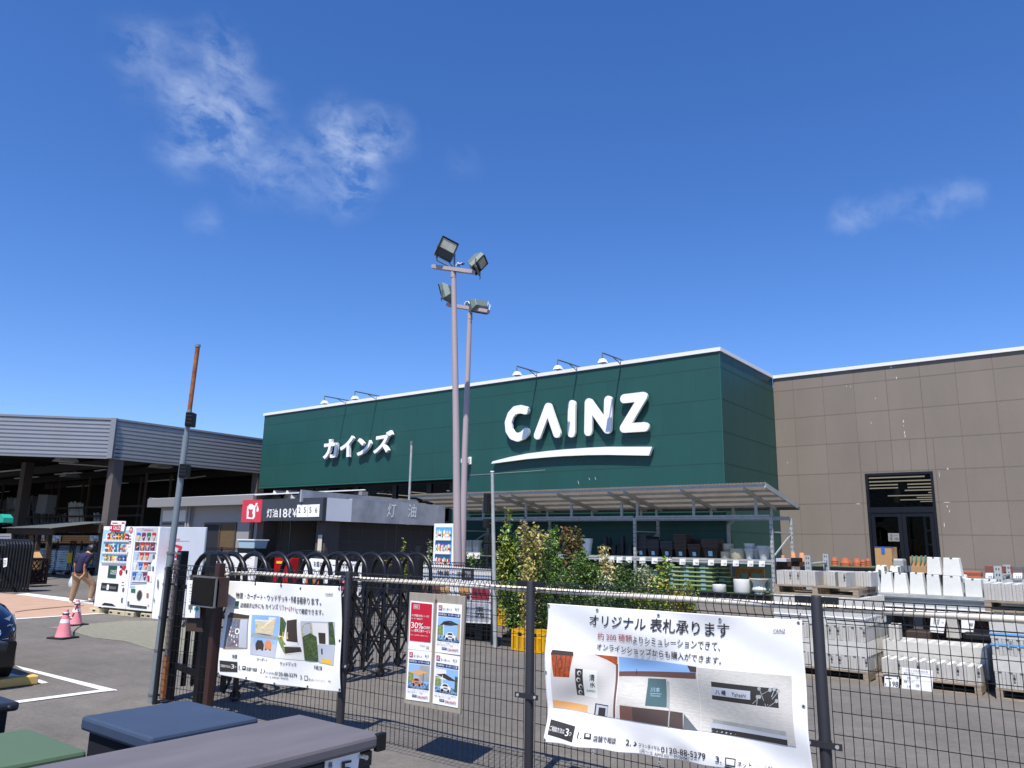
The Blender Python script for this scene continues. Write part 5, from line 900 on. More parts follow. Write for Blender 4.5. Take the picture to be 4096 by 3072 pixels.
# intercom post, notice
bp_ = onL(D(456, 1440), (-7.86, 4.30), (-5.40, 4.60)); bp_.z = 0; t = thing('intercom_post', 'brown square post carrying a dark call box with a clear cover', 'post', bp_); tp_ = poleat(bp_, D(466, 1238)); b_ = MB(); b_.box(bp_.x-.036, bp_.y-.036, 0, bp_.x+.036, bp_.y+.036, 1.42, 'brown_post'); b_.build('post', t, bevel=.006)
q = [poleat(bp_, D(*p)) for p in ((421, 1304), (468, 1311), (470, 1250), (429, 1246))]; cc = (q[0]+q[1]+q[2]+q[3])/4; b_ = MB(); fr_ = bp_.y-.15; X0 = onY(D(421, 1290), fr_).x; X1 = onY(D(463, 1290), fr_).x; Z0 = onY(D(440, 1309), fr_).z; Z1 = onY(D(445, 1246), fr_).z
b_.box(X0, fr_, Z0, X1+.06, fr_+.11, Z1, 'brown_post'); b_.build('call_box', t, bevel=.006); b_ = MB(); w_ = X1+.06-X0
b_.box(X0+.02, fr_-.012, Z0+.02, X1+.04, fr_-.008, Z1-.02, 'black_paint'); b_.box(X0+w_*.60, fr_-.03, Z0+.09, X0+w_*.8, fr_-.012, Z0+.2, 'prefab'); b_.box(X0+w_*.62, fr_-.016, Z1-.13, X0+w_*.85, fr_-.013, Z1-.03, 'logo_green'); b_.build('control_face', t)
b_ = MB(); b_.tube([(X0+w_*.7, fr_-.034, Z0+.15), (X0+w_*.7, fr_-.03, Z0+.15)], .015, 'navy', 12); b_.build('button', t)
b_ = MB()
for a, b in (((X0, Z0), (X1+.06, Z0)), ((X0, Z1), (X1+.06, Z1)), ((X0+.006, Z0), (X0+.006, Z1)), ((X1+.054, Z0), (X1+.054, Z1))): b_.bar((a[0], fr_-.03, a[1]), (b[0], fr_-.03, b[1]), .03, .012, 'galv_dark')
b_.build('cover_rim', t); b_ = MB(); b_.box(X0+.01, fr_-.046, Z0+.01, X1+.05, fr_-.043, Z1-.01, 'plastic_cover'); b_.build('clear_cover', t)
pY = 4.30; q = [onY(D(*p), pY) for p in ((400, 1334), (431, 1335), (433, 1254), (405, 1253))]; t = thing('notice_board', 'narrow white notice with a green arrow on a wooden backing at the fence end', 'notice', q[0]); b_ = MB(); b_.poly([q[0]+V((-.01, .03, -.13)), q[1]+V((.02, .03, -.13)), q[2]+V((.02, .03, .05)), q[3]+V((-.01, .03, .05))], 'wood_dark', .025, (0, -1, 0)); b_.build('backing', t)
b_ = MB(); b_.poly(q, 'paper', .004, (0, -1, 0)); b_.build('sheet', t); b_ = MB(); gq = lambda u, v: q[0]*(1-u)*(1-v)+q[1]*u*(1-v)+q[2]*u*v+q[3]*(1-u)*v
for s, v0, h_ in (('納品に関するお問い合わせ', .86, .04), ('ご希望のお客様は', .78, .05), ('係員までお気軽に', .69, .03), ('声をおかけ', .62, .03), ('ボタンを押して', .55, .03), ('右の機械から', .48, .03), ('係員が参ります', .41, .03)): b_.text(s, [gq(.2, v0), gq(.95, v0), gq(.95, v0+h_), gq(.2, v0+h_)], 'print_ink', .0, off=.002)
b_.poly([gq(.62, .2)+V((0, -.002, 0)), gq(.78, .2)+V((0, -.002, 0)), gq(.78, .15)+V((0, -.002, 0)), gq(.97, .24)+V((0, -.002, 0)), gq(.78, .33)+V((0, -.002, 0)), gq(.78, .28)+V((0, -.002, 0)), gq(.62, .28)+V((0, -.002, 0))], 'leaf_sign'); b_.poly([gq(.2, .22)+V((0, -.002, 0)), gq(.5, .22)+V((0, -.002, 0)), gq(.5, .34)+V((0, -.002, 0)), gq(.2, .34)+V((0, -.002, 0))], 'galv_dark'); b_.poly([gq(.32, .14)+V((0, -.002, 0)), gq(.4, .14)+V((0, -.002, 0)), gq(.4, .22)+V((0, -.002, 0)), gq(.32, .22)+V((0, -.002, 0))], 'galv_dark'); b_.build('lettering', t)

# ================================================================= BANNERS ON THE FENCE
def wave(kind):
    def f(p, o=0.):
        x, z = p.x, p.z
        if kind == 1: u = (x+7.13)/1.78; v = (z-.4)/.86; y = .022*math.sin(7*u+2.2*v)+.034*math.exp(-((u-.55-.22*v)/.11)**2)*(.3+v)-.03*math.exp(-((u-1)/.15)**2)*(1-v)+.012*math.sin(15*u-6*v)
        else: u = (x+3.3)/1.75; v = (z-.3)/.95; y = .028*math.sin(5*u+3.*v+1)-.045*math.exp(-((v-.95*u-.15)/.13)**2)*(1-u)+.03*math.exp(-((v+.8*u-.75)/.12)**2)*u+.012*math.sin(3*v*4+u*9)+.016*math.exp(-((v)/.12)**2)*math.sin(38*u)
        return V((x, p.y-y-o, z))
    return f
def YY(p, Y): return onL(p, *Y) if isinstance(Y, tuple) else onY(p, Y)
def banner(name, label, px, Y, kind, conv, hems, n=150):
    q = [YY(conv(*p), Y) for p in px]; W_ = wave(kind); t = thing(name, label, 'banner', q[0]); t_ = MB(); vs = []
    for j in range(n+1):
        for i in range(n+1):
            u, v = i/n, j/n; p = q[0]*(1-u)*(1-v)+q[1]*u*(1-v)+q[2]*u*v+q[3]*(1-u)*v; p.z += hems*math.sin(math.pi*u)*(1-v)*-1; vs.append(W_(p))
    k = n+1; t_.add(vs, [(j*k+i, j*k+i+1, (j+1)*k+i+1, (j+1)*k+i) for j in range(n) for i in range(n)], 'banner'); ob = t_.build('cloth', t, smooth=True, angle=80); sd_ = ob.modifiers.new('solid', 'SOLIDIFY'); sd_.thickness = .001; sd_.offset = 0
    return t, q, W_
class BP:      # printing on a banner: shapes given in view coordinates, laid on the waving cloth
    def __init__(s, t, Y, conv, W_): s.t, s.Y, s.cv, s.W = t, Y, conv, W_; s.b = MB(); s.lv = 0
    def q(s, px): return [YY(s.cv(*p), s.Y) for p in px]
    def text(s, st, px, m='print_ink', bold=.02): s.b.text(st, s.q(px), m, bold, off=0, fn=lambda p: s.W(p, .0050))
    def poly(s, px, m, lv=0, sub=20):
        P = s.q(px)
        if len(P) == 4:
            k = sub+1; vs = []
            for j in range(k):
                for i in range(k): u, v = i/sub, j/sub; vs.append(s.W(P[0]*(1-u)*(1-v)+P[1]*u*(1-v)+P[2]*u*v+P[3]*(1-u)*v, .0030+.0003*lv))
            s.b.add(vs, [(j*k+i, j*k+i+1, (j+1)*k+i+1, (j+1)*k+i) for j in range(sub) for i in range(sub)], m)
        else: s.b.poly([s.W(p, .0030+.0003*lv) for p in P], m)
    def done(s, name='print'): o = s.b.build(name, s.t); s.b = MB(); return o
h_ = cv(800, 2200, 1.843); YB1 = ((-7.86, 4.33), (-5.40, 4.63))
t, q, W_ = banner('fence_banner', 'white reform banner with four pictures on the fence, left of the first post', ((150, 915), (1032, 1048), (1050, 268), (205, 228)), YB1, 1, h_, .02)
B = BP(t, YB1, h_, W_)
for ch, x0, y0, x1, y1 in (('物置', 258, 350, 313, 312), ('・', 316, 352, 326, 330)): pass
B.text('物置・カーポート・ウッドデッキ・外構 各種承ります。', ((258, 356), (922, 408), (922, 352), (258, 312))); B.text('店頭展示以外にも カインズ', ((292, 424), (566, 440), (566, 398), (292, 388))); B.text('リフォームサイト', ((577, 442), (737, 458), (739, 420), (577, 402)), 'print_red'); B.text('にて確認できます。', ((738, 466), (930, 478), (932, 438), (740, 426)))
B.text('CAINZ', ((952, 331), (1000, 334), (1001, 318), (953, 315)), bold=0); B.poly(((953, 336), (998, 339), (998, 341), (953, 338)), 'print_ink')
B.poly(((252, 415), (278, 415), (280, 378), (254, 376)), 'logo_green'); B.poly(((244, 431), (284, 433), (278, 418), (252, 416)), 'galv_dark')
# picture 1: storage shed
B.poly(((196, 728), (350, 728), (362, 480), (208, 478)), 'brown_light'); B.poly(((206, 500), (362, 506), (365, 482), (222, 460)), 'bronze', 1); B.poly(((222, 712), (298, 715), (304, 512), (228, 505)), 'pic_junk', 1); B.poly(((298, 716), (345, 722), (355, 510), (304, 512)), 'panel_white', 1)
for i in range(26): x = rnd(228, 290); y = rnd(520, 700); s_ = rnd(4, 10); B.poly(((x, y+s_), (x+s_, y+s_), (x+s_, y-s_), (x, y-s_)), random.choice(['pk_w', 'pk_r', 'pk_b', 'galv', 'pk_w', 'pk_t']), 2, 1)
B.poly([(288+16*math.cos(a*.63), 598+24*math.sin(a*.63)) for a in range(10)], 'pk_w', 3); B.poly([(288+9*math.cos(a*.63), 598+14*math.sin(a*.63)) for a in range(10)], 'galv_dark', 4)
# picture 2: carport house
B.poly(((366, 770), (556, 800), (573, 490), (382, 476)), 'photo_sky'); B.poly(((366, 770), (556, 800), (558, 700), (368, 690)), 'panel_white', 1); B.poly(((404, 610), (520, 630), (545, 500), (495, 494), (490, 530), (405, 522)), 'pic_house', 1); B.poly(((404, 575), (490, 590), (490, 560), (405, 548)), 'planter_rim', 2); B.poly(((404, 522), (492, 530), (545, 512), (545, 500), (495, 494), (490, 520), (405, 512)), 'pk_w', 2); B.poly(((375, 640), (555, 665), (556, 640), (385, 610)), 'galv', 2); B.poly(((375, 690), (388, 692), (392, 630), (380, 628)), 'panel_white', 2); B.poly(((540, 715), (548, 716), (552, 650), (544, 650)), 'panel_white', 2)
for x, c in ((428, 'bronze'), (488, 'terra_l')): B.poly(((x-26, 730), (x+26, 735), (x+28, 700), (x+16, 668), (x-14, 665), (x-28, 695)), c, 3); B.poly(((x-16, 692), (x+18, 695), (x+13, 674), (x-11, 672)), 'pk_c', 4); B.poly(((x-24, 738), (x-12, 740), (x-12, 726), (x-24, 724)), 'black', 4); B.poly(((x+12, 742), (x+24, 743), (x+24, 728), (x+12, 727)), 'black', 4)
# picture 3: wood deck
B.poly(((557, 795), (762, 815), (768, 530), (575, 492)), 'pk_w'); B.poly(((557, 795), (660, 806), (640, 760), (610, 700), (572, 640), (562, 640)), 'pic_leaf', 1); B.poly(((640, 775), (560, 650), (600, 640), (700, 765)), 'pic_leaf', 1); B.poly(((575, 630), (620, 640), (640, 540), (600, 498), (578, 494)), 'pic_dark', 1); B.poly(((650, 670), (736, 680), (742, 508), (642, 520)), 'bronze', 2); B.poly(((590, 650), (738, 700), (738, 680), (655, 655), (585, 640)), 'pic_deck', 3); B.poly(((630, 712), (735, 706), (735, 698), (625, 700)), 'pk_w', 4); B.poly(((640, 770), (755, 752), (750, 715), (632, 712)), 'pic_deck', 3); B.poly(((640, 772), (755, 756), (756, 750), (640, 764)), 'pk_w', 4)
for x in (605, 650): B.poly(((x, 655), (x+16, 655), (x+10, 630), (x+14, 605), (x+4, 605), (x+4, 630)), 'pk_y', 5)
# picture 4: garden gate
B.poly(((765, 800), (985, 850), (998, 530), (770, 520)), 'panel_white'); B.poly(((840, 700), (945, 715), (950, 540), (850, 535)), 'pk_w', 1); B.poly(((880, 690), (925, 695), (930, 612), (882, 608)), 'bronze', 2); B.poly(((765, 815), (865, 825), (868, 640), (830, 610), (772, 640)), 'pic_dark', 2); B.poly(((770, 640), (845, 620), (840, 530), (800, 540), (775, 570)), 'pic_dry', 2); B.poly(((950, 700), (998, 700), (985, 530), (956, 530)), 'pic_dark', 2); B.poly(((868, 830), (985, 850), (995, 700), (870, 695)), 'panel_white', 3); B.poly(((890, 770), (900, 771), (901, 728), (891, 727)), 'black', 4); B.poly(((888, 830), (965, 848), (968, 812), (890, 800)), 'pk_y', 4)
B.text('物置', ((256, 796), (286, 798), (288, 770), (258, 768))); B.text('カーポート', ((412, 818), (494, 828), (496, 800), (414, 792))); B.text('ウッドデッキ', ((597, 850), (706, 860), (708, 830), (598, 820))); B.text('外構工事', ((828, 880), (892, 888), (894, 858), (830, 850)))
B.poly(((168, 892), (284, 900), (286, 824), (170, 810)), 'print_ink'); B.text('ご相談方法は', ((172, 858), (242, 868), (243, 848), (173, 838)), 'white', .01); B.text('3', ((246, 872), (264, 874), (266, 842), (248, 840)), 'white'); B.text('つ', ((266, 868), (278, 869), (279, 856), (267, 855)), 'white')
B.text('1.', ((294, 884), (309, 886), (311, 852), (296, 850))); B.poly(((315, 884), (338, 886), (339, 856), (317, 854)), 'print_ink'); B.poly(((322, 872), (332, 873), (332, 862), (322, 861)), 'pk_w', 1); B.text('店舗で相談', ((344, 890), (422, 898), (423, 870), (345, 862)))
B.text('2.', ((448, 905), (464, 907), (466, 876), (450, 874))); B.poly(((470, 908), (476, 909), (484, 895), (478, 880), (474, 880), (477, 896)), 'print_ink'); B.text('フリーダイヤル', ((488, 914), (558, 922), (559, 900), (489, 892))); B.text('0120-88-5279', ((561, 922), (700, 942), (702, 915), (562, 894))); B.text('(月〜土 AM9:00〜PM6:00)', ((489, 940), (642, 962), (643, 940), (490, 922)), bold=.0)
B.text('3.', ((722, 955), (738, 957), (740, 926), (724, 924))); B.poly(((750, 965), (776, 967), (778, 930), (752, 928)), 'print_ink'); B.poly(((754, 960), (772, 962), (774, 936), (756, 934)), 'pk_w', 1); B.text('ネット', ((782, 968), (824, 973), (825, 948), (783, 943))); B.text('カインズ リフォーム', ((834, 966), (918, 974), (918, 960), (834, 953)), bold=0); B.text('検索', ((944, 974), (964, 976), (964, 962), (944, 960)), bold=0)
B.done()
def grommets(t, conv, Y, W_, pts, m='galv_dark'):
    for p in pts: c = YY(conv(*p), Y); b_ = MB(); b_.tube([W_(c, .001), W_(c, .005)], .011, m, 12); b_.tube([W_(c, .005), W_(c, .006)], .005, 'black', 8); b_.build('eyelet', t)
grommets(t, h_, YB1, W_, ((210, 240), (390, 252), (602, 262), (772, 282), (1040, 285), (1030, 668), (1026, 1030), (774, 1010), (552, 985), (345, 942), (156, 907), (172, 570)))
b_ = MB()
for p, d_ in (((390, 252), (0, 0, .1)), ((602, 262), (0, 0, .1)), ((1040, 285), (.01, .02, .1)), ((210, 240), (0, 0, .1)), ((156, 907), (-.03, 0, -.05))): c = W_(YY(h_(*p), YB1), .006); b_.tube([c, c+V(d_)*.5+V((0, .0, 0)), c+V(d_)+V((0, .05, 0))], .004, 'black', 5)
b_.build('cable_tie', t)
# second banner
n_ = cv(2100, 2350, 1.8433); YB2 = YF-.06
t, q, W_ = banner('fence_banner', 'large white nameplate banner on the fence between the middle and right posts', ((160, 1130), (2133, 1440), (2045, 240), (150, 118)), YB2, 2, n_, -.0)
B = BP(t, YB2, n_, W_)
B.text('オリジナル 表札承ります', ((462, 282), (1512, 372), (1516, 262), (470, 198)), bold=.025); B.text('約 200 種類', ((517, 388), (785, 402), (788, 350), (520, 332)), 'print_red', 0); B.text('よりシミュレーションできて、', ((790, 408), (1445, 468), (1448, 402), (792, 358)), bold=.01); B.text('オンラインショップからも購入ができます。', ((508, 462), (1458, 566), (1462, 510), (512, 412)), bold=.012)
B.text('CAINZ', ((1845, 327), (1932, 331), (1934, 305), (1847, 301)), bold=0); B.poly(((1842, 334), (1933, 338), (1933, 336), (1842, 332)), 'print_ink')
mat('pic_wall', '#cfcbc5', .7, var=.05, scale=5); mat('pic_plaster', '#c6c3bb', .8, var=.12, scale=30, stretch=(1, 1, 5)); mat('pic_orange', '#dca668', .6); mat('pic_brown', '#6a4a42', .7); mat('pic_brownd', '#4a3c38', .7); mat('pic_glass', '#4d6668', .4); mat('pic_lamp', '#b85a2c', .4, c2='#8f3a1c', scale=30)
B.poly(((195, 885), (662, 965), (662, 512), (200, 470)), 'pic_wall'); B.poly(((600, 545), (655, 585), (658, 515), (490, 495)), 'pic_lamp', 1); B.poly(((645, 960), (661, 963), (660, 570), (646, 565)), 'pic_brown', 1)
B.poly(((218, 655), (330, 662), (350, 505), (200, 490)), 'pic_lamp', 1); B.poly(((195, 492), (352, 505), (348, 475), (205, 458)), 'bronze', 2)
for x in (232, 262, 296, 325): B.poly(((x, 655), (x+4, 655), (x+9, 500), (x+4, 500)), 'bronze', 3, 3)
B.poly([(265+18*math.cos(a*.52), 562+42*math.sin(a*.52)) for a in range(12)], 'bronze', 4); B.poly([(265+13*math.cos(a*.52), 562+34*math.sin(a*.52)) for a in range(12)], 'pic_lamp', 5)
B.poly(((370, 795), (422, 802), (425, 602), (373, 596)), 'print_ink', 1)
for (x, y) in ((400, 630), (392, 680), (402, 730), (395, 775)): B.poly([(x+14*math.cos(a*.63), y+18*math.sin(a*.63)) for a in range(10)], 'pic_wall', 2); B.poly([(x+3+9*math.cos(a*.63), y+3+12*math.sin(a*.63)) for a in range(10)], 'print_ink', 3)
B.poly(((424, 805), (518, 822), (520, 615), (426, 602)), 'planter_white', 1); B.text('清', ((468, 688), (504, 692), (506, 642), (470, 640)), bold=.01); B.text('水', ((468, 736), (504, 740), (506, 700), (470, 698)), bold=.01); B.text('SHIMIZU', ((442, 770), (504, 778), (505, 762), (443, 755)), bold=0)
B.poly(((197, 882), (448, 926), (446, 875), (197, 828)), 'pic_orange', 1); B.poly(((500, 940), (600, 955), (607, 872), (504, 857)), 'print_ink', 1); B.poly(((510, 940), (598, 952), (604, 880), (514, 866)), 'panel_white', 2); B.poly(((530, 942), (584, 950), (588, 892), (534, 886)), 'print_ink', 3)
B.poly(((666, 965), (1288, 1058), (1272, 580), (668, 514)), 'pic_plaster'); B.poly(((667, 625), (1268, 632), (1272, 580), (668, 514)), 'photo_sky', 1); B.poly(((667, 660), (1265, 672), (1266, 625), (667, 625)), 'pic_brown', 2); B.poly(((1222, 620), (1270, 622), (1272, 585), (1200, 574)), 'pic_brownd', 3)
B.poly(((882, 872), (1034, 888), (1024, 680), (880, 676)), 'pic_glass', 2); B.poly(((1034, 885), (1055, 900), (1048, 700), (1028, 690)), 'galv', 2)
B.text('川本', ((908, 775), (978, 779), (978, 742), (908, 740)), 'pk_c', 0); B.text('Kawamoto', ((915, 806), (982, 812), (982, 796), (915, 792)), 'pk_c', 0); B.poly(((908, 787), (990, 792), (990, 789), (908, 784)), 'pk_c', 3)
B.poly(((696, 970), (1055, 1025), (1055, 912), (694, 868)), 'pic_brown', 2); B.poly(((792, 985), (1055, 1025), (1055, 912), (788, 880)), 'pic_brownd', 3); B.poly(((1055, 1025), (1165, 1045), (1152, 928), (1055, 912)), 'pic_brownd', 3); B.poly(((1165, 1045), (1270, 1058), (1160, 935)), 'galv_dark', 2); B.poly(((1055, 1028), (1064, 1030), (1062, 905), (1053, 905)), 'galv', 4)
B.poly(((1290, 1060), (2008, 1168), (1972, 650), (1276, 586)), 'pic_plaster'); B.poly(((1380, 824), (1888, 882), (1876, 742), (1382, 690)), 'print_ink', 1); B.poly(((1380, 792), (1676, 822), (1676, 758), (1380, 728)), 'panel_white', 2); B.text('八 橋', ((1410, 782), (1490, 790), (1492, 755), (1412, 748)), bold=.02); B.text('Yahashi', ((1534, 798), (1642, 806), (1644, 780), (1536, 766)), bold=0)
for (x0, y0, x1, y1) in ((1690, 850, 1745, 800), (1720, 860, 1730, 800), (1790, 870, 1740, 740), (1800, 860, 1880, 760), (1810, 870, 1870, 830), (1760, 780, 1820, 750), (1830, 800, 1850, 745)):
    B.poly(((x0, y0), (x0+5, y0+2), (x1+5, y1), (x1, y1)), 'galv', 2, 2); B.poly([(x1+13*math.cos(a*.79), y1+15*math.sin(a*.79)) for a in range(8)], 'galv', 3)
B.poly(((1368, 1072), (1944, 1162), (1944, 1115), (1366, 1038)), 'print_ink', 1); B.poly(((1356, 1036), (1942, 1118), (1942, 1090), (1356, 1005)), 'panel_white', 2); B.poly(((1372, 1002), (1940, 1088), (1935, 1055), (1372, 975)), 'galv', 1)
B.poly(((184, 1078), (370, 1134), (374, 1022), (186, 972)), 'print_ink'); B.text('ご相談方法は', ((192, 1050), (302, 1078), (303, 1042), (193, 1014)), 'white', .01); B.text('3', ((308, 1088), (334, 1092), (336, 1040), (310, 1036)), 'white', .02); B.text('つ', ((336, 1085), (356, 1088), (357, 1065), (337, 1062)), 'white', .02)
B.text('1.', ((400, 1104), (430, 1110), (432, 1066), (402, 1062))); B.poly(((444, 1112), (490, 1120), (490, 1078), (444, 1070)), 'print_ink'); B.poly(((455, 1098), (480, 1102), (480, 1082), (455, 1078)), 'pk_w', 1); B.text('店舗で相談', ((505, 1134), (668, 1156), (670, 1110), (507, 1090)))
B.text('2.', ((735, 1165), (772, 1170), (774, 1126), (737, 1121))); B.poly(((785, 1170), (798, 1176), (812, 1160), (800, 1140), (794, 1142), (802, 1158)), 'print_ink'); B.text('フリーダイヤル', ((825, 1178), (988, 1206), (989, 1174), (826, 1148))); B.text('0120-88-5279', ((996, 1216), (1334, 1270), (1337, 1220), (998, 1174)), bold=.02); B.text('(月〜土 AM9:00〜PM6:00)', ((830, 1228), (1197, 1292), (1199, 1258), (832, 1192)), bold=0)
B.text('3.', ((1408, 1286), (1452, 1292), (1454, 1246), (1410, 1240))); B.poly(((1478, 1310), (1556, 1322), (1556, 1262), (1478, 1250)), 'print_ink'); B.poly(((1486, 1302), (1548, 1312), (1548, 1270), (1486, 1260)), 'pk_w', 1); B.poly(((1468, 1326), (1560, 1345), (1552, 1330), (1478, 1316)), 'print_ink', 1); B.text('ネット', ((1572, 1318), (1675, 1330), (1677, 1288), (1574, 1278))); B.text('カインズ 表札', ((1700, 1320), (1830, 1340), (1830, 1322), (1700, 1306)), bold=0)
B.done()
grommets(t, n_, YB2, W_, ((160, 133), (528, 166), (986, 204), (1449, 232), (2022, 260), (2066, 870), (984, 1298), (510, 1210), (170, 1114), (162, 620)), 'galv')
b_ = MB()
for p, d_ in (((986, 204), (-.015, .05, .05)), ((160, 133), (-.01, .06, .03)), ((2022, 260), (.0, .05, .05)), ((170, 1114), (-.03, .05, -.10))): c = W_(onY(n_(*p), YB2), .006); b_.tube([c, c+V(d_)], .004, 'black', 5)
b_.build('cable_tie', t)
# board with four posters
YP = YF-.05; q = [onY(h_(*p), YP) for p in ((1505, 1130), (1918, 1212), (1955, 340), (1545, 312))]; t = thing('poster_board', 'weathered wooden board with four taped posters hung on the fence', 'notice board', q[0]); b_ = MB(); mid0 = q[0].lerp(q[1], .485); mid1 = q[3].lerp(q[2], .485); b_.poly([q[0], mid0, mid1, q[3]], 'wood_board', .018, (0, -1, 0)); b_.build('board', t, bevel=.002); b_ = MB(); b_.poly([mid0+V((.004, 0, 0)), q[1], q[2], mid1+V((.004, 0, 0))], 'wood_board', .018, (0, -1, 0)); b_.build('board', t, bevel=.002)
b_ = MB(); kn = onY(h_(1742, 374), YP); b_.tube([kn+V((0, -.001, 0)), kn+V((0, -.004, 0))], .012, 'pic_brown', 12); b_.build('knot', t)
flat = lambda p, o=0.: V((p.x, p.y-o, p.z))
def poster(label, px, kind):
    tt = thing('poster', label, 'poster', onY(h_(*px[0]), YP-.004), 0, 'posters on the wooden board'); b_ = MB(); qq = [onY(h_(*p), YP-.004) for p in px]; b_.poly(qq, 'paper', .002, (0, -1, 0)); b_.build('sheet', tt)
    P = BP(tt, YP-.004, None, flat); F_ = lambda u, v: qq[0]*(1-u)*(1-v)+qq[1]*u*(1-v)+qq[2]*u*v+qq[3]*(1-u)*v; P.q = lambda l: [F_(*p) for p in l]
    R4 = lambda a, b, c, d: ((a, b), (c, b), (c, d), (a, d))
    if kind == 0:
        P.poly(R4(.05, .18, .95, .97), 'sign_red2'); P.poly(R4(.16, .84, .42, .93), 'pk_w', 1); P.poly(R4(.17, .847, .41, .923), 'sign_red2', 2); P.text('期間限定', R4(.2, .86, .38, .91), 'white', .02); P.text('タクボ物置の対象シリーズが', R4(.1, .68, .85, .73), 'white', .01); P.text('メーカー価格より', R4(.1, .62, .58, .66), 'white', .01)
        P.text('30%', R4(.1, .44, .62, .56), 'white', .03); P.text('OFF', R4(.64, .445, .92, .50), 'white', .03); P.text('さらに、', R4(.1, .37, .24, .40), 'white', .01); P.text('標準工事サービス', R4(.25, .365, .93, .425), 'white', .03); P.text('※詳しくは店頭でご確認ください', R4(.1, .29, .85, .315), 'white', 0); P.text('EXTERIOR', R4(.52, .085, .74, .115), 'print_ink', 0); P.text('Lab.', R4(.78, .05, .92, .12), 'print_ink', 0)
    else:
        P.poly(R4(.07, .855, .22, .955), 'pk_r'); P.text('工事\n相談', R4(.09, .87, .2, .94), 'white', .02); P.text('カーポート', R4(.26, .865, .62, .915), 'print_ink', .02); P.text('8/3', R4(.74, .89, .9, .93), 'print_ink', 0); P.text('まで', R4(.78, .86, .88, .88), 'print_ink', 0); P.poly(R4(.07, .74, .96, .81), 'navy'); P.text('安心取付 標準工事込み', R4(.1, .755, .42, .795), 'white', .01); P.text('カーポート工事', R4(.48, .75, .93, .80), 'white', .03)
        P.poly(R4(.07, .24, .96, .72), 'photo_sky'); P.poly(R4(.07, .24, .96, .36), 'galv'); P.poly(R4(.07, .36, .3, .55), 'pic_leaf', 1)
        if kind == 1: P.poly(((.18, .55), (.75, .62), (.92, .56), (.5, .66), (.3, .64)), 'galv_dark', 2); P.poly(((.15, .56), (.6, .56), (.92, .6), (.6, .66), (.35, .63)), 'bronze', 2); P.poly(R4(.3, .33, .33, .57), 'pk_w', 3); P.poly(R4(.86, .3, .96, .6), 'pk_t', 1); c = 'pk_w'; cx_, cy_ = .6, .36
        elif kind == 2: P.poly(R4(.55, .4, .96, .71), 'galv', 1); P.poly(((.05, .56), (.5, .50), (.95, .58), (.5, .61)), 'pic_orange', 3); P.poly(R4(.7, .33, .73, .56), 'galv_dark', 3); c = 'terra_l'; cx_, cy_ = .45, .38
        else: P.poly(R4(.07, .5, .5, .7), 'pk_w', 1); P.poly(((.1, .58), (.45, .62), (.95, .5), (.6, .5)), 'bronze', 2); P.poly(R4(.34, .3, .37, .58), 'pk_w', 3); P.poly(R4(.85, .3, .96, .6), 'pic_dark', 1); c = 'pk_w'; cx_, cy_ = .5, .36
        P.poly(((cx_-.2, cy_-.06), (cx_+.18, cy_-.07), (cx_+.22, cy_), (cx_+.13, cy_+.02), (cx_+.08, cy_+.07), (cx_-.1, cy_+.07), (cx_-.16, cy_+.02), (cx_-.21, cy_)), c, 5); P.poly(((cx_-.13, cy_+.015), (cx_+.1, cy_+.015), (cx_+.06, cy_+.055), (cx_-.08, cy_+.055)), 'print_ink', 6); P.poly(R4(cx_-.08, cy_-.04, cx_+.08, cy_-.01), 'galv_dark', 6)
        P.poly(R4(cx_-.17, cy_-.09, cx_-.09, cy_-.04), 'black', 6); P.poly(R4(cx_+.08, cy_-.09, cx_+.15, cy_-.04), 'black', 6)
        P.text(('', 'V.C.ポート 1台用(ハイタイプ)', 'アーバンポートワイドタイプ', 'カーポート(フラット) NEO50')[kind], R4(.07, .19, .93, .22), 'print_ink', 0); P.text('標準工事付きセット価格', R4(.07, .15, .72, .175), 'print_ink', 0); P.poly(R4(.27, .07, .47, .115), 'navy', 1); P.text('標準工事費込', R4(.29, .08, .45, .105), 'white', 0); P.text('128,000円' if kind == 1 else '398,000円', R4(.5, .055, .93, .115), 'print_red', .01)
    P.done()
poster('mostly red poster with thirty percent off, upper left of the board', ((1535, 730), (1707, 748), (1722, 390), (1552, 373)), 0)
poster('poster of a white car priced 128,000, upper right of the board', ((1733, 752), (1917, 775), (1932, 405), (1750, 388)), 1)
poster('poster of an orange carport priced 398,000, lower left of the board', ((1516, 1100), (1690, 1124), (1708, 750), (1535, 733)), 2)
poster('poster of a white car beside a house priced 398,000, lower right of the board', ((1715, 1130), (1900, 1165), (1917, 786), (1733, 756)), 3)
# ================================================================= ACCORDION GATE BEHIND THE FENCE
gA = cv(600, 1900, 1.7015)
gate = thing('accordion_gate', 'black accordion gate with arched hoops stretched out behind the front fence', 'gate', (-7.7, 6.3, 0))
gy = [onX(gA(x, 540), -7.7).y for x in (560, 710, 865, 1000, 1135, 1275, 1385, 1505, 1615, 1705, 1815)]
gy = [4.75, 4.86]+gy; x0_, x1_ = -7.98, -7.42
for i, y in enumerate(gy):
    b_ = MB(); pts = [V((x0_, y, .12)), V((x0_, y, 1.24))]
    for k in range(9): a = math.pi*(k+1)/10; pts.append(V((x0_+.28-.28*math.cos(a), y, 1.24+.26*math.sin(a))))
    pts += [V((x1_, y, 1.24)), V((x1_, y, .12))]; b_.tube(pts, .029, 'black_paint', 8); b_.build('hoop', gate, smooth=True, angle=70)
    if i in (2, 5, 9, 12):
        for x in (x0_, x1_):
            b_ = MB(); b_.tube([(x-.02, y, .055), (x+.02, y, .055)], .055, 'rubber', 14); b_.tube([(x-.024, y, .055), (x+.024, y, .055)], .02, 'galv_dark', 8); b_.bar((x, y, .05), (x, y, .13), .06, .03, 'black_paint'); b_.build('caster', gate)
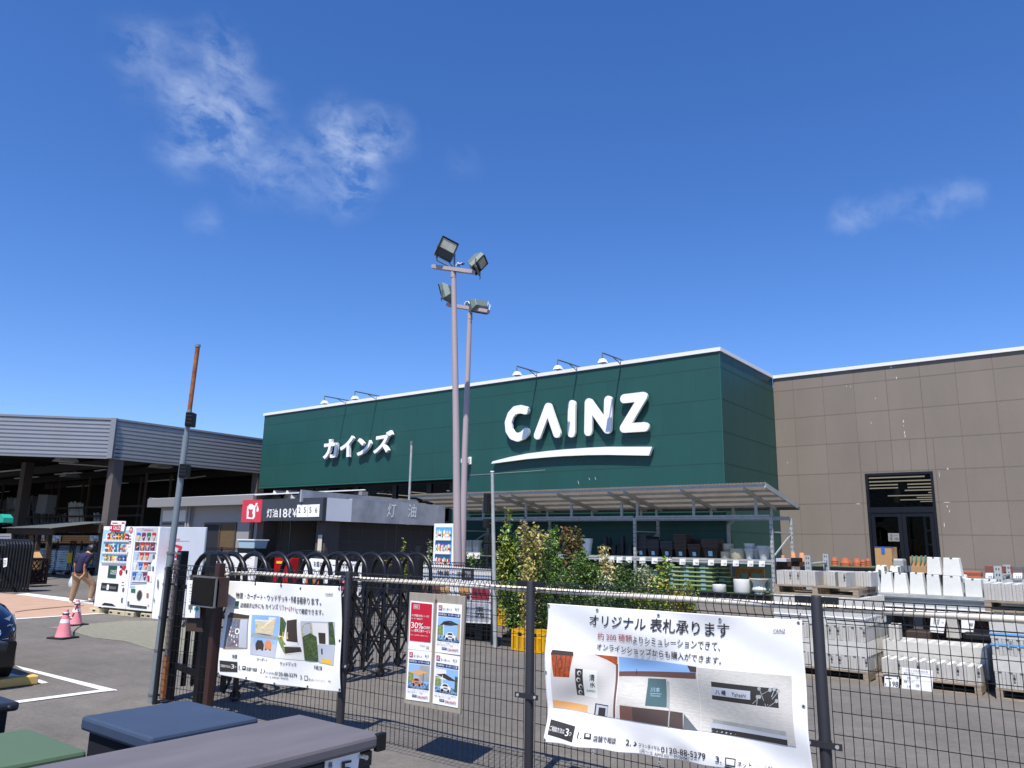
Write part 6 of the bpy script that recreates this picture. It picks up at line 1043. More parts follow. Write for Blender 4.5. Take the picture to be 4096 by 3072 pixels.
for i in range(1, len(gy)-1):
    y0, y1 = gy[i], gy[i+1]
    for x in (x0_-.02, x1_+.02):
        b_ = MB()
        for z0, z1 in ((.22, .62), (.62, 1.02)):
            b_.bar((x-.008, y0, z0), (x-.008, y1, z1), .012, .032, 'black_paint', upv=(1, 0, 0)); b_.bar((x+.008, y0, z1), (x+.008, y1, z0), .012, .032, 'black_paint', upv=(1, 0, 0))
        b_.bar((x, (y0+y1)/2, 1.0), (x, y1, 1.22), .012, .03, 'black_paint', upv=(1, 0, 0)); b_.bar((x, (y0+y1)/2, .24), (x, y0, .1), .012, .03, 'black_paint', upv=(1, 0, 0))
        b_.build('scissor_bars', gate)
for y in gy[2:]:
    for z in (.42, .82, 1.12): b_ = MB(); b_.bar((x0_, y, z), (x1_, y, z), .012, .02, 'black_paint'); b_.build('crossbar', gate)
for (x, y, w_, h_2, lb) in ((-8.02, 4.62, .09, 1.52, 'thick black gate post just behind the leaning pole'), (-7.46, 4.62, .08, 1.5, 'black gate post behind the notice at the fence end'), (-7.98, gy[-1]+.35, .09, 1.6, 'black gate post at the far end of the accordion gate')):
    b_ = MB(); b_.box(x-w_/2, y-w_/2, 0, x+w_/2, y+w_/2, h_2, 'black_paint'); tag(b_.build('gate_post', org=(x, y, 0), bevel=.006), lb, 'post', 'posts of the accordion gate')
b_ = MB(); b_.bar((-8.0, 4.62, .35), (-7.46, 4.62, .30), .03, .06, 'black_paint'); b_.bar((-8.0, 4.62, 1.15), (-7.46, 4.62, 1.13), .03, .04, 'black_paint'); tag(b_.build('gate_latch', org=(-7.7, 4.62, .3)), 'black latch bars joining the two gate posts at the fence end', 'latch')

# ================================================================= FAR FENCES AND THE BANNERS ON THEM
YF2 = 10.55; xa2 = onY((1975, 2300), YF2).x
ff = thing('mesh_fence', 'black mesh fence beyond the accordion gate, left of the potted shrubs', 'fence', (xa2, YF2, 0))
panel((xa2, YF2), (xa2-2.0, YF2), 1.32, ff, .004, .055, .13); panel((xa2-2.05, YF2), (xa2-4.05, YF2), 1.32, ff, .004, .055, .13)
for x in (xa2, xa2-2.03, xa2-4.08): b_ = MB(); b_.tube([(x, YF2, 0), (x, YF2, 1.35)], .032, 'fence_black', 12); b_.build('post', ff, smooth=True, angle=50)
YF3 = 11.9; xb2 = onY(kz_((1260, 800)), YF3).x; xc2 = onY(kz_((740, 800)), YF3).x
f3 = thing('mesh_fence', 'short black mesh fence in front of the kiosk wall', 'fence', (xb2, YF3, 0)); panel((xc2, YF3), (xb2, YF3), onY(kz_((900, 745)), YF3).z, f3, .004, .055, .13)
for x in (xc2, xb2): b_ = MB(); b_.tube([(x, YF3, 0), (x, YF3, 1.4)], .03, 'fence_black', 10); b_.build('post', f3)
xd2, xe2 = onY(zA(1535, 1200), 11.5).x, onY(zA(2050, 1200), 11.5).x; f4 = thing('mesh_fence', 'black mesh fence in front of the grey cabin window', 'fence', (xd2, 11.5, 0)); panel((xd2, 11.5), (xe2, 11.5), onY(zA(1700, 1185), 11.5).z, f4, .005, .06, .13)
for x in (xd2, (xd2+xe2)/2, xe2): b_ = MB(); b_.tube([(x, 11.5, 0), (x, 11.5, onY(zA(1700, 1180), 11.5).z)], .03, 'fence_black', 10); b_.build('post', f4)
def signboard(name, label, px, Y, conv, m='paper', legs=True, cat='banner', th=.01):
    q = [onY(conv(*p), Y) for p in px]; t = thing(name, label, cat, (q[0].x, Y, 0)); b_ = MB(); b_.poly(q, m, th, (0, -1, 0)); b_.build('sheet', t); return t, q
def ontop(t, q, items, nm='print'):
    b_ = MB(); F_ = lambda u, v, o=.004: q[0]*(1-u)*(1-v)+q[1]*u*(1-v)+q[2]*u*v+q[3]*(1-u)*v+V((0, -o, 0))
    for it in items:
        if it[0] == 'T': _, s, u0, v0, u1, v1, m, bo = it; b_.text(s, [F_(u0, v0), F_(u1, v0), F_(u1, v1), F_(u0, v1)], m, bo, off=.003)
        else: _, u0, v0, u1, v1, m = it[:6]; o = .004+.001*(it[6] if len(it) > 6 else 0); b_.poly([F_(u0, v0, o), F_(u1, v0, o), F_(u1, v1, o), F_(u0, v1, o)], m)
    b_.build(nm, t)
t, q = signboard('garden_banner', 'white garden reform banner with pink plant pictures behind the gate hoops', ((765, 1180), (1335, 1200), (1345, 855), (765, 812)), YF3-.08, kz)
ontop(t, q, [('T', 'お庭のリフォーム承ります', .2, .78, .84, .93, 'print_ink', .02), ('T', '玄関周り、お庭のガーデニングプラン等 お気軽にお問い合わせください', .15, .64, .92, .72, 'print_ink', .0), ('P', .05, .15, .3, .55, 'terra'), ('P', .33, .15, .6, .55, 'planter_green'), ('P', .63, .15, .95, .55, 'pk_p'), ('P', .08, .2, .2, .4, 'leaf1', 1), ('P', .7, .2, .85, .5, 'cone_pink', 1), ('P', .38, .3, .5, .5, 'pk_w', 1)])
lA = cv(1650, 2000, 2.765)
t, q = signboard('fence_banner', 'white banner with brown product pictures on the far mesh fence, beside the light pole', ((60, 1330), (1000, 1385), (870, 740), (60, 715)), YF2+.06, lA)
q = [onY(lA(*p), YF2+.06) for p in ((60, 1330), (865, 1370), (870, 765), (60, 715))]
bpy.data.objects.remove(t.children[0]); b_ = MB(); b_.poly(q, 'paper', .008, (0, -1, 0)); b_.build('sheet', t)
ontop(t, q, [('T', '物置・表札', .28, .83, .72, .92, 'print_ink', .02), ('P', .05, .45, .4, .7, 'pic_brown'), ('P', .32, .5, .45, .62, 'pic_orange', 1), ('P', .58, .5, .73, .7, 'pic_orange'), ('P', .75, .42, .98, .68, 'print_red'), ('P', .6, .42, .73, .5, 'bronze', 1), ('T', '消火用', .78, .5, .93, .63, 'pk_p', .0), ('P', .6, .04, .98, .36, 'panel_white'), ('T', '人と\n木', .62, .1, .72, .3, 'print_ink', 0), ('T', '東\n西', .8, .1, .92, .3, 'print_ink', 0), ('P', .62, .77, .78, .98, 'bronze'), ('P', .66, .82, .74, .94, 'galv', 1)])
t, q = signboard('price_notice', 'white kerosene notice board with black text left of the red cabinet', ((-120, 1060), (270, 1045), (298, 770), (-100, 765)), 11.2, kz, 'white', cat='notice board', th=.08)
q = [onY(kz_(p), 11.1) for p in ((-118, 1050), (265, 1040), (285, 790), (-90, 785))]; ontop(t, q, [('T', '灯油は\nセルフです', .3, .5, .55, .82, 'print_ink', .0), ('P', .66, .1, .665, .95, 'galv'), ('P', .1, .3, .6, .31, 'galv'), ('T', '営業', .62, .85, .72, .9, 'print_ink', 0), ('T', 'ご案内', .82, .85, .95, .9, 'print_ink', 0), ('P', .7, .6, .9, .62, 'galv_dark'), ('P', .7, .5, .95, .52, 'galv_dark'), ('P', .1, .1, .6, .12, 'galv_dark')])
b_ = MB()
for x in (q[0].x+.1, q[1].x-.1): b_.box(x-.02, 11.22, 0, x+.02, 11.26, q[0].z, 'galv')
b_.build('leg', t)
t, q = signboard('warning_sign', 'small black sign with a yellow camera symbol hung behind the gate hoops', ((1550, 955), (1650, 960), (1652, 822), (1555, 815)), 11.0, kz, 'black', cat='sign')
ontop(t, q, [('T', '防犯カメラ\n作動中', .45, .4, .92, .62, 'pk_y', .0), ('P', .12, .35, .38, .6, 'pk_y'), ('P', .17, .42, .33, .53, 'black', 1), ('P', .1, .8, .9, .84, 'pk_y')])
b_ = MB(); b_.box(q[0].x+.1, 11.02, 0, q[0].x+.13, 11.05, q[2].z, 'galv_dark'); b_.build('stand', t)
# stacked tubs beside the cabin
q = onY(zA(1912, 1190), 12.0); q2 = onY(zA(2050, 1130), 12.0); b_ = MB(); b_.frust((q.x+q2.x)/2, 12.2, q.z, q2.z, abs(q2.x-q.x)*.9, .35, abs(q2.x-q.x), .4, 'blue_tub'); b_.box(q.x-.02, 11.98, q2.z, q2.x+.02, 12.42, q2.z+.03, 'white'); tag(b_.build('plastic_tub', org=q), 'pale blue translucent plastic tub by the cabin corner', 'tub')
b_ = MB(); b_.box(q.x, 12, 0, q2.x, 12.4, q.z, 'black'); tag(b_.build('tub_stand', org=q), 'black stand under the pale blue tub', 'stand')
b_ = MB(); qc = onY(zA(1730, 1305), 11.2); b_.lathe([(.13, -.15), (.17, 0), (.18, .01), (.16, .015), (0, .015)], qc, 'white', 18); tag(b_.build('white_bucket', org=qc, smooth=True), 'white bucket rim seen between the gate hoops', 'bucket'); b_ = MB(); b_.box(qc.x-.25, 11.0, 0, qc.x+.25, 11.4, qc.z-.15, 'prefab'); tag(b_.build('low_cabinet', org=qc), 'grey low cabinet under the white bucket', 'cabinet')

# ================================================================= LIGHT POLES
def lightpole(label, foot, pts, rads, armc, arm0, arm1, heads):
    t = thing('light_pole', label, 'light pole', foot); P = [poleat(foot, D(*p)) for p in pts]; P[0].z = foot.z if False else P[0].z
    b_ = MB(); full = [foot]+P; rr = [rads[0]]+list(rads); b_.tube(full, rr, 'pole_paint', 20, cap=True); b_.build('shaft', t, smooth=True, angle=60)
    b_ = MB(); c_ = P[-1]; k = poleat(foot, D(pts[-1][0], pts[-1][1]+14)); b_.tube([k, c_], rads[-1]*1.12, 'pole_paint', 16); b_.build('sleeve', t, smooth=True, angle=60)
    a0, a1 = arm0, arm1; b_ = MB(); b_.bar(a0, a1, .12, .075, 'pole_paint'); b_.build('crossarm', t); return t, P
tb = gt(D(994, 1368)); fc_ = (tb-EYEP).dot(fw); U = fc_/FPX*1.8517     # metres per view pixel at that depth
def pD(foot, x, y, o=0.): return poleat(foot, D(x, y))-fx_*o
t1, P = lightpole('taller light pole with two floodlights on its crossarm, leaning slightly left', tb, ((991, 1280), (989, 1231), (985, 900), (980, 600), (979.5, 586)), (.088, .082, .066, .052, .052), None, pD(tb, 933, 567, -.25), pD(tb, 1024, 597, .25), None)
b_ = MB(); k = pD(tb, 989, 1229); b_.tube([k-V((0, 0, .03)), k+V((0, 0, .01)), k+V((0, 0, .05))], [.1, .1, .082], 'pole_paint', 18); b_.tube([k+V((0, 0, .05)), k+V((0, 0, .075))], [.087, .083], 'pole_chip', 18); b_.build('collar', t1, smooth=True)
tb2 = gt(D(999, 1342)); t2_, P = lightpole('shorter upright light pole with two floodlights, just behind the taller one', tb2, ((998, 1260), (1004, 980), (1014, 700), (1015, 676)), (.07, .066, .054, .054), None, pD(tb2, 965, 651, -.25), pD(tb2, 1056, 680, .25), None)
def flood(parent_label, foot, c, size, axis_n, roll_up, label, drop=None):
    "box head: c centre of the glass, axis_n glass normal, up vector"
    n_ = axis_n.normalized(); u = (roll_up-n_*roll_up.dot(n_)).normalized(); r2 = u.cross(n_); w_, h_3 = size; t = thing('floodlight', label, 'floodlight', c, 0, 'floodlights on the light poles')
    def q(a, b, d): return c+r2*a*w_/2+u*b*h_3/2+n_*d
    b_ = MB(); D1 = -.09; D2 = -.20
    vs = [q(a, b, 0) for a, b in ((-1, -1), (1, -1), (1, 1), (-1, 1))]+[q(a, b, D1) for a, b in ((-1, -1), (1, -1), (1, 1), (-1, 1))]+[q(a*.7, b*.62-.12, D2) for a, b in ((-1, -1), (1, -1), (1, 1), (-1, 1))]
    b_.add(vs, [(0, 3, 2, 1), (0, 1, 5, 4), (1, 2, 6, 5), (2, 3, 7, 6), (3, 0, 4, 7), (4, 5, 9, 8), (5, 6, 10, 9), (6, 7, 11, 10), (7, 4, 8, 11), (8, 9, 10, 11)], 'floodlight'); b_.build('housing', t, bevel=.01)
    b_ = MB()
    for a, b, c3_, d3 in ((-1, -1, 1, -1), (1, -1, 1, 1), (1, 1, -1, 1), (-1, 1, -1, -1)): b_.bar(q(a*.96, b*.96, .008), q(c3_*.96, d3*.96, .008), .028, .02, 'dark_frame')
    b_.build('bezel', t); b_ = MB(); b_.add([q(-.92, -.92, .004), q(.92, -.92, .004), q(.92, .92, .004), q(-.92, .92, .004)], [(0, 1, 2, 3)], 'flood_dark'); b_.add([q(-.85, -.1, .007), q(.85, -.1, .007), q(.85, .85, .007), q(-.85, .85, .007)], [(0, 1, 2, 3)], 'flood_glass'); b_.build('glass', t)
    base_ = c-V((0, 0, drop or h_3*.78))-n_*.06; b_ = MB()
    for s_ in (-1, 1): b_.bar(q(1.08*s_, 0, -.06), base_+r2*s_*w_*.54, .012, .04, 'floodlight')
    b_.bar(base_-r2*w_*.54, base_+r2*w_*.54, .04, .014, 'floodlight'); b_.build('bracket', t)
    b_ = MB(); b_.tube([q(.3, -.5, D2), base_+r2*.1+V((0, 0, .08)), base_+r2*.25+V((0, 0, -.02)), base_+r2*.2+V((0, 0, -.07))], .009, 'black', 5); b_.build('cable', t); return t
toC = -fx_
flood('', tb, pD(tb, 965, 538, .0), (.38, .43), (toC*1.0+rx*.35+V((0, 0, -.18))), V((0, 0, 1))+rx*.38, 'floodlight facing the camera on the left of the taller pole')
flood('', tb, pD(tb, 1037, 576, .1), (.36, .36), (rx*1.0+toC*.35+V((0, 0, -.9))), V((0, 0, 1))+rx*.9, 'floodlight tilted right on the right arm of the taller pole', .17)
flood('', tb2, pD(tb2, 961, 634, .0), (.38, .38), (-rx*1.0-toC*.5+V((0, 0, -.35))), V((0, 0, 1)), 'floodlight facing left, half hidden behind the taller pole', .2)
flood('', tb2, pD(tb2, 1032, 665, .0), (.42, .29), (-toC*1.0-rx*.55+V((0, 0, -.55))), V((0, 0, 1)), 'floodlight seen from behind on the right of the shorter pole', .15)
b_ = MB()
for k in range(3): cpx = (985+k*3, 574+k); c_ = pD(tb, *cpx); b_.tube([c_, c_+V((.05, 0, .06)), c_+V((.1, 0, .02)), c_+V((.16, 0, .03))], .011, 'black' if k else 'white', 5)
b_.build('wiring', t1); b_ = MB()
for k in range(3): c_ = pD(tb2, 1003+k*4, 658+k); b_.tube([c_, c_+V((.04, 0, .06)), c_+V((.12, 0, .05)), c_+V((.16, 0, -.01))], .012, 'black' if k else 'white', 5)
b_.tube([pD(tb2, 1056, 672), pD(tb2, 1059, 660), pD(tb2, 1055, 652), pD(tb2, 1051, 668)], .012, 'white', 5); b_.build('wiring', t2_)
# slim lamp post behind the kiosk
lb_ = V((*onY(D(883, 1100), 17.6)[:2], gz(17.6))); t = thing('slim_post', 'slim grey post with a round cap behind the kiosk', 'post', lb_); b_ = MB(); tpz = vz(lb_, 953*1.8517); b_.tube([lb_, V((lb_.x, lb_.y, tpz-.1))], .038, 'galv', 12); b_.build('shaft', t, smooth=True, angle=50); b_ = MB(); b_.tube([V((lb_.x, lb_.y, tpz-.1)), V((lb_.x, lb_.y, tpz))], .055, 'galv_dark', 12); b_.build('cap', t)
# post with black speakers
sb = gt(D(1070, 1398)); t = thing('speaker_post', 'thin galvanised post with black hanging boxes beside the shrubs', 'post', sb); tp2 = poleat(sb, D(1063.5, 1020)); b_ = MB(); b_.tube([sb, sb.lerp(tp2, .55), tp2], [.038, .033, .027], 'galv', 12); b_.build('shaft', t, smooth=True, angle=50); b_ = MB(); b_.tube([tp2, tp2+V((0, 0, .02))], .035, 'white', 10); b_.build('cap', t)
for i, (x, y0, y1, w_) in enumerate(((1054, 1066, 1108, 10), (1053, 1121, 1141, 10), (1056, 1155, 1174, 10), (1055, 1176, 1200, 12))):
    c_ = poleat(sb, D(x, (y0+y1)/2)); kk = (c_-EYEP).dot(fw)/FPX*1.8517; hh = (y1-y0)/2*kk; ww = w_/2*kk; b_ = MB(); b_.box(c_.x-ww, c_.y-.08, c_.z-hh, c_.x+ww, c_.y+.08, c_.z+hh, 'black'); b_.bar(c_, poleat(sb, D(1064, (y0+y1)/2)), .02, .02, 'black')
    tag(b_.build('speaker_box', org=c_, bevel=.012), ['largest and topmost black box on the post beside the shrubs', 'second black box down on the post beside the shrubs', 'third black box down on the post beside the shrubs', 'lowest black box on the post beside the shrubs'][i], 'speaker', 'black boxes on the post beside the shrubs')
# drinks machine right of the kiosk
Yv = 13.4; q = [onY(lA(*p), Yv) for p in ((225, 760), (520, 760), (530, 262), (238, 262))]; v4 = thing('vending_machine', 'white drinks vending machine behind the far fence, right of the kiosk', 'vending machine', (q[0].x, Yv, gz(Yv)))
WV = onY(lA(470, 300), Yv).x-q[3].x; b_ = MB(); b_.box(q[3].x, Yv, gz(Yv)+.1, q[3].x+WV, Yv+.34, q[3].z, 'white_gloss'); b_.build('cabinet', v4, bevel=.015); b_ = MB(); X_ = q[3].x; Zt = q[3].z; b_.box(X_+.07, Yv-.006, Zt-1.0, X_+WV-.08, Yv-.002, Zt-.08, 'sky_blue'); b_.build('display_back', v4); b_ = MB()
for r_2 in range(3):
    for i in range(16): x = X_+.1+i*(WV-.2)/16; h2 = rnd(.13, .19); z = Zt-.32-r_2*.31; k_ = random.choice('rcwtwcgwoc'); b_.tube([(x+.018, Yv-.03, z), (x+.018, Yv-.03, z+h2*.7), (x+.018, Yv-.03, z+h2)], [.017, .017, .007], 'pk_'+k_, 8); b_.tube([(x+.018, Yv-.03, z+h2*.2), (x+.018, Yv-.03, z+h2*.5)], .0178, 'pk_'+random.choice('wrywg'), 8)
tag(b_.build('sample_drinks', v4), kind='stuff')
for r_2 in range(3): b_ = MB(); z = Zt-.32-r_2*.31; b_.box(X_+.08, Yv-.06, z-.06, X_+WV-.09, Yv-.007, z, 'white'); b_.build('button_row', v4)
b_ = MB(); b_.box(X_+.15, Yv-.012, Zt-1.4, X_+.42, Yv-.005, Zt-1.08, 'logo_green'); b_.build('logo_panel', v4); b_ = MB(); b_.box(X_+.8, Yv-.012, Zt-1.3, X_+.95, Yv-.005, Zt-1.08, 'black'); b_.box(X_+.2, Yv-.012, Zt-1.7, X_+.85, Yv-.005, Zt-1.5, 'black'); b_.build('coin_panel', v4)
# ================================================================= DISPLAY RACK WITH CANOPY
rA = cv(1800, 1850, 1.58); YK = 18.3; gk = gz(YK)
RX = [onY(rA(x, 400), YK).x for x in (80, 475, 1168, 2030)]
rack = thing('display_rack', 'galvanised garden display rack under a corrugated canopy against the green wall', 'rack', (RX[-1], YK, gk))
def upright(x, y, z1, par=rack, w=.07):
    b_ = MB(); b_.box(x-w/2, y-.03, gk, x+w/2, y+.03, z1, 'galv'); z = gk+.1
    while z < z1-.1: b_.box(x-.012-.014, y-.0315, z, x-.012, y-.03, z+.04, 'ink'); b_.box(x+.014, y-.0315, z, x+.028, y-.03, z+.04, 'ink'); z += .11
    b_.build('upright', par); b_ = MB(); b_.box(x-.07, y-.06, gk-.02, x+.07, y+.06, gk+.03, 'concrete_w'); b_.build('foot', par)
for x in RX:
    upright(x, YK, 2.40); upright(x+.12, YK+1.1, 2.40)
    b_ = MB(); b_.bar((x, YK+.05, 2.05), (x+.1, YK+1.05, 2.05), .03, .03, 'galv'); b_.bar((x+.02, YK+.05, 1.5), (x+.1, YK+1.05, 2.0), .03, .03, 'galv'); b_.build('brace', rack)
for z, h2 in ((2.36, .09), (1.30, .11)):
    for i in range(3): b_ = MB(); b_.box(RX[i]+.035, YK-.03, z, RX[i+1]-.035, YK+.02, z+h2, 'galv'); b_.box(RX[i]+.035, YK-.034, z+h2*.4, RX[i+1]-.035, YK-.03, z+h2*.5, 'galv_dark'); b_.box(RX[i]+.16, YK+1.08, z, RX[i+1]+.08, YK+1.12, z+h2, 'galv'); b_.build('beam', rack)
b_ = MB(); b_.box(RX[0], YK+.02, 1.36, RX[-1], YK+1.08, 1.385, 'galv_dark'); b_.build('shelf_deck', rack)
b_ = MB(); b_.box(RX[1], YK-.05, gk+.02, RX[-1]-.1, YK+1.0, gk+.15, 'black'); b_.box(RX[1], YK-.08, gk+.15, RX[-1]-.1, YK+1.0, gk+.165, 'planter_green'); b_.build('floor_deck', rack)
CX0, CX1 = onY((1655, 1985), 17.7).x, -6.07; CY0, CY1, CZ0, CZ1 = 17.55, 19.7, 3.06, 2.70
def czf(y): return CZ0+(CZ1-CZ0)*(y-CY0)/(CY1-CY0)
n = int((CX1-CX0)/.045); vs = []
for i in range(n+1):
    x = CX0+(CX1-CX0)*i/n; z = .022*(i % 2); vs += [(x, CY0-.1, czf(CY0-.1)+.06+z), (x, CY1+.1, czf(CY1+.1)+.06+z)]
b_ = MB(); b_.add(vs, [(2*i, 2*i+2, 2*i+3, 2*i+1) for i in range(n)], 'roof_sheet'); b_.build('roof_sheet', rack)
for i in range(5):
    y = CY0+(CY1-CY0)*i/4; b_ = MB(); b_.box(CX0+.05, y-.03, czf(y)-.0, CX1-.03, y+.03, czf(y)+.055, 'galv'); b_.build('purlin', rack)
b_ = MB(); b_.bar((CX1-.02, CY0-.05, czf(CY0)+.02), (CX1-.02, CY1+.05, czf(CY1)+.02), .04, .1, 'galv'); b_.build('end_beam', rack)
for px, pr in ((110, 1), (300, 0), (380, 1), (670, 1), (990, 1), (1090, 1), (1450, 1), (1850, 1)):
    x = onY(rA(px, 190), CY0).x+.02; b_ = MB(); b_.bar((x, CY0+.05, czf(CY0)-.05), (x, CY1, czf(CY1)-.05), .05, .09, 'galv'); b_.build('rafter', rack)
    if pr: b_ = MB(); b_.box(x-.03, YK-.02, 2.45, x+.03, YK+.03, czf(YK)-.09, 'galv'); b_.build('strut', rack); b_ = MB(); b_.box(x-.03, YK+1.08, 2.4, x+.03, YK+1.12, czf(YK+1.1)-.09, 'galv'); b_.build('strut', rack)
b_ = MB(); b_.tube([(CX0+.5, CY1+.15, CZ1-.02), (CX1, CY1+.15, CZ1-.02)], .05, 'galv_dark', 10); xg = onY(rA(1752, 400), 19.75).x; b_.tube([(xg+.15, 19.82, CZ1), (xg+.15, 19.82, 2.4), (xg, 19.82, 2.25), (xg, 19.82, .45)], .05, 'galv', 10); b_.build('gutter_pipe', rack, smooth=True)
# --- goods on the rack
GOODS = {}
def proto(kind):
    if kind in GOODS: return GOODS[kind]
    t = thing(kind[0], '', kind[1], (0, 0, -50)); b_ = MB(); m, rim, sh = kind[2], kind[3], kind[4]
    if sh == 'sq': b_.frust(0, 0, 0, .235, .25, .25, .32, .32, m, True); b_.frust(0, 0, .234, .25, .352, .352, .355, .355, rim, True); b_.frust(0, 0, .24, .249, .30, .30, .31, .31, 'black')
    elif sh == 'wide': b_.frust(0, 0, 0, .15, .42, .27, .50, .34, m, True); b_.frust(0, 0, .14, .175, .54, .38, .55, .39, rim, True); b_.frust(0, 0, .165, .174, .49, .33, .5, .34, m)
    elif sh == 'round': b_.lathe([(0, 0), (.085, 0), (.115, .27), (.125, .27), (.125, .3), (.11, .3), (.1, .2), (0, .18)], (0, 0, 0), m, 20)
    elif sh == 'inv': b_.lathe([(.125, 0), (.125, .03), (.115, .03), (.085, .3), (0, .3)], (0, 0, 0), m, 20)
    elif sh == 'cyl': b_.lathe([(0, 0), (.14, 0), (.165, .03), (.165, .23), (.15, .235), (.145, .12), (0, .1)], (0, 0, 0), m, 24)
    elif sh == 'tall': b_.lathe([(0, 0), (.10, 0), (.14, .26), (.155, .27), (.15, .30), (.165, .33), (.165, .345), (.145, .345), (.13, .25), (0, .22)], (0, 0, 0), m, 24)
    elif sh == 'urn':
        b_.lathe([(0, 0), (.10, 0), (.105, .02), (.075, .04)], (0, 0, 0), m, 24); pr = [(.075, .04), (.145, .07), (.16, .11), (.12, .16), (.125, .22), (.165, .29), (.205, .315), (.205, .33), (.18, .33), (.12, .22), (0, .2)]
        st = len(b_.v); b_.lathe(pr, (0, 0, 0), m, 48)
        for i in range(st, len(b_.v)):
            k = (i-st) % 48; rr_ = (i-st)//48
            if 0 < rr_ < 6 and k % 4 < 2: b_.v[i].x *= .90; b_.v[i].y *= .90
    b_.build('body', t, local=True, smooth=sh not in ('sq', 'wide'), angle=50)
    if sh in ('sq', 'wide'): b_ = MB(); w_ = .09; y0 = -(.158 if sh == 'sq' else .155); b_.add([(-w_/2, y0+.011, .06), (w_/2, y0+.011, .06), (w_/2, y0-.006, .16), (-w_/2, y0-.006, .16)], [(0, 1, 2, 3)], 'cyan_label') if sh == 'sq' else b_.add([(-.1, y0+.008, .04), (.05, y0+.008, .04), (.05, y0-.008, .1), (-.1, y0-.008, .1)], [(0, 1, 2, 3)], 'cyan_label'); b_.build('label', t, local=True)
    GOODS[kind] = t; t['used'] = 0; return t
def put(kind, loc, label, group, rot=0., sc=(1, 1, 1)):
    p = proto(kind)
    if not p['used']: p['used'] = 1; p.location = loc; p.rotation_euler = (0, 0, rot); p.scale = sc; o = p
    else: o = dup(p, loc, rot, scale=sc)
    o['label'] = label; o['group'] = group
    if 'used' in o.keys() and o is not p: del o['used']
    return o
SZ = 1.39
def nolabel(o):
    if o.scale.x and 'green' not in o.name:
        for c in list(o.children):
            if c.name.startswith('label'): bpy.data.objects.remove(c)
    return o
def stack(kind, x0, x1, n, dz, Yo, label, conv=rA, z0=SZ, sc=1., base=None):
    X = onY(conv((x0+x1)/2, base or 590), Yo).x
    for i in range(n): put(kind, (X, Yo, z0+i*dz), label+(', '+('bottom' if i == 0 else 'top' if i == n-1 else 'middle')+' of its stack' if n > 1 else ''), label, rnd(-.02, .02), (sc, sc, sc)) if i == 0 else nolabel(put(kind, (X, Yo, z0+i*dz), label+(', '+('top' if i == n-1 else 'middle')+' of its stack' if n > 1 else ''), label, rnd(-.02, .02), (sc, sc, sc)))
SG = ('square_planter', 'planter', 'planter_gray', 'rim_gray', 'sq'); SB = ('square_planter', 'planter', 'planter_brown', 'rim_brown', 'sq'); GR = ('green_planter', 'planter', 'planter_green', 'planter_rim', 'wide'); RB = ('round_pot', 'pot', 'pot_black', 'pot_black', 'round'); RI = ('round_pot', 'pot', 'pot_black', 'pot_black', 'inv'); WS = ('white_planter', 'planter', 'planter_white', 'planter_white', 'sq')
stack(SG, 1185, 1262, 10, .034, 18.55, 'charcoal square planter beside the middle rack post'); stack(SG, 1262, 1340, 7, .034, 18.55, 'charcoal square planter, second stack right of the middle rack post'); stack(SG, 1344, 1430, 6, .034, 18.55, 'charcoal square planter, third stack right of the middle rack post')
stack(SB, 1435, 1512, 11, .034, 18.55, 'dark brown square planter in the tallest brown stack'); stack(SB, 1517, 1603, 4, .034, 18.55, 'dark brown square planter in the shortest brown stack'); stack(SB, 1607, 1722, 6, .034, 18.55, 'dark brown wide planter at the right of the brown stacks', sc=1.2)
stack(SG, 1250, 1295, 9, .036, 19.0, 'charcoal square planter in the back row of the shelf'); stack(SB, 1540, 1600, 8, .034, 19.0, 'dark brown square planter in the back row of the shelf')
for x0, x1, n, w_ in ((960, 1003, 3, 'left of the dry branch'), (1015, 1058, 3, 'right behind the dry branch'), (1066, 1112, 4, 'one left of the middle post'), (285, 322, 4, 'behind the speaker post'), (325, 365, 4, 'right of the speaker post'), (368, 405, 4, 'behind the yellow shrub'), (200, 240, 4, 'beside the white planters')): stack(RB, x0, x1, n, .035, 18.55, 'black round pot '+w_, sc=.75)
stack(RI, 960, 1003, 1, 0, 18.55, 'upturned black round pot on the left nested stack', z0=SZ+.30, sc=.75); stack(RI, 1066, 1112, 1, 0, 18.55, 'upturned black round pot on the tall nested stack', z0=SZ+.33, sc=.75); stack(RI, 985, 1030, 1, 0, 18.85, 'upturned black round pot in the back row', z0=SZ+.28, sc=.75); stack(RI, 1122, 1162, 1, 0, 18.55, 'upturned black round pot standing alone by the middle post'); stack(RI, 285, 322, 1, 0, 18.6, 'upturned black round pot above the stack by the speaker post', z0=SZ+.33, sc=.75); stack(RB, 985, 1030, 3, .035, 18.85, 'black round pot in the back row of the shelf', sc=.75)
stack(('white_pot', 'pot', 'white', 'white', 'round'), 835, 900, 4, .03, 18.55, 'white round pot in the short stack left of the black pots', sc=1.25)
for i, (a, b, n) in enumerate(((84, 112, 7), (110, 150, 9), (150, 197, 9))): stack(WS, a, b, n, .025, 18.5, ('white square planter in the leftmost stack', 'white square planter in the middle white stack', 'white square planter in the right white stack')[i], sc=.68)
BG = ('beige_pot', 'pot', 'planter_beige', 'planter_beige', 'cyl'); GL = ('glazed_pot', 'pot', 'planter_glaze', 'planter_glaze', 'tall')
stack(BG, 1715, 1777, 1, 0, 18.5, 'lower small beige round pot on the shelf', sc=.8); stack(BG, 1730, 1790, 1, 0, 18.6, 'upper small beige round pot stacked on another', z0=SZ+.19, sc=.8); stack(BG, 1778, 1862, 1, 0, 18.5, 'large beige ribbed round pot on the shelf', sc=1.12); stack(BG, 1800, 1840, 1, 0, 18.95, 'small beige round pot in the back row', sc=.8)
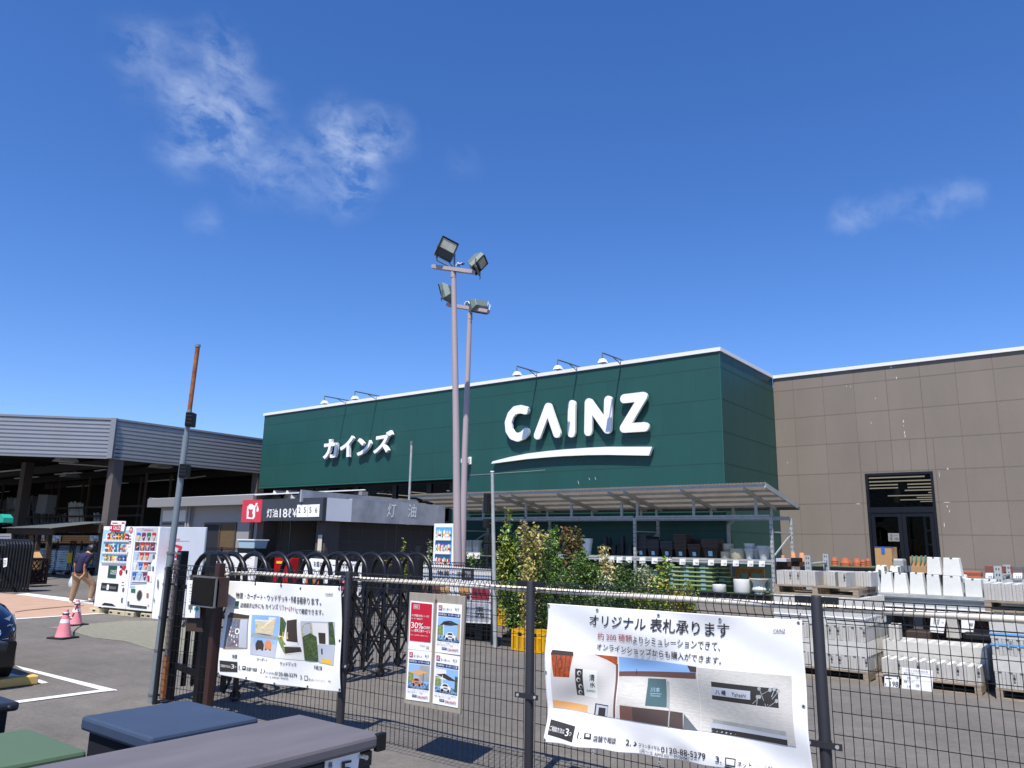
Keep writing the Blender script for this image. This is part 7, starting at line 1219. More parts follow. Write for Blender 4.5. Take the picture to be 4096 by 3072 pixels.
for a, b, y, z, s_, lb in ((1868, 1922, 18.45, 0, .78, 'small pale glazed pot at the front, lower of two'), (1868, 1922, 18.45, .12, .78, 'small pale glazed pot at the front, upper of two'), (1915, 1960, 18.6, 0, .78, 'small pale glazed pot standing behind the others'), (1950, 2022, 18.45, 0, .98, 'largest pale glazed pot by the right rack post'), (1905, 1945, 18.9, .0, .95, 'tall pale glazed pot in the back row')): X = onY(rA((a+b)/2, 600), y).x; put(GL, (X, y, SZ+z), lb, 'pale glazed pots on the shelf', 0, (s_, s_, s_))
FZ = gk+.17
for a, b, n, y, lb in ((1470, 1560, 6, 18.5, 'pale green planter in the middle stack under the shelf'), (1562, 1680, 6, 18.5, 'pale green planter in the front stack beside the white round pot'), (1680, 1728, 6, 18.95, 'pale green planter in the stack behind, under the shelf'), (1690, 1785, 3, 18.9, 'pale green planter in the low stack behind the white pot'), (1372, 1460, 5, 18.5, 'pale green planter in the stack behind the yellow shrub'), (1280, 1360, 4, 18.6, 'pale green planter in the leftmost stack behind the shrubs')): stack(GR, a, b, n, .105, y, lb, z0=FZ, base=790, sc=.86)
stack(GR, 718, 830, 5, .07, 18.6, 'pale green planter on the shelf behind the red leaved shrub', sc=.86); 
X = onY(rA(1696, 800), 18.3).x; put(('white_round_pot', 'pot', 'white', 'white', 'cyl'), (X, 18.36, FZ), 'low white round pot on the floor deck', 'white pots under the shelf', 0, (1, 1, .75)); X = onY(rA(1846, 800), 18.4).x; put(('white_round_pot', 'pot', 'white', 'white', 'cyl'), (X, 18.42, FZ), 'tall plain white cylinder pot on the floor deck', 'white pots under the shelf', 0, (1.22, 1.22, 1.38))
X = onY(rA(1955, 800), 18.4).x; put(('fluted_urn', 'urn', 'planter_white', 'planter_white', 'urn'), (X, 18.4, FZ), 'white fluted urn on the floor deck, front', 'fluted urns', 0, (1.08,)*3); put(('fluted_urn', 'urn', 'planter_white', 'planter_white', 'urn'), (X+.2, 18.75, FZ), 'white fluted urn behind the front urn', 'fluted urns', 0, (1.08,)*3)
t = thing('wooden_table', 'small orange wooden table frame under the shelf behind the urn', 'table', (X-.7, 19.1, gk)); b_ = MB(); a = onY(rA(1808, 665), 19.1); b = onY(rA(1985, 672), 19.1); b_.box(a.x, 19.1, a.z-.12, b.x, 19.14, a.z, 'wood_orange'); b_.build('apron', t)
for x in (a.x+.03, b.x-.03): b_ = MB(); b_.box(x-.04, 19.06, gk, x+.04, 19.1, a.z, 'wood_orange'); b_.build('leg', t)
b_ = MB(); b_.bar((a.x+.1, 19.07, a.z-.45), (a.x+.4, 19.07, a.z-.1), .04, .05, 'wood_orange', upv=(0, 1, 0)); b_.bar((b.x-.1, 19.07, a.z-.45), (b.x-.4, 19.07, a.z-.1), .04, .05, 'wood_orange', upv=(0, 1, 0)); b_.build('brace', t)
def card(x, y, s, Y, lb, conv=rA, w=18, h=18, grp='small price cards on the rack'):
    t_, q = priceboard([(x-w, y+h), (x+w, y+h), (x+w+2, y-h), (x-w+2, y-h)], s, lb, '', Y, conv, None, True); tag(t_.build('price_card', org=q[0]), lb, 'price card', grp)
for x, y, s, lb in ((960, 612, '248', 'price card 248 on the shelf edge'), (1018, 612, '298', 'price card half hidden by the dry branch on the shelf edge'), (1070, 615, '348', 'price card 348 on the shelf edge'), (1128, 615, '398', 'price card 398 left of the middle rack post'), (1215, 618, '598', 'price card 598 right of the middle rack post'), (1292, 621, '798', 'price card 798 under the second charcoal stack'), (1380, 624, '798', 'price card 798 under the third charcoal stack'), (1468, 627, '598', 'price card 598 under the tallest brown stack'), (1553, 630, '798', 'price card 798 under the shortest brown stack'), (1648, 632, '798', 'price card 798 under the wide brown stack'), (1730, 634, '1,980', 'price card 1,980 under the small beige pots'), (1805, 637, '3,980', 'price card 3,980 under the large beige pot'), (1897, 639, '2,980', 'price card 2,980 under the small glazed pots'), (1970, 640, '2,980', 'washed out price card beside the right rack post'), (125, 590, '298', 'price card under the left white planters'), (168, 590, '298', 'price card under the right white planters'), (315, 590, '98', 'price card right of the speaker post')): card(x, y, s, YK-.05, lb)
for x, y, s, lb in ((1597, 872, '1,980', 'price card 1,980 at the floor deck'), (1703, 880, '4,980', 'price card 4,980 at the floor deck'), (1840, 888, '5,980', 'price card 5,980 at the floor deck')): card(x, y, s, YK-.12, lb)

# ================================================================= POTTED SHRUBS AND CRATES
def shrub(label, foot, ytop, ybot, wpx, leaf, n=1500, ls=.05, stems=9, lean=0., leaf2=None, potr=.13, crate=False, narrow=1.):
    k = (foot-EYEP).dot(fw)/FPX*1.8517; zt_ = vz(foot, ytop*1.8517); zb_ = vz(foot, ybot*1.8517); W2 = wpx/2*k
    t = thing('potted_shrub', label, 'plant', foot, 0, 'potted shrubs for sale'); b_ = MB()
    b_.lathe([(0, 0), (potr*.75, 0), (potr, potr*1.7), (potr*1.05, potr*1.7), (potr*.95, potr*1.6), (0, potr*1.55)], foot, 'pot_black', 16); b_.build('pot', t, smooth=True, angle=50)
    st = MB(); lf = MB(); pts = []
    for i in range(stems):
        a = rnd(0, 6.28); r = W2*math.sqrt(rnd(.05, 1)); top = foot+V((r*math.cos(a)*.9+lean, r*math.sin(a)*.9, zt_-foot.z))*1; hh = rnd(.62, 1.0) if i else 1.; top.z = foot.z+(zt_-foot.z)*hh
        mid = foot.lerp(top, .5)+V((rnd(-.1, .1), rnd(-.1, .1), 0))*W2*2; base_ = foot+V((rnd(-.02, .02), rnd(-.02, .02), potr*1.5))
        P3 = [base_, foot.lerp(mid, .5)+V((rnd(-.03, .03), rnd(-.03, .03), 0)), mid, mid.lerp(top, .6)+V((rnd(-.04, .04), rnd(-.04, .04), 0)), top]; st.tube(P3, [.011, .009, .007, .005, .003], 'stem', 5); pts.append(P3)
    st.build('stem', t); per = n//stems
    for P3 in pts:
        for j in range(per):
            s_ = rnd(0, 1)**.8*4; i = min(int(s_), 3); c_ = P3[i].lerp(P3[i+1], s_-i)
            if c_.z < zb_: c_.z = rnd(zb_, zb_+(zt_-zb_)*.5)
            h_ = (c_.z-zb_)/max(.1, zt_-zb_); sp = W2*.62*narrow*(1.15-.75*h_); cl = V((random.gauss(0, 1), random.gauss(0, 1), random.gauss(0, .8)))*sp*.6; c_ = c_+cl
            if c_.z > zt_+.05: c_.z = zt_-rnd(0, .1)
            d = V((random.gauss(0, 1), random.gauss(0, 1), random.gauss(.2, .7))).normalized(); u = d.cross(V((rnd(-1, 1), rnd(-1, 1), rnd(-1, 1)))).normalized(); L_ = ls*rnd(.6, 1.3); w_ = L_*.24
            lf.add([c_, c_+d*L_*.5+u*w_, c_+d*L_+V((0, 0, -L_*.15)), c_+d*L_*.5-u*w_], [(0, 1, 2), (0, 2, 3)], leaf if not leaf2 or rnd(0, 1) < .72 else leaf2)
    lf.build('foliage', t); return t
def pfoot(x, y): return gt(D(x, y))
SH = [('tall yellow green shrub in the left yellow crate beside the speaker post', (1092, 1348), 1160, 1335, 46, 'leaf1', 2300, .06, 9, 'leaf6', 1), ('thin bamboo like plant rising above the others at the left', (1104, 1345), 1098, 1240, 44, 'leaf6', 520, .10, 5, 'leaf1', 1), ('dense dark green shrub right of the yellow green one', (1130, 1362), 1160, 1380, 42, 'leaf3', 2300, .045, 9, 'leaf0', 1),
      ('tall shrub with dry yellow leaves in the front yellow crate', (1146, 1398), 1128, 1385, 50, 'leaf2', 1900, .06, 9, 'leaf1', 1), ('deep green fine leaved shrub behind the middle fence post', (1168, 1400), 1165, 1395, 40, 'leaf0', 2300, .04, 9, 'leaf3', 1), ('green shrub left of the red leaved one', (1197, 1370), 1140, 1370, 44, 'leaf6', 2000, .055, 9, 'leaf0', 1),
      ('shrub with reddish bronze young leaves', (1232, 1362), 1140, 1350, 54, 'leaf4', 1500, .07, 8, 'leaf0', 1), ('dark green shrub under the red leaved one', (1215, 1392), 1205, 1390, 60, 'leaf3', 2300, .04, 10, 'leaf6', 0), ('glossy green shrub in the middle of the group', (1262, 1372), 1188, 1370, 50, 'leaf0', 2000, .055, 9, 'leaf6', 0),
      ('pale dry leaved sapling rising in front of the black pots', (1322, 1352), 1178, 1330, 44, 'leaf2', 1100, .06, 7, 'leaf5', 0), ('broad green shrub right of the pale sapling', (1352, 1356), 1215, 1350, 62, 'leaf0', 2300, .05, 10, 'leaf3', 0), ('variegated pale green shrub behind the fence hose', (1300, 1362), 1238, 1355, 40, 'leaf5', 1300, .05, 8, 'leaf0', 0),
      ('grey green upright olive like plant', (1392, 1350), 1216, 1340, 46, 'leaf5', 1500, .045, 10, 'leaf0', 0), ('yellow green large leaved plant before the green planters', (1430, 1352), 1206, 1330, 48, 'leaf6', 800, .085, 7, 'leaf2', 0), ('low bushy conifer like plant at the right end of the shrubs', (1462, 1356), 1262, 1350, 66, 'leaf1', 2300, .04, 12, 'leaf4', 0), ('small feathery green plant in a black pot at the far right', (1492, 1346), 1255, 1325, 34, 'leaf6', 900, .04, 8, 'leaf1', 0), ('low green shrub filling the gap at the bottom centre', (1285, 1385), 1290, 1385, 80, 'leaf3', 2000, .045, 12, 'leaf0', 0),
      ('shrub with citrus like leaves behind the far fence, left of the poles', (958, 1310), 1155, 1260, 34, 'leaf6', 420, .09, 5, 'leaf0', 1), ('thin sapling behind the far fence at the kiosk corner', (925, 1318), 1165, 1250, 24, 'leaf5', 260, .08, 4, 'leaf0', 1), ('small plant behind the far fence, right of the poles', (1012, 1315), 1190, 1250, 30, 'leaf6', 320, .08, 5, 'leaf0', 1), ('dark leafy plant just left of the speaker post', (1040, 1320), 1185, 1260, 34, 'leaf3', 500, .06, 6, 'leaf0', 1), ('thin green sapling seen above the gate hoops', (868, 1322), 1165, 1250, 26, 'leaf1', 220, .06, 4, 'leaf6', 1)]
SH += [('low dark shrub filling the gap behind the red leaved one', (1248, 1340), 1205, 1335, 70, 'leaf0', 2400, .06, 12, 'leaf3', 0), ('olive green shrub just right of the yellow green one', (1150, 1350), 1172, 1345, 52, 'leaf1', 2200, .055, 10, 'leaf0', 1), ('yellowish shrub in the second row behind the dry yellow one', (1180, 1345), 1150, 1340, 48, 'leaf2', 1500, .06, 9, 'leaf6', 1), ('mid green shrub in the back row near the white pot stack', (1290, 1342), 1225, 1338, 70, 'leaf6', 2400, .055, 12, 'leaf3', 0), ('dark green low shrub left of the variegated one', (1325, 1372), 1262, 1370, 74, 'leaf3', 2400, .055, 12, 'leaf0', 0), ('low dark shrub in front of the olive like plant', (1400, 1368), 1275, 1365, 74, 'leaf0', 2400, .05, 12, 'leaf1', 0), ('small rounded green shrub in front of the left crates', (1112, 1372), 1245, 1350, 40, 'leaf6', 1500, .055, 9, 'leaf3', 0)]
for lb, f, yt, yb, wp, lf_, n, ls, stn, l2, nr_ in SH: shrub(lb, pfoot(*f), yt, yb, wp*(1.15 if n > 900 else 1), lf_, int(n*(1.7 if n > 900 else 1.2)), ls*1.15, stn, leaf2=l2, narrow=1.0)
def crate():
    t = thing('yellow_crate', '', 'crate', (0, 0, 0), 0, 'yellow plastic crates holding shrubs'); w_, d_, h_ = .44, .33, .32; b_ = MB()
    for z, hh in ((0, .03), (h_-.035, .035), (.21, .015)): b_.box(-w_/2, -d_/2, z, w_/2, -d_/2+.012, z+hh, 'yellow_crate'); b_.box(-w_/2, d_/2-.012, z, w_/2, d_/2, z+hh, 'yellow_crate'); b_.box(-w_/2, -d_/2+.012, z, -w_/2+.012, d_/2-.012, z+hh, 'yellow_crate'); b_.box(w_/2-.012, -d_/2+.012, z, w_/2, d_/2-.012, z+hh, 'yellow_crate')
    for x in (-w_/2, w_/2-.03, -.09, .06): b_.box(x, -d_/2-.004, .03, x+.03, -d_/2+.012, h_-.035, 'yellow_crate'); b_.box(x, d_/2-.012, .03, x+.03, d_/2+.004, h_-.035, 'yellow_crate')
    for y in (-d_/2, d_/2-.03, -.015): b_.box(w_/2-.012, y, .03, w_/2+.004, y+.03, h_-.035, 'yellow_crate'); b_.box(-w_/2-.004, y, .03, -w_/2+.012, y+.03, h_-.035, 'yellow_crate')
    b_.box(-w_/2+.012, -d_/2+.012, .0, w_/2-.012, d_/2-.012, .012, 'yellow_crate'); b_.build('frame', t, local=True)
    b_ = MB(); s_ = .032; k = -.2
    for face in range(4):
        L_ = (w_ if face < 2 else d_)-.03; k = -.16
        def Pt(a, z): return V((a-L_/2, (-1 if face == 0 else 1)*(d_/2-.006), z)) if face < 2 else V(((-1 if face == 2 else 1)*(w_/2-.006), a-L_/2, z))
        k = -.16
        while k < L_:
            a0, a1 = max(k, 0), min(k+.17, L_)
            if a1 > a0: b_.bar(Pt(a0, .035+a0-k), Pt(a1, .035+a1-k), .006, .007, 'yellow_crate'); b_.bar(Pt(L_-a0, .035+a0-k), Pt(L_-a1, .035+a1-k), .006, .007, 'yellow_crate')
            k += s_
        b_.poly([Pt(0, .225), Pt(L_*.3, .225), Pt(L_*.3, .285), Pt(0, .285)], 'yellow_crate'); b_.poly([Pt(L_*.7, .225), Pt(L_, .225), Pt(L_, .285), Pt(L_*.7, .285)], 'yellow_crate')
    b_.build('lattice_side', t, local=True); b_ = MB(); b_.box(-w_/2+.03, -d_/2+.03, .013, w_/2-.03, d_/2-.03, h_-.05, 'pot_black'); b_.build('inner_dark_box', t, local=True); return t  # black box added inside so the gaps in the lattice look dark
k1 = crate(); k1.location = pfoot(1094, 1350); k1.rotation_euler = (0, 0, -.35); k1['label'] = 'yellow crate around the left shrub by the speaker post'
dup(k1, pfoot(1140, 1405)-V((0, 0, 0)), -.3, 'yellow crate nearest the camera under the dry yellow shrub'); dup(k1, pfoot(1172, 1408), -.3, 'yellow crate partly hidden behind the middle fence post')
for x, y, lb in ((1120, 1385, 'black nursery tray on the ground beside the left crate'), (1105, 1395, 'black nursery tray in front of the left crate')):
    f = pfoot(x, y); b_ = MB(); b_.box(f.x-.26, f.y-.12, f.z, f.x+.2, f.y+.12, f.z+.09, 'pot_black'); b_.box(f.x-.28, f.y-.14, f.z+.09, f.x+.22, f.y+.14, f.z+.10, 'black'); tag(b_.build('nursery_tray', org=f, bevel=.01), lb, 'tray')
f = onY(D(1066, 1380), 10.8); f.x -= .55; t = thing('trolley_cage', 'black plastic pallets stacked behind the far fence bottom', 'pallet', (f.x, 10.9, 0)); 
for i in range(3):
    b_ = MB(); z = .02+i*.17; b_.box(f.x-.9, 10.75, z, f.x+.3, 11.2, z+.03, 'pot_black'); b_.box(f.x-.9, 10.75, z+.12, f.x+.3, 11.2, z+.15, 'pot_black'); [b_.box(f.x-.9+.36*k, 10.75, z+.03, f.x-.78+.36*k, 11.2, z+.12, 'pot_black') for k in range(4)]; b_.build('layer', t)

# ================================================================= CONCRETE BLOCKS, PALLETS, STONES (right)
tA = cv(3000, 2300, 2.018); z3 = cv(3000, 1850, 2.018)
def blockproto(L, W, H, mark, m='concrete'):
    t = MB(); g_ = .008; prof = [(-W/2, -L/2), (-W*.2, -L/2), (-W*.12, -L/2+.016), (W*.12, -L/2+.016), (W*.2, -L/2), (W/2, -L/2), (W/2, L/2), (W*.2, L/2), (W*.12, L/2-.016), (-W*.12, L/2-.016), (-W*.2, L/2), (-W/2, L/2)]
    n = len(prof); vs = [(x, y, z) for z in (0, H) for x, y in prof]; t.add(vs, [(i, (i+1) % n, (i+1) % n+n, i+n) for i in range(n)], m); t.add([(x, y, 0) for x, y in prof], [tuple(range(n))[::-1]], m)
    # top face with three hollow cores
    hw = W*.27; cs = [-L/3, 0, L/3]; hl = L*.115; xs = [-W/2, -hw, hw, W/2]; ys_ = [-L/2+.016]+[v for c in cs for v in (c-hl, c+hl)]+[L/2-.016]
    for j in range(len(ys_)-1):
        for i in range(3):
            if i == 1 and j % 2 == 1:
                x0, x1, y0, y1 = xs[1], xs[2], ys_[j], ys_[j+1]; zb = H*.25; t.add([(x0, y0, H), (x1, y0, H), (x1, y1, H), (x0, y1, H), (x0, y0, zb), (x1, y0, zb), (x1, y1, zb), (x0, y1, zb)], [(0, 1, 5, 4), (1, 2, 6, 5), (2, 3, 7, 6), (3, 0, 4, 7), (4, 5, 6, 7)], m)
            else: t.add([(xs[i], ys_[j], H), (xs[i+1], ys_[j], H), (xs[i+1], ys_[j+1], H), (xs[i], ys_[j+1], H)], [(0, 1, 2, 3)], 'concrete_sunlit')  # top faces take a paler copy of the concrete, sunlight painted into it
    for s_ in (-1, 1): t.add([(-W/2, s_*L/2, H), (-W*.2, s_*L/2, H), (-W/2, s_*(L/2-.016), H), (-W*.2, s_*(L/2-.016), H)], [(0, 1, 3, 2)], 'concrete_sunlit'); t.add([(W/2, s_*L/2, H), (W*.2, s_*L/2, H), (W/2, s_*(L/2-.016), H), (W*.2, s_*(L/2-.016), H)], [(0, 1, 3, 2)], 'concrete_sunlit')
    if mark:
        for k in range(3): t.text('⑩JIS'[k] if False else '016'[k], [V((W*.22+.001, -L/2-.001, H*.75-.035*k)), V((W*.42, -L/2-.001, H*.75-.035*k)), V((W*.42, -L/2-.001, H*.75-.035*k+.03)), V((W*.22+.001, -L/2-.001, H*.75-.035*k+.03))], 'ink', .02, off=.001)
    return t
BK = {}
def block(kind, loc, rot, label, group):
    if kind not in BK:
        L_, W_, H_, mk, m = kind; b_ = blockproto(L_, W_, H_, mk, m); o = b_.build('concrete_block', local=True); o.location = loc; BK[kind] = o
    else: o = BK[kind].copy(); COL.objects.link(o); o.location = loc
    o.rotation_euler = (0, 0, rot); return tag(o, label, 'concrete block', group)
def pallet(x0, y0, z0, w_, d_, label, stamp=None, h=.125):
    t = thing('pallet', label, 'pallet', (x0, y0, z0), 0, 'wooden pallets in the yard'); n = 9
    for k in range(n): b_ = MB(); y = y0+(d_-.08)*k/(n-1); b_.box(x0, y, z0+h-.02, x0+w_, y+.08, z0+h, 'wood_old'); b_.build('deck_board', t)
    for k in range(3): b_ = MB(); x = x0+(w_-.07)*k/2; b_.box(x, y0+.002, z0+.02, x+.07, y0+d_-.002, z0+h-.021, 'wood_old'); b_.build('stringer', t)
    for k in range(4): b_ = MB(); y = y0+(d_-.09)*k/3; b_.box(x0, y, z0, x0+w_, y+.09, z0+.019, 'wood_old'); b_.build('bottom_board', t)
    if stamp: b_ = MB(); b_.text(stamp, [V((x0+w_+.001, y0+.2, z0+.04)), V((x0+w_+.001, y0+d_-.2, z0+.04)), V((x0+w_+.001, y0+d_-.2, z0+h-.035)), V((x0+w_+.001, y0+.2, z0+h-.035))], 'ink', .02); b_.build('stamp', t)
    return t
# pile 1
px0, py0 = -3.80, 11.03; G1 = 'concrete blocks in the left tall pile'
pallet(px0, py0, gz(11.1), 1.18, 1.25, 'pallet under the left tall pile of concrete blocks'); z = .128; hL = .183
LN = ('bottom course', 'second course', 'third course', 'fourth course', 'top course')
for lay in range(5):
    if lay in (0, 2):
        for c in range(11):
            for r_2 in range(3):
                if r_2 and c < 10 and lay < 4: continue
                block((.395, .102, .18, c % 3 == 1 or c % 4 == 2, 'concrete'), (px0+.06+c*.1065, py0+.2+r_2*.405+rnd(-.006, .006), z), rnd(-.01, .01), 'narrow end showing block in the %s of the left tall pile' % LN[lay], G1)
    else:
        for c in range(3):
            for r_2 in range(11):
                if r_2 and c < 2 and lay < 4: continue
                block((.395, .102, .18, False, 'concrete2'), (px0+.2+c*.392+rnd(-.004, .004), py0+.055+r_2*.110, z), math.pi/2, 'long face showing block in the %s of the left tall pile' % LN[lay], G1)
    z += hL
b_ = MB(); b_.box(px0-.003, py0-.006, .128+hL*3.55, px0+1.182, py0-.003, .128+hL*3.55+.016, 'paper'); b_.box(px0+1.182, py0-.006, .128+hL*3.55, px0+1.186, py0+1.2, .128+hL*3.55+.016, 'paper'); tag(b_.build('strap', org=(px0, py0, .8)), 'white strapping band round the left tall pile', 'strap')
pallet(-3.82, 11.14, z+.002, 1.12, 1.12, 'pallet on top of the left tall pile with dark stencilled characters', '大栄建材 石観'); zt2 = z+.128
G2 = 'concrete blocks on the upper pallet'
for c in range(5): block((.395, .10, .19, c in (1, 2), 'concrete'), (-3.75+c*.108, 11.42+rnd(-.005, .005), zt2), 0, 'block %s of the group at the left end of the upper pallet' % ('at the left end', 'second from left', 'in the middle', 'second from right', 'at the right end')[c], G2)
for c in range(6): block((.395, .10, .19, c in (0, 2), 'concrete'), (-3.70+c*.106+.48, 11.82+rnd(-.005, .005), zt2), 0, 'block in the back row of the upper pallet', G2)
block((.395, .10, .19, False, 'concrete'), (-3.07, 11.45, zt2), .03, 'single block near the front of the upper pallet', G2); block((.395, .10, .19, True, 'concrete'), (-2.90, 11.40, zt2), -.05, 'single block at the right front of the upper pallet', G2)
# pile 2
p2 = (-2.52, 10.95); pallet(p2[0], p2[1], 0, 1.15, 1.05, 'low pallet in the middle carrying blocks and a price board'); G3 = 'concrete blocks in the low middle pile'
for c in range(10): block((.395, .112, .19, c % 2 == 1, 'concrete'), (p2[0]+.12+c*.108, p2[1]+.28, .127), 0, 'block in the front row of the low middle pile', G3)
for r_2 in range(5):
    for c in range(3): block((.395, .112, .185, False, 'concrete2'), (p2[0]+.2+c*.395, p2[1]+.56+r_2*.118, .127), math.pi/2, 'lower block in the back part of the low middle pile', G3); block((.395, .112, .185, False, 'concrete2'), (p2[0]+.2+c*.395, p2[1]+.56+r_2*.118, .127+.187), math.pi/2, 'upper block in the back part of the low middle pile', G3)
block((.395, .12, .19, False, 'concrete'), (p2[0]+.12, p2[1]+.75, .127+.375), .1, 'single block standing on the left of the low middle pile', G3)
t_, q = priceboard([(1080, 905), (1203, 912), (1208, 818), (1082, 806)], '198', '', '', p2[1]-.04, tA); tag(t_.build('price_board', org=q[0]), 'black framed white price board reading 198 leaning on the low pallet', 'price board'); b_ = MB()
for a, b in zip(q, q[1:]+q[:1]): b_.bar(a, b, .012, .008, 'black')
tag(b_.build('board_frame', org=q[0]), 'thin black frame round the 198 price board', 'frame')
Yn = p2[1]-.05; q = [onY(tA(*p), Yn) for p in ((1225, 935), (1475, 945), (1473, 772), (1225, 745))]; t = thing('block_guide_sign', 'white guide sign with hand drawn tables leaning on the low pallet', 'sign', q[0]); b_ = MB(); b_.poly(q, 'paper', .006, (0, -1, 0)); b_.build('sheet', t)
ontop(t, q, [('T', 'ブロックの見分け方', .12, .86, .86, .97, 'print_ink', .0), ('T', '基本ブロック', .08, .72, .38, .8, 'print_ink', .02), ('T', '08', .18, .54, .3, .63, 'print_ink', .0), ('T', '重量ブロック', .08, .38, .38, .46, 'print_ink', .02), ('T', '16', .18, .16, .3, .26, 'print_ink', 0), ('T', '⑧', .46, .56, .58, .7, 'print_ink', 0), ('T', '⑯', .46, .2, .58, .34, 'print_ink', 0), ('P', .05, .8, .95, .81, 'galv'), ('P', .05, .48, .95, .49, 'galv'), ('P', .4, .1, .405, .8, 'galv'), ('P', .62, .1, .625, .8, 'galv'), ('P', .05, .1, .055, .8, 'galv'), ('P', .95, .1, .955, .8, 'galv'), ('P', .05, .1, .95, .105, 'galv')])
# pile 3 at the right edge
p3 = (-1.22, 10.9); pallet(p3[0], p3[1], 0, 1.1, 1.1, 'pallet under the tall block pile at the right edge'); G4 = 'concrete blocks in the tall pile at the right edge'; z = .128
for lay in range(4):
    for c in range(10 if lay % 2 == 0 else 3):
        if lay % 2 == 0: block((.395, .102, .18, c % 3 == 1, 'concrete'), (p3[0]+.06+c*.1065, p3[1]+.2, z), 0, 'narrow face block in the %s of the pile at the right edge' % LN[lay], G4); 
        else: block((.395, .102, .18, False, 'concrete2'), (p3[0]+.2+c*.392, p3[1]+.055, z), math.pi/2, 'long face block in the %s of the pile at the right edge' % LN[lay], G4)
    if lay % 2 == 0: [block((.395, .102, .18, False, 'concrete'), (p3[0]+.06, p3[1]+.2+.4*k, z), 0, 'narrow face block in the %s of the pile at the right edge' % LN[lay], G4) for k in (1, 2)]
    else: [block((.395, .102, .18, False, 'concrete2'), (p3[0]+.2, p3[1]+.055+.11*k, z), math.pi/2, 'long face block in the %s of the pile at the right edge' % LN[lay], G4) for k in range(1, 10)]
    z += hL
zpp = onY(z3(1920, 1110), p3[1]).z; z = zpp-.128; 
b_ = MB(); b_.box(p3[0]+.05, p3[1]+.1, .128+hL*4+.002, p3[0]+1.0, p3[1]+.9, z-.002, 'concrete2'); tag(b_.build('block_layer', org=(p3[0], p3[1], z)), 'plain grey slab layer between the right edge pile and its upper pallet', 'slab')
for zz_ in (.60, .72): b_ = MB(); b_.box(p3[0]-.004, p3[1]-.006, zz_, p3[0]+1.1, p3[1]-.003, zz_+.02, 'sky_blue'); tag(b_.build('strap', org=(p3[0], p3[1], zz_)), ('lower' if zz_ < .7 else 'upper')+' blue strap round the pile at the right edge', 'strap')
pallet(p3[0]-.02, p3[1]-.02, z, 1.1, 1.1, 'upper pallet on the pile at the right edge'); 
for c in range(10): block((.395, .105, .19, False, 'concrete'), (p3[0]+.04+c*.107, p3[1]+.2, zpp), 0, 'block in the top row at the right edge', 'top row of blocks at the right edge'); block((.395, .105, .19, False, 'concrete'), (p3[0]+.04+c*.107, p3[1]+.6, zpp), 0, 'block in the second top row at the right edge', 'top row of blocks at the right edge')
# beam table with foundation stones
YT = 12.55; tz = onY(z3(1500, 1075), YT).z; tb_ = thing('beam_table', 'long low galvanised beam table carrying white foundation stones', 'table', (-2.0, YT, gz(YT))); ax, bx_ = -3.2, -.2
b_ = MB(); b_.box(ax, YT, tz-.04, bx_, YT+1.3, tz, 'galv'); b_.build('deck', tb_); b_ = MB(); b_.box(ax, YT-.02, tz-.17, bx_, YT, tz-.045, 'galv'); b_.box(ax, YT-.045, tz-.06, bx_, YT-.02, tz-.04, 'galv_dark'); b_.box(ax, YT-.045, tz-.18, bx_, YT-.02, tz-.16, 'white'); b_.build('beam', tb_)
for x in (-2.75, -2.35, -1.3, -.6): b_ = MB(); b_.box(x, YT+.1, gz(YT), x+.12, YT+.2, tz-.04, 'galv_dark'); b_.build('leg', tb_)
def stone(px, Y, z0, label, top=.62, m='concrete_w', dep=None, slot=True):
    x0, x1, yt, yb = px; a, b = onY(z3(x0, yb), Y), onY(z3(x1, yb), Y); h = onY(z3((x0+x1)/2, yt), Y).z-z0; w_ = b.x-a.x; cx = (a.x+b.x)/2; cy = Y+w_/2; t = thing('foundation_stone', label, 'stone', (cx, cy, z0), 0, 'foundation stones on the beam table'); b_ = MB(); b_.frust(cx, cy, z0, z0+h, w_*.92, w_*.92, w_*.92*top, w_*.92*top, m); b_.build('body', t, bevel=.008)
    if slot: b_ = MB(); b_.box(cx-w_*.06, cy-w_*.46*top-.002, z0+h-.02, cx+w_*.06, cy, z0+h+.002, 'concrete_dark'); b_.build('slot', t)
for i, (px, Y, zo, lb, tp_) in enumerate((((935, 1045, 880, 1000), 13.2, 0, 'white tapered stone at the left end in the back', .7), ((1045, 1160, 887, 1020), 12.75, 0, 'white tapered stone, leftmost of the front row', .72), ((1150, 1282, 893, 1030), 12.7, 0, 'white tapered stone, second in the front row', .72), ((1282, 1418, 890, 1040), 12.65, 0, 'white tapered stone, third in the front row', .8), ((1420, 1548, 907, 1052), 12.6, 0, 'lower left stone of the four stacked stones', .85), ((1548, 1725, 918, 1062), 12.6, 0, 'lower right stone of the four stacked stones', .85), ((1732, 1880, 940, 1058), 12.6, 0, 'plain cream cube stone right of the stacked stones', .98), ((1885, 2000, 945, 1060), 12.6, 0, 'cream cube stone half hidden by the right edge pile', .98), ((1005, 1108, 828, 885), 14.0, .0, 'white tapered stone with a metal plate, far left', .75), ((1120, 1218, 835, 890), 14.0, .0, 'white tapered stone with a metal plate, second at the back', .75), ((880, 935, 880, 960), 13.4, 0, 'white stone peeking past the upper pallet', .8), ((1650, 1760, 905, 960), 13.6, 0, 'white stone in the back row behind the stacked ones', .8))):
    stone(px, Y, tz if i < 8 or i > 9 else onY(z3(1060, 885), 14.0).z, lb, tp_)
stone((1422, 1552, 765, 906), 12.62, onY(z3(1480, 906), 12.62).z, 'upper left stone of the four stacked stones', .82); stone((1550, 1715, 770, 918), 12.62, onY(z3(1630, 918), 12.62).z, 'upper right stone of the four stacked stones', .82)
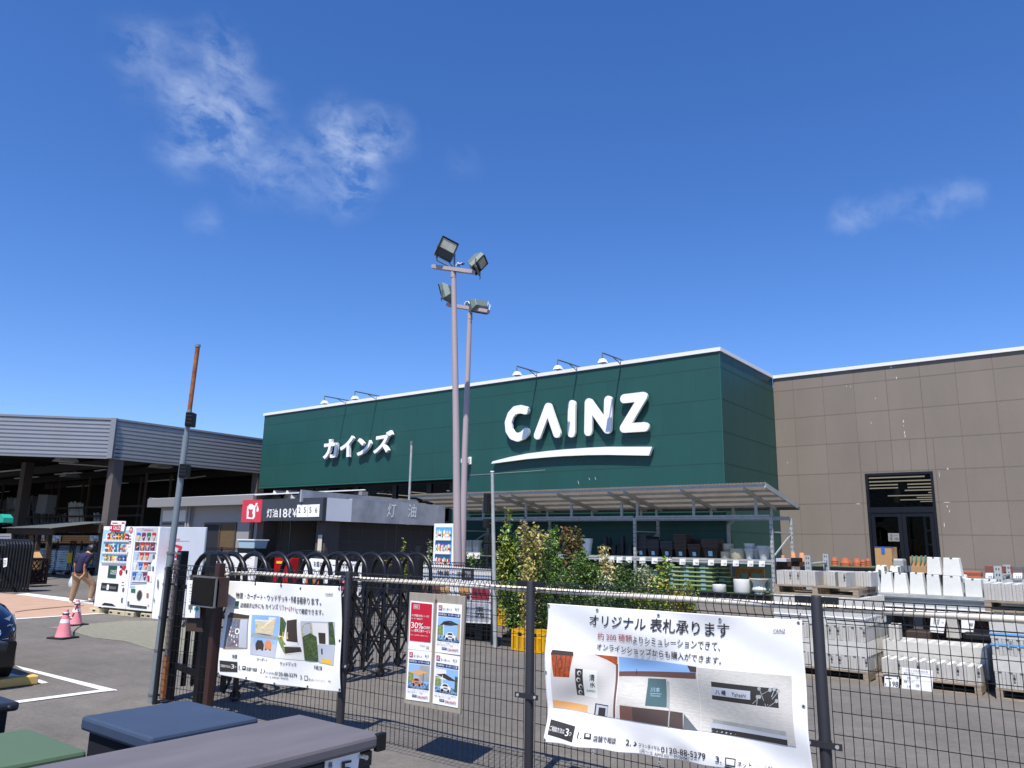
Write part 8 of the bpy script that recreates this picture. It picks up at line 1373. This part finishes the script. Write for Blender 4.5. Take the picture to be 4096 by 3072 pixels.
for px in ((1038, 1055, 865, 905), (1128, 1145, 875, 905), (1085, 1102, 838, 880), (1195, 1210, 842, 888), (1220, 1240, 835, 890), (1250, 1268, 833, 885), (1280, 1298, 833, 885)):
    a, b = onY(z3(px[0], px[3]), 13.7), onY(z3(px[1], px[2]), 13.7); b_ = MB(); b_.box(a.x, 13.7, a.z, b.x, 13.71, b.z, 'galv_dark'); tag(b_.build('metal_plate', org=a), 'grey perforated metal plate fixed among the white stones', 'plate', 'perforated plates among the stones')
# terracotta table, boxes, uprights
YC = 16.0; zc0 = onY(z3(800, 838), YC).z; b_ = MB(); a, b = onY(z3(430, 838), YC), onY(z3(1000, 838), YC); b_.box(a.x, YC, zc0-.02, b.x, YC+1.2, zc0, 'planter_green'); b_.box(a.x, YC, zc0-.14, b.x, YC+.03, zc0-.02, 'black'); b_.box(a.x, YC+.03, gz(YC), a.x+.1, YC+.2, zc0-.02, 'black'); b_.box(b.x-.1, YC+.03, gz(YC), b.x, YC+.2, zc0-.02, 'black'); tag(b_.build('pot_table', org=a), 'low black table with green mat holding terracotta pots', 'table')
def tpot(px, Y, z0, label, n=1, m='terra', inv=False):
    x0, x1, yt, yb = px; a, b = onY(z3(x0, yb), Y), onY(z3(x1, yb), Y); w_ = (b.x-a.x)/2; cx = (a.x+b.x)/2; h = onY(z3(x0, yt), Y).z-onY(z3(x0, yb), Y).z; g_ = 'terracotta pots'
    if inv: b_ = MB(); b_.lathe([(w_, 0), (w_, h*.12), (w_*.9, h*.12), (w_*.62, h*.97), (w_*.5, h), (0, h)], (cx, Y+.2, z0), m, 20); tag(b_.build('terracotta_pot', org=(cx, Y+.2, z0), smooth=True, angle=50), label, 'pot', g_); return
    hp = w_*1.15; dz = (h-hp)/max(1, n-1) if n > 1 else 0
    for i in range(n):
        z_ = z0+(dz*i if n > 1 else 0); b_ = MB(); b_.lathe([(w_, z_), (w_, z_+hp*.2), (w_*.92, z_+hp*.2), (w_*.68, z_+hp), (0, z_+hp)], (cx, Y+.2, 0), m, 20); tag(b_.build('terracotta_pot', org=(cx, Y+.2, z_), smooth=True, angle=50), label+(', one of a nested stack' if n > 1 else ''), 'pot', g_)
for px, Y, n, m, inv, lb in (((632, 692, 760, 828), 16.1, 3, 'terra', False, 'red terracotta pot in the leftmost group beside the upright'), ((705, 790, 770, 835), 16.0, 4, 'terra', False, 'red terracotta pot in the front stack, second group'), ((728, 805, 757, 800), 16.5, 2, 'terra', False, 'red terracotta pot behind the second group'), ((808, 878, 767, 832), 16.0, 4, 'terra', False, 'red terracotta pot in the widest right hand stack'), ((872, 912, 778, 836), 15.95, 3, 'terra', False, 'small red terracotta pot in the narrow stack'), ((912, 955, 770, 836), 16.1, 4, 'terra', False, 'red terracotta pot in the rightmost stack')): tpot(px, Y, zc0, lb, n, m, inv)
zt3 = onY(z3(330, 800), 17.2).z
for px, lb in (((222, 262, 727, 775), 'pale upturned terracotta pot just right of the rack post'), ((303, 352, 727, 800), 'pale upturned terracotta pot, middle of three'), ((370, 425, 727, 800), 'pale upturned terracotta pot, rightmost of three')): tpot(px, 17.2, zt3, lb, 1, 'terra_l', True)
b_ = MB(); a, b = onY(z3(200, 800), 17.1), onY(z3(440, 805), 17.1); b_.box(a.x, 17.1, zt3-.1, b.x, 17.9, zt3, 'wood_dark'); b_.box(a.x, 17.1, gz(17.1), a.x+.1, 17.9, zt3-.1, 'black'); b_.box(b.x-.1, 17.1, gz(17.1), b.x, 17.9, zt3-.1, 'black'); tag(b_.build('wooden_shelf', org=a), 'dark wooden shelf under the pale upturned terracotta pots', 'shelf')
def zbox(px, Y, dep, m, name, label, cat, bev=.004): a, b = onY(z3(px[0], px[3]), Y), onY(z3(px[1], px[2]), Y); b_ = MB(); b_.box(a.x, Y, a.z, b.x, Y+dep, b.z, m); return tag(b_.build(name, org=a, bevel=bev), label, cat), a, b
zbox((210, 292, 775, 800), 17.0, .3, 'panel_white', 'clear_tray', 'clear plastic tray in front of the pale terracotta pots', 'tray')
zbox((330, 388, 770, 800), 17.0, .3, 'black', 'black_tray', 'black plastic tray in front of the pale terracotta pots', 'tray')
o, a, b = zbox((1012, 1140, 682, 782), 15.2, .45, 'cardboard', 'cardboard_box', 'upper cardboard box sealed with blue tape by the glass door', 'box'); b_ = MB(); b_.box(a.x-.003, 15.19, b.z-.001, b.x+.003, 15.4, b.z+.004, 'tape_blue'); b_.box((a.x+b.x)/2-.03, 15.193, b.z-.12, (a.x+b.x)/2+.03, 15.198, b.z, 'tape_blue'); b_.build('tape', o)
b_ = MB(); b_.text('◇', [V((a.x+.15, 15.196, a.z+.06)), V((b.x-.15, 15.196, a.z+.06)), V((b.x-.15, 15.196, a.z+.14)), V((a.x+.15, 15.196, a.z+.14))], 'bronze'); b_.build('printing', o)
zbox((1018, 1145, 784, 870), 15.2, .45, 'cardboard', 'cardboard_box', 'lower cardboard box under the blue taped one', 'box'); zbox((1148, 1235, 778, 870), 15.3, .3, 'galv', 'silver_bag', 'crumpled silver plastic bag beside the cardboard boxes', 'bag', .03)
o, a, b = zbox((1295, 1420, 762, 835), 15.2, .4, 'cardboard', 'cardboard_box', 'open cardboard box with green stakes sticking out', 'box'); zbox((1292, 1418, 838, 890), 15.15, .45, 'cardboard', 'cardboard_box', 'lower right cardboard box under the one with green stakes', 'box')
for i, x in enumerate((1302, 1335, 1375, 1408)): a, b = onY(z3(x, 808), 15.17), onY(z3(x+9, 752), 15.15); b_ = MB(); b_.bar(a, b, .02, .02, 'grn_stick'); tag(b_.build('green_stake', org=a), ('leftmost green stake in the open cardboard box', 'second green stake in the open cardboard box', 'third green stake in the open cardboard box', 'rightmost green stake in the open cardboard box')[i], 'stake', 'green stakes in the box')
for (x0, x1, y0, y1, Y, lb) in ((443, 485, 750, 835, 13.4, 'left galvanised upright stub behind the upper pallet'), (592, 630, 738, 830, 14.4, 'second galvanised upright stub behind the upper pallet'), (1975, 2027, 836, 935, 13.4, 'galvanised upright stub left of the two by the paving bricks'), (2050, 2102, 826, 930, 14.4, 'galvanised upright stub right of the two by the paving bricks')):
    a, b = onY(z3(x0, y1), Y), onY(z3(x1, y0), Y); b_ = MB(); b_.box(a.x, Y, gz(Y), b.x, Y+.06, b.z, 'galv'); [b_.box(a.x+(b.x-a.x)*k, Y-.002, b.z-.06-j*.08, a.x+(b.x-a.x)*(k+.14), Y, b.z-.03-j*.08, 'ink') for k in (.25, .6) for j in range(4)]; tag(b_.build('rack_upright', org=a), lb, 'rack post', 'galvanised upright stubs')
for i, (x0, x1, y) in enumerate(((487, 612, 812), (2027, 2085, 908))): b_ = MB(); b_.tube([onY(z3(x0, y+6), 13.45), onY(z3(x1, y-5), 14.4)], .022, 'galv', 8); tag(b_.build('brace_tube', org=onY(z3(x0, y), 13.45)), ('galvanised tube joining the left upright stubs', 'galvanised tube joining the right upright stubs')[i], 'tube')
def tiles(px, Y, m, n, label, m2=None):
    a, b = onY(z3(px[0], px[3]), Y), onY(z3(px[1], px[2]), Y); h = (b.z-a.z)/n; w_ = b.x-a.x
    for i in range(n): b_ = MB(); j_ = rnd(-.008, .008); b_.box(a.x+j_, Y, a.z+h*i, b.x+j_, Y+.2, a.z+h*(i+.9), m if (i % 3 or not m2) else m2); tag(b_.build('paving_brick', org=(a.x, Y, a.z+h*i)), label, 'brick', 'paving bricks on the right shelf')
tiles((1898, 1976, 836, 892), 13.6, 'brick_red', 6, 'reddish paving brick in the stack above the 351 price card', 'brick_dark'); tiles((2030, 2048, 838, 895), 13.9, 'brick_red', 5, 'reddish paving brick between the two uprights'); tiles((2105, 2120, 838, 895), 13.8, 'brick_red', 5, 'reddish paving brick beside the right upright'); tiles((2120, 2196, 842, 895), 13.6, 'galv_dark', 6, 'grey blue paving brick in the rightmost stack', 'brick_red'); tiles((1716, 1862, 880, 925), 13.9, 'brick_red', 4, 'loose reddish roof tile pile left of the paving bricks', 'terra')
a, b = onY(z3(1700, 935), 13.55), onY(z3(2300, 935), 13.55); b_ = MB(); b_.box(a.x, 13.55, a.z-.06, b.x, 14.2, a.z-.0, 'galv'); b_.box(a.x, 13.6, gz(13.6), a.x+.08, 14.1, a.z-.06, 'galv_dark'); b_.box(b.x-.08, 13.6, gz(13.6), b.x, 14.1, a.z-.06, 'galv_dark'); tag(b_.build('brick_shelf', org=a), 'galvanised shelf under the paving bricks at the right', 'shelf')
for x, s, lb in ((1936, '351', 'price card 351 under the reddish paving bricks'), (2160, '322', 'price card under the grey paving bricks')): card(x, 913, s, 13.5, lb, z3, 36, 22, 'price cards at the paving bricks')
# dark brick stack, cards and tapered stones in the shade under the beam table
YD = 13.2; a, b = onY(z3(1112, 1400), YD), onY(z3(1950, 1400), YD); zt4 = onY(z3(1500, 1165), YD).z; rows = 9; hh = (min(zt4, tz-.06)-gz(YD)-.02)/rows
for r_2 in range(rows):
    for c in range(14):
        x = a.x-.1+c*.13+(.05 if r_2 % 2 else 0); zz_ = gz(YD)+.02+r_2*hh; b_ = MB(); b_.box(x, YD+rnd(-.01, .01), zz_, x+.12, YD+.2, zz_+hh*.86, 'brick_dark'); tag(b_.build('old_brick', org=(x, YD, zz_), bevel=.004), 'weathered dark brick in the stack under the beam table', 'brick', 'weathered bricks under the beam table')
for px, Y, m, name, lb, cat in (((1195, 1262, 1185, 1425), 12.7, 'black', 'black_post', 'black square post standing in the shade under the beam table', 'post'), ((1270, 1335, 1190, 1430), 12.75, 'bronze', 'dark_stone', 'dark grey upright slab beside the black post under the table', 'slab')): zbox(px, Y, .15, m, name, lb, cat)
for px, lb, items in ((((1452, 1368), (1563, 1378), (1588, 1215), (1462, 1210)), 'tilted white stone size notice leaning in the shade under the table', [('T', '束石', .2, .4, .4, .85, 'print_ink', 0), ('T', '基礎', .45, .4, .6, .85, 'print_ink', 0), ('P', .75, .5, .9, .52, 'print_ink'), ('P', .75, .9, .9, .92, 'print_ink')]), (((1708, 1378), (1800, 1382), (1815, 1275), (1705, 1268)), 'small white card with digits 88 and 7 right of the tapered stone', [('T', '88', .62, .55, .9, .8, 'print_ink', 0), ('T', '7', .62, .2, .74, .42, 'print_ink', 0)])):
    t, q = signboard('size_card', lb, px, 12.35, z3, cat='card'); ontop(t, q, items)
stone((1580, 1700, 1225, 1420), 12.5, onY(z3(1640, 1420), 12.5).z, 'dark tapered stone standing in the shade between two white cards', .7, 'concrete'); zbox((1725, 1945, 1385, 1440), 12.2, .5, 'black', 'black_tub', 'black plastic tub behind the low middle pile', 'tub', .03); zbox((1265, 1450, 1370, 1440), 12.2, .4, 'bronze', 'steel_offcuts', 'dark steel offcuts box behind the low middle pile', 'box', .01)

for o in SC.objects:
    if 'label' in o.keys() and (lwords(o['label']) > 16 or lwords(o['label']) < 4): print('LABEL', o.name, lwords(o['label']), o['label'])
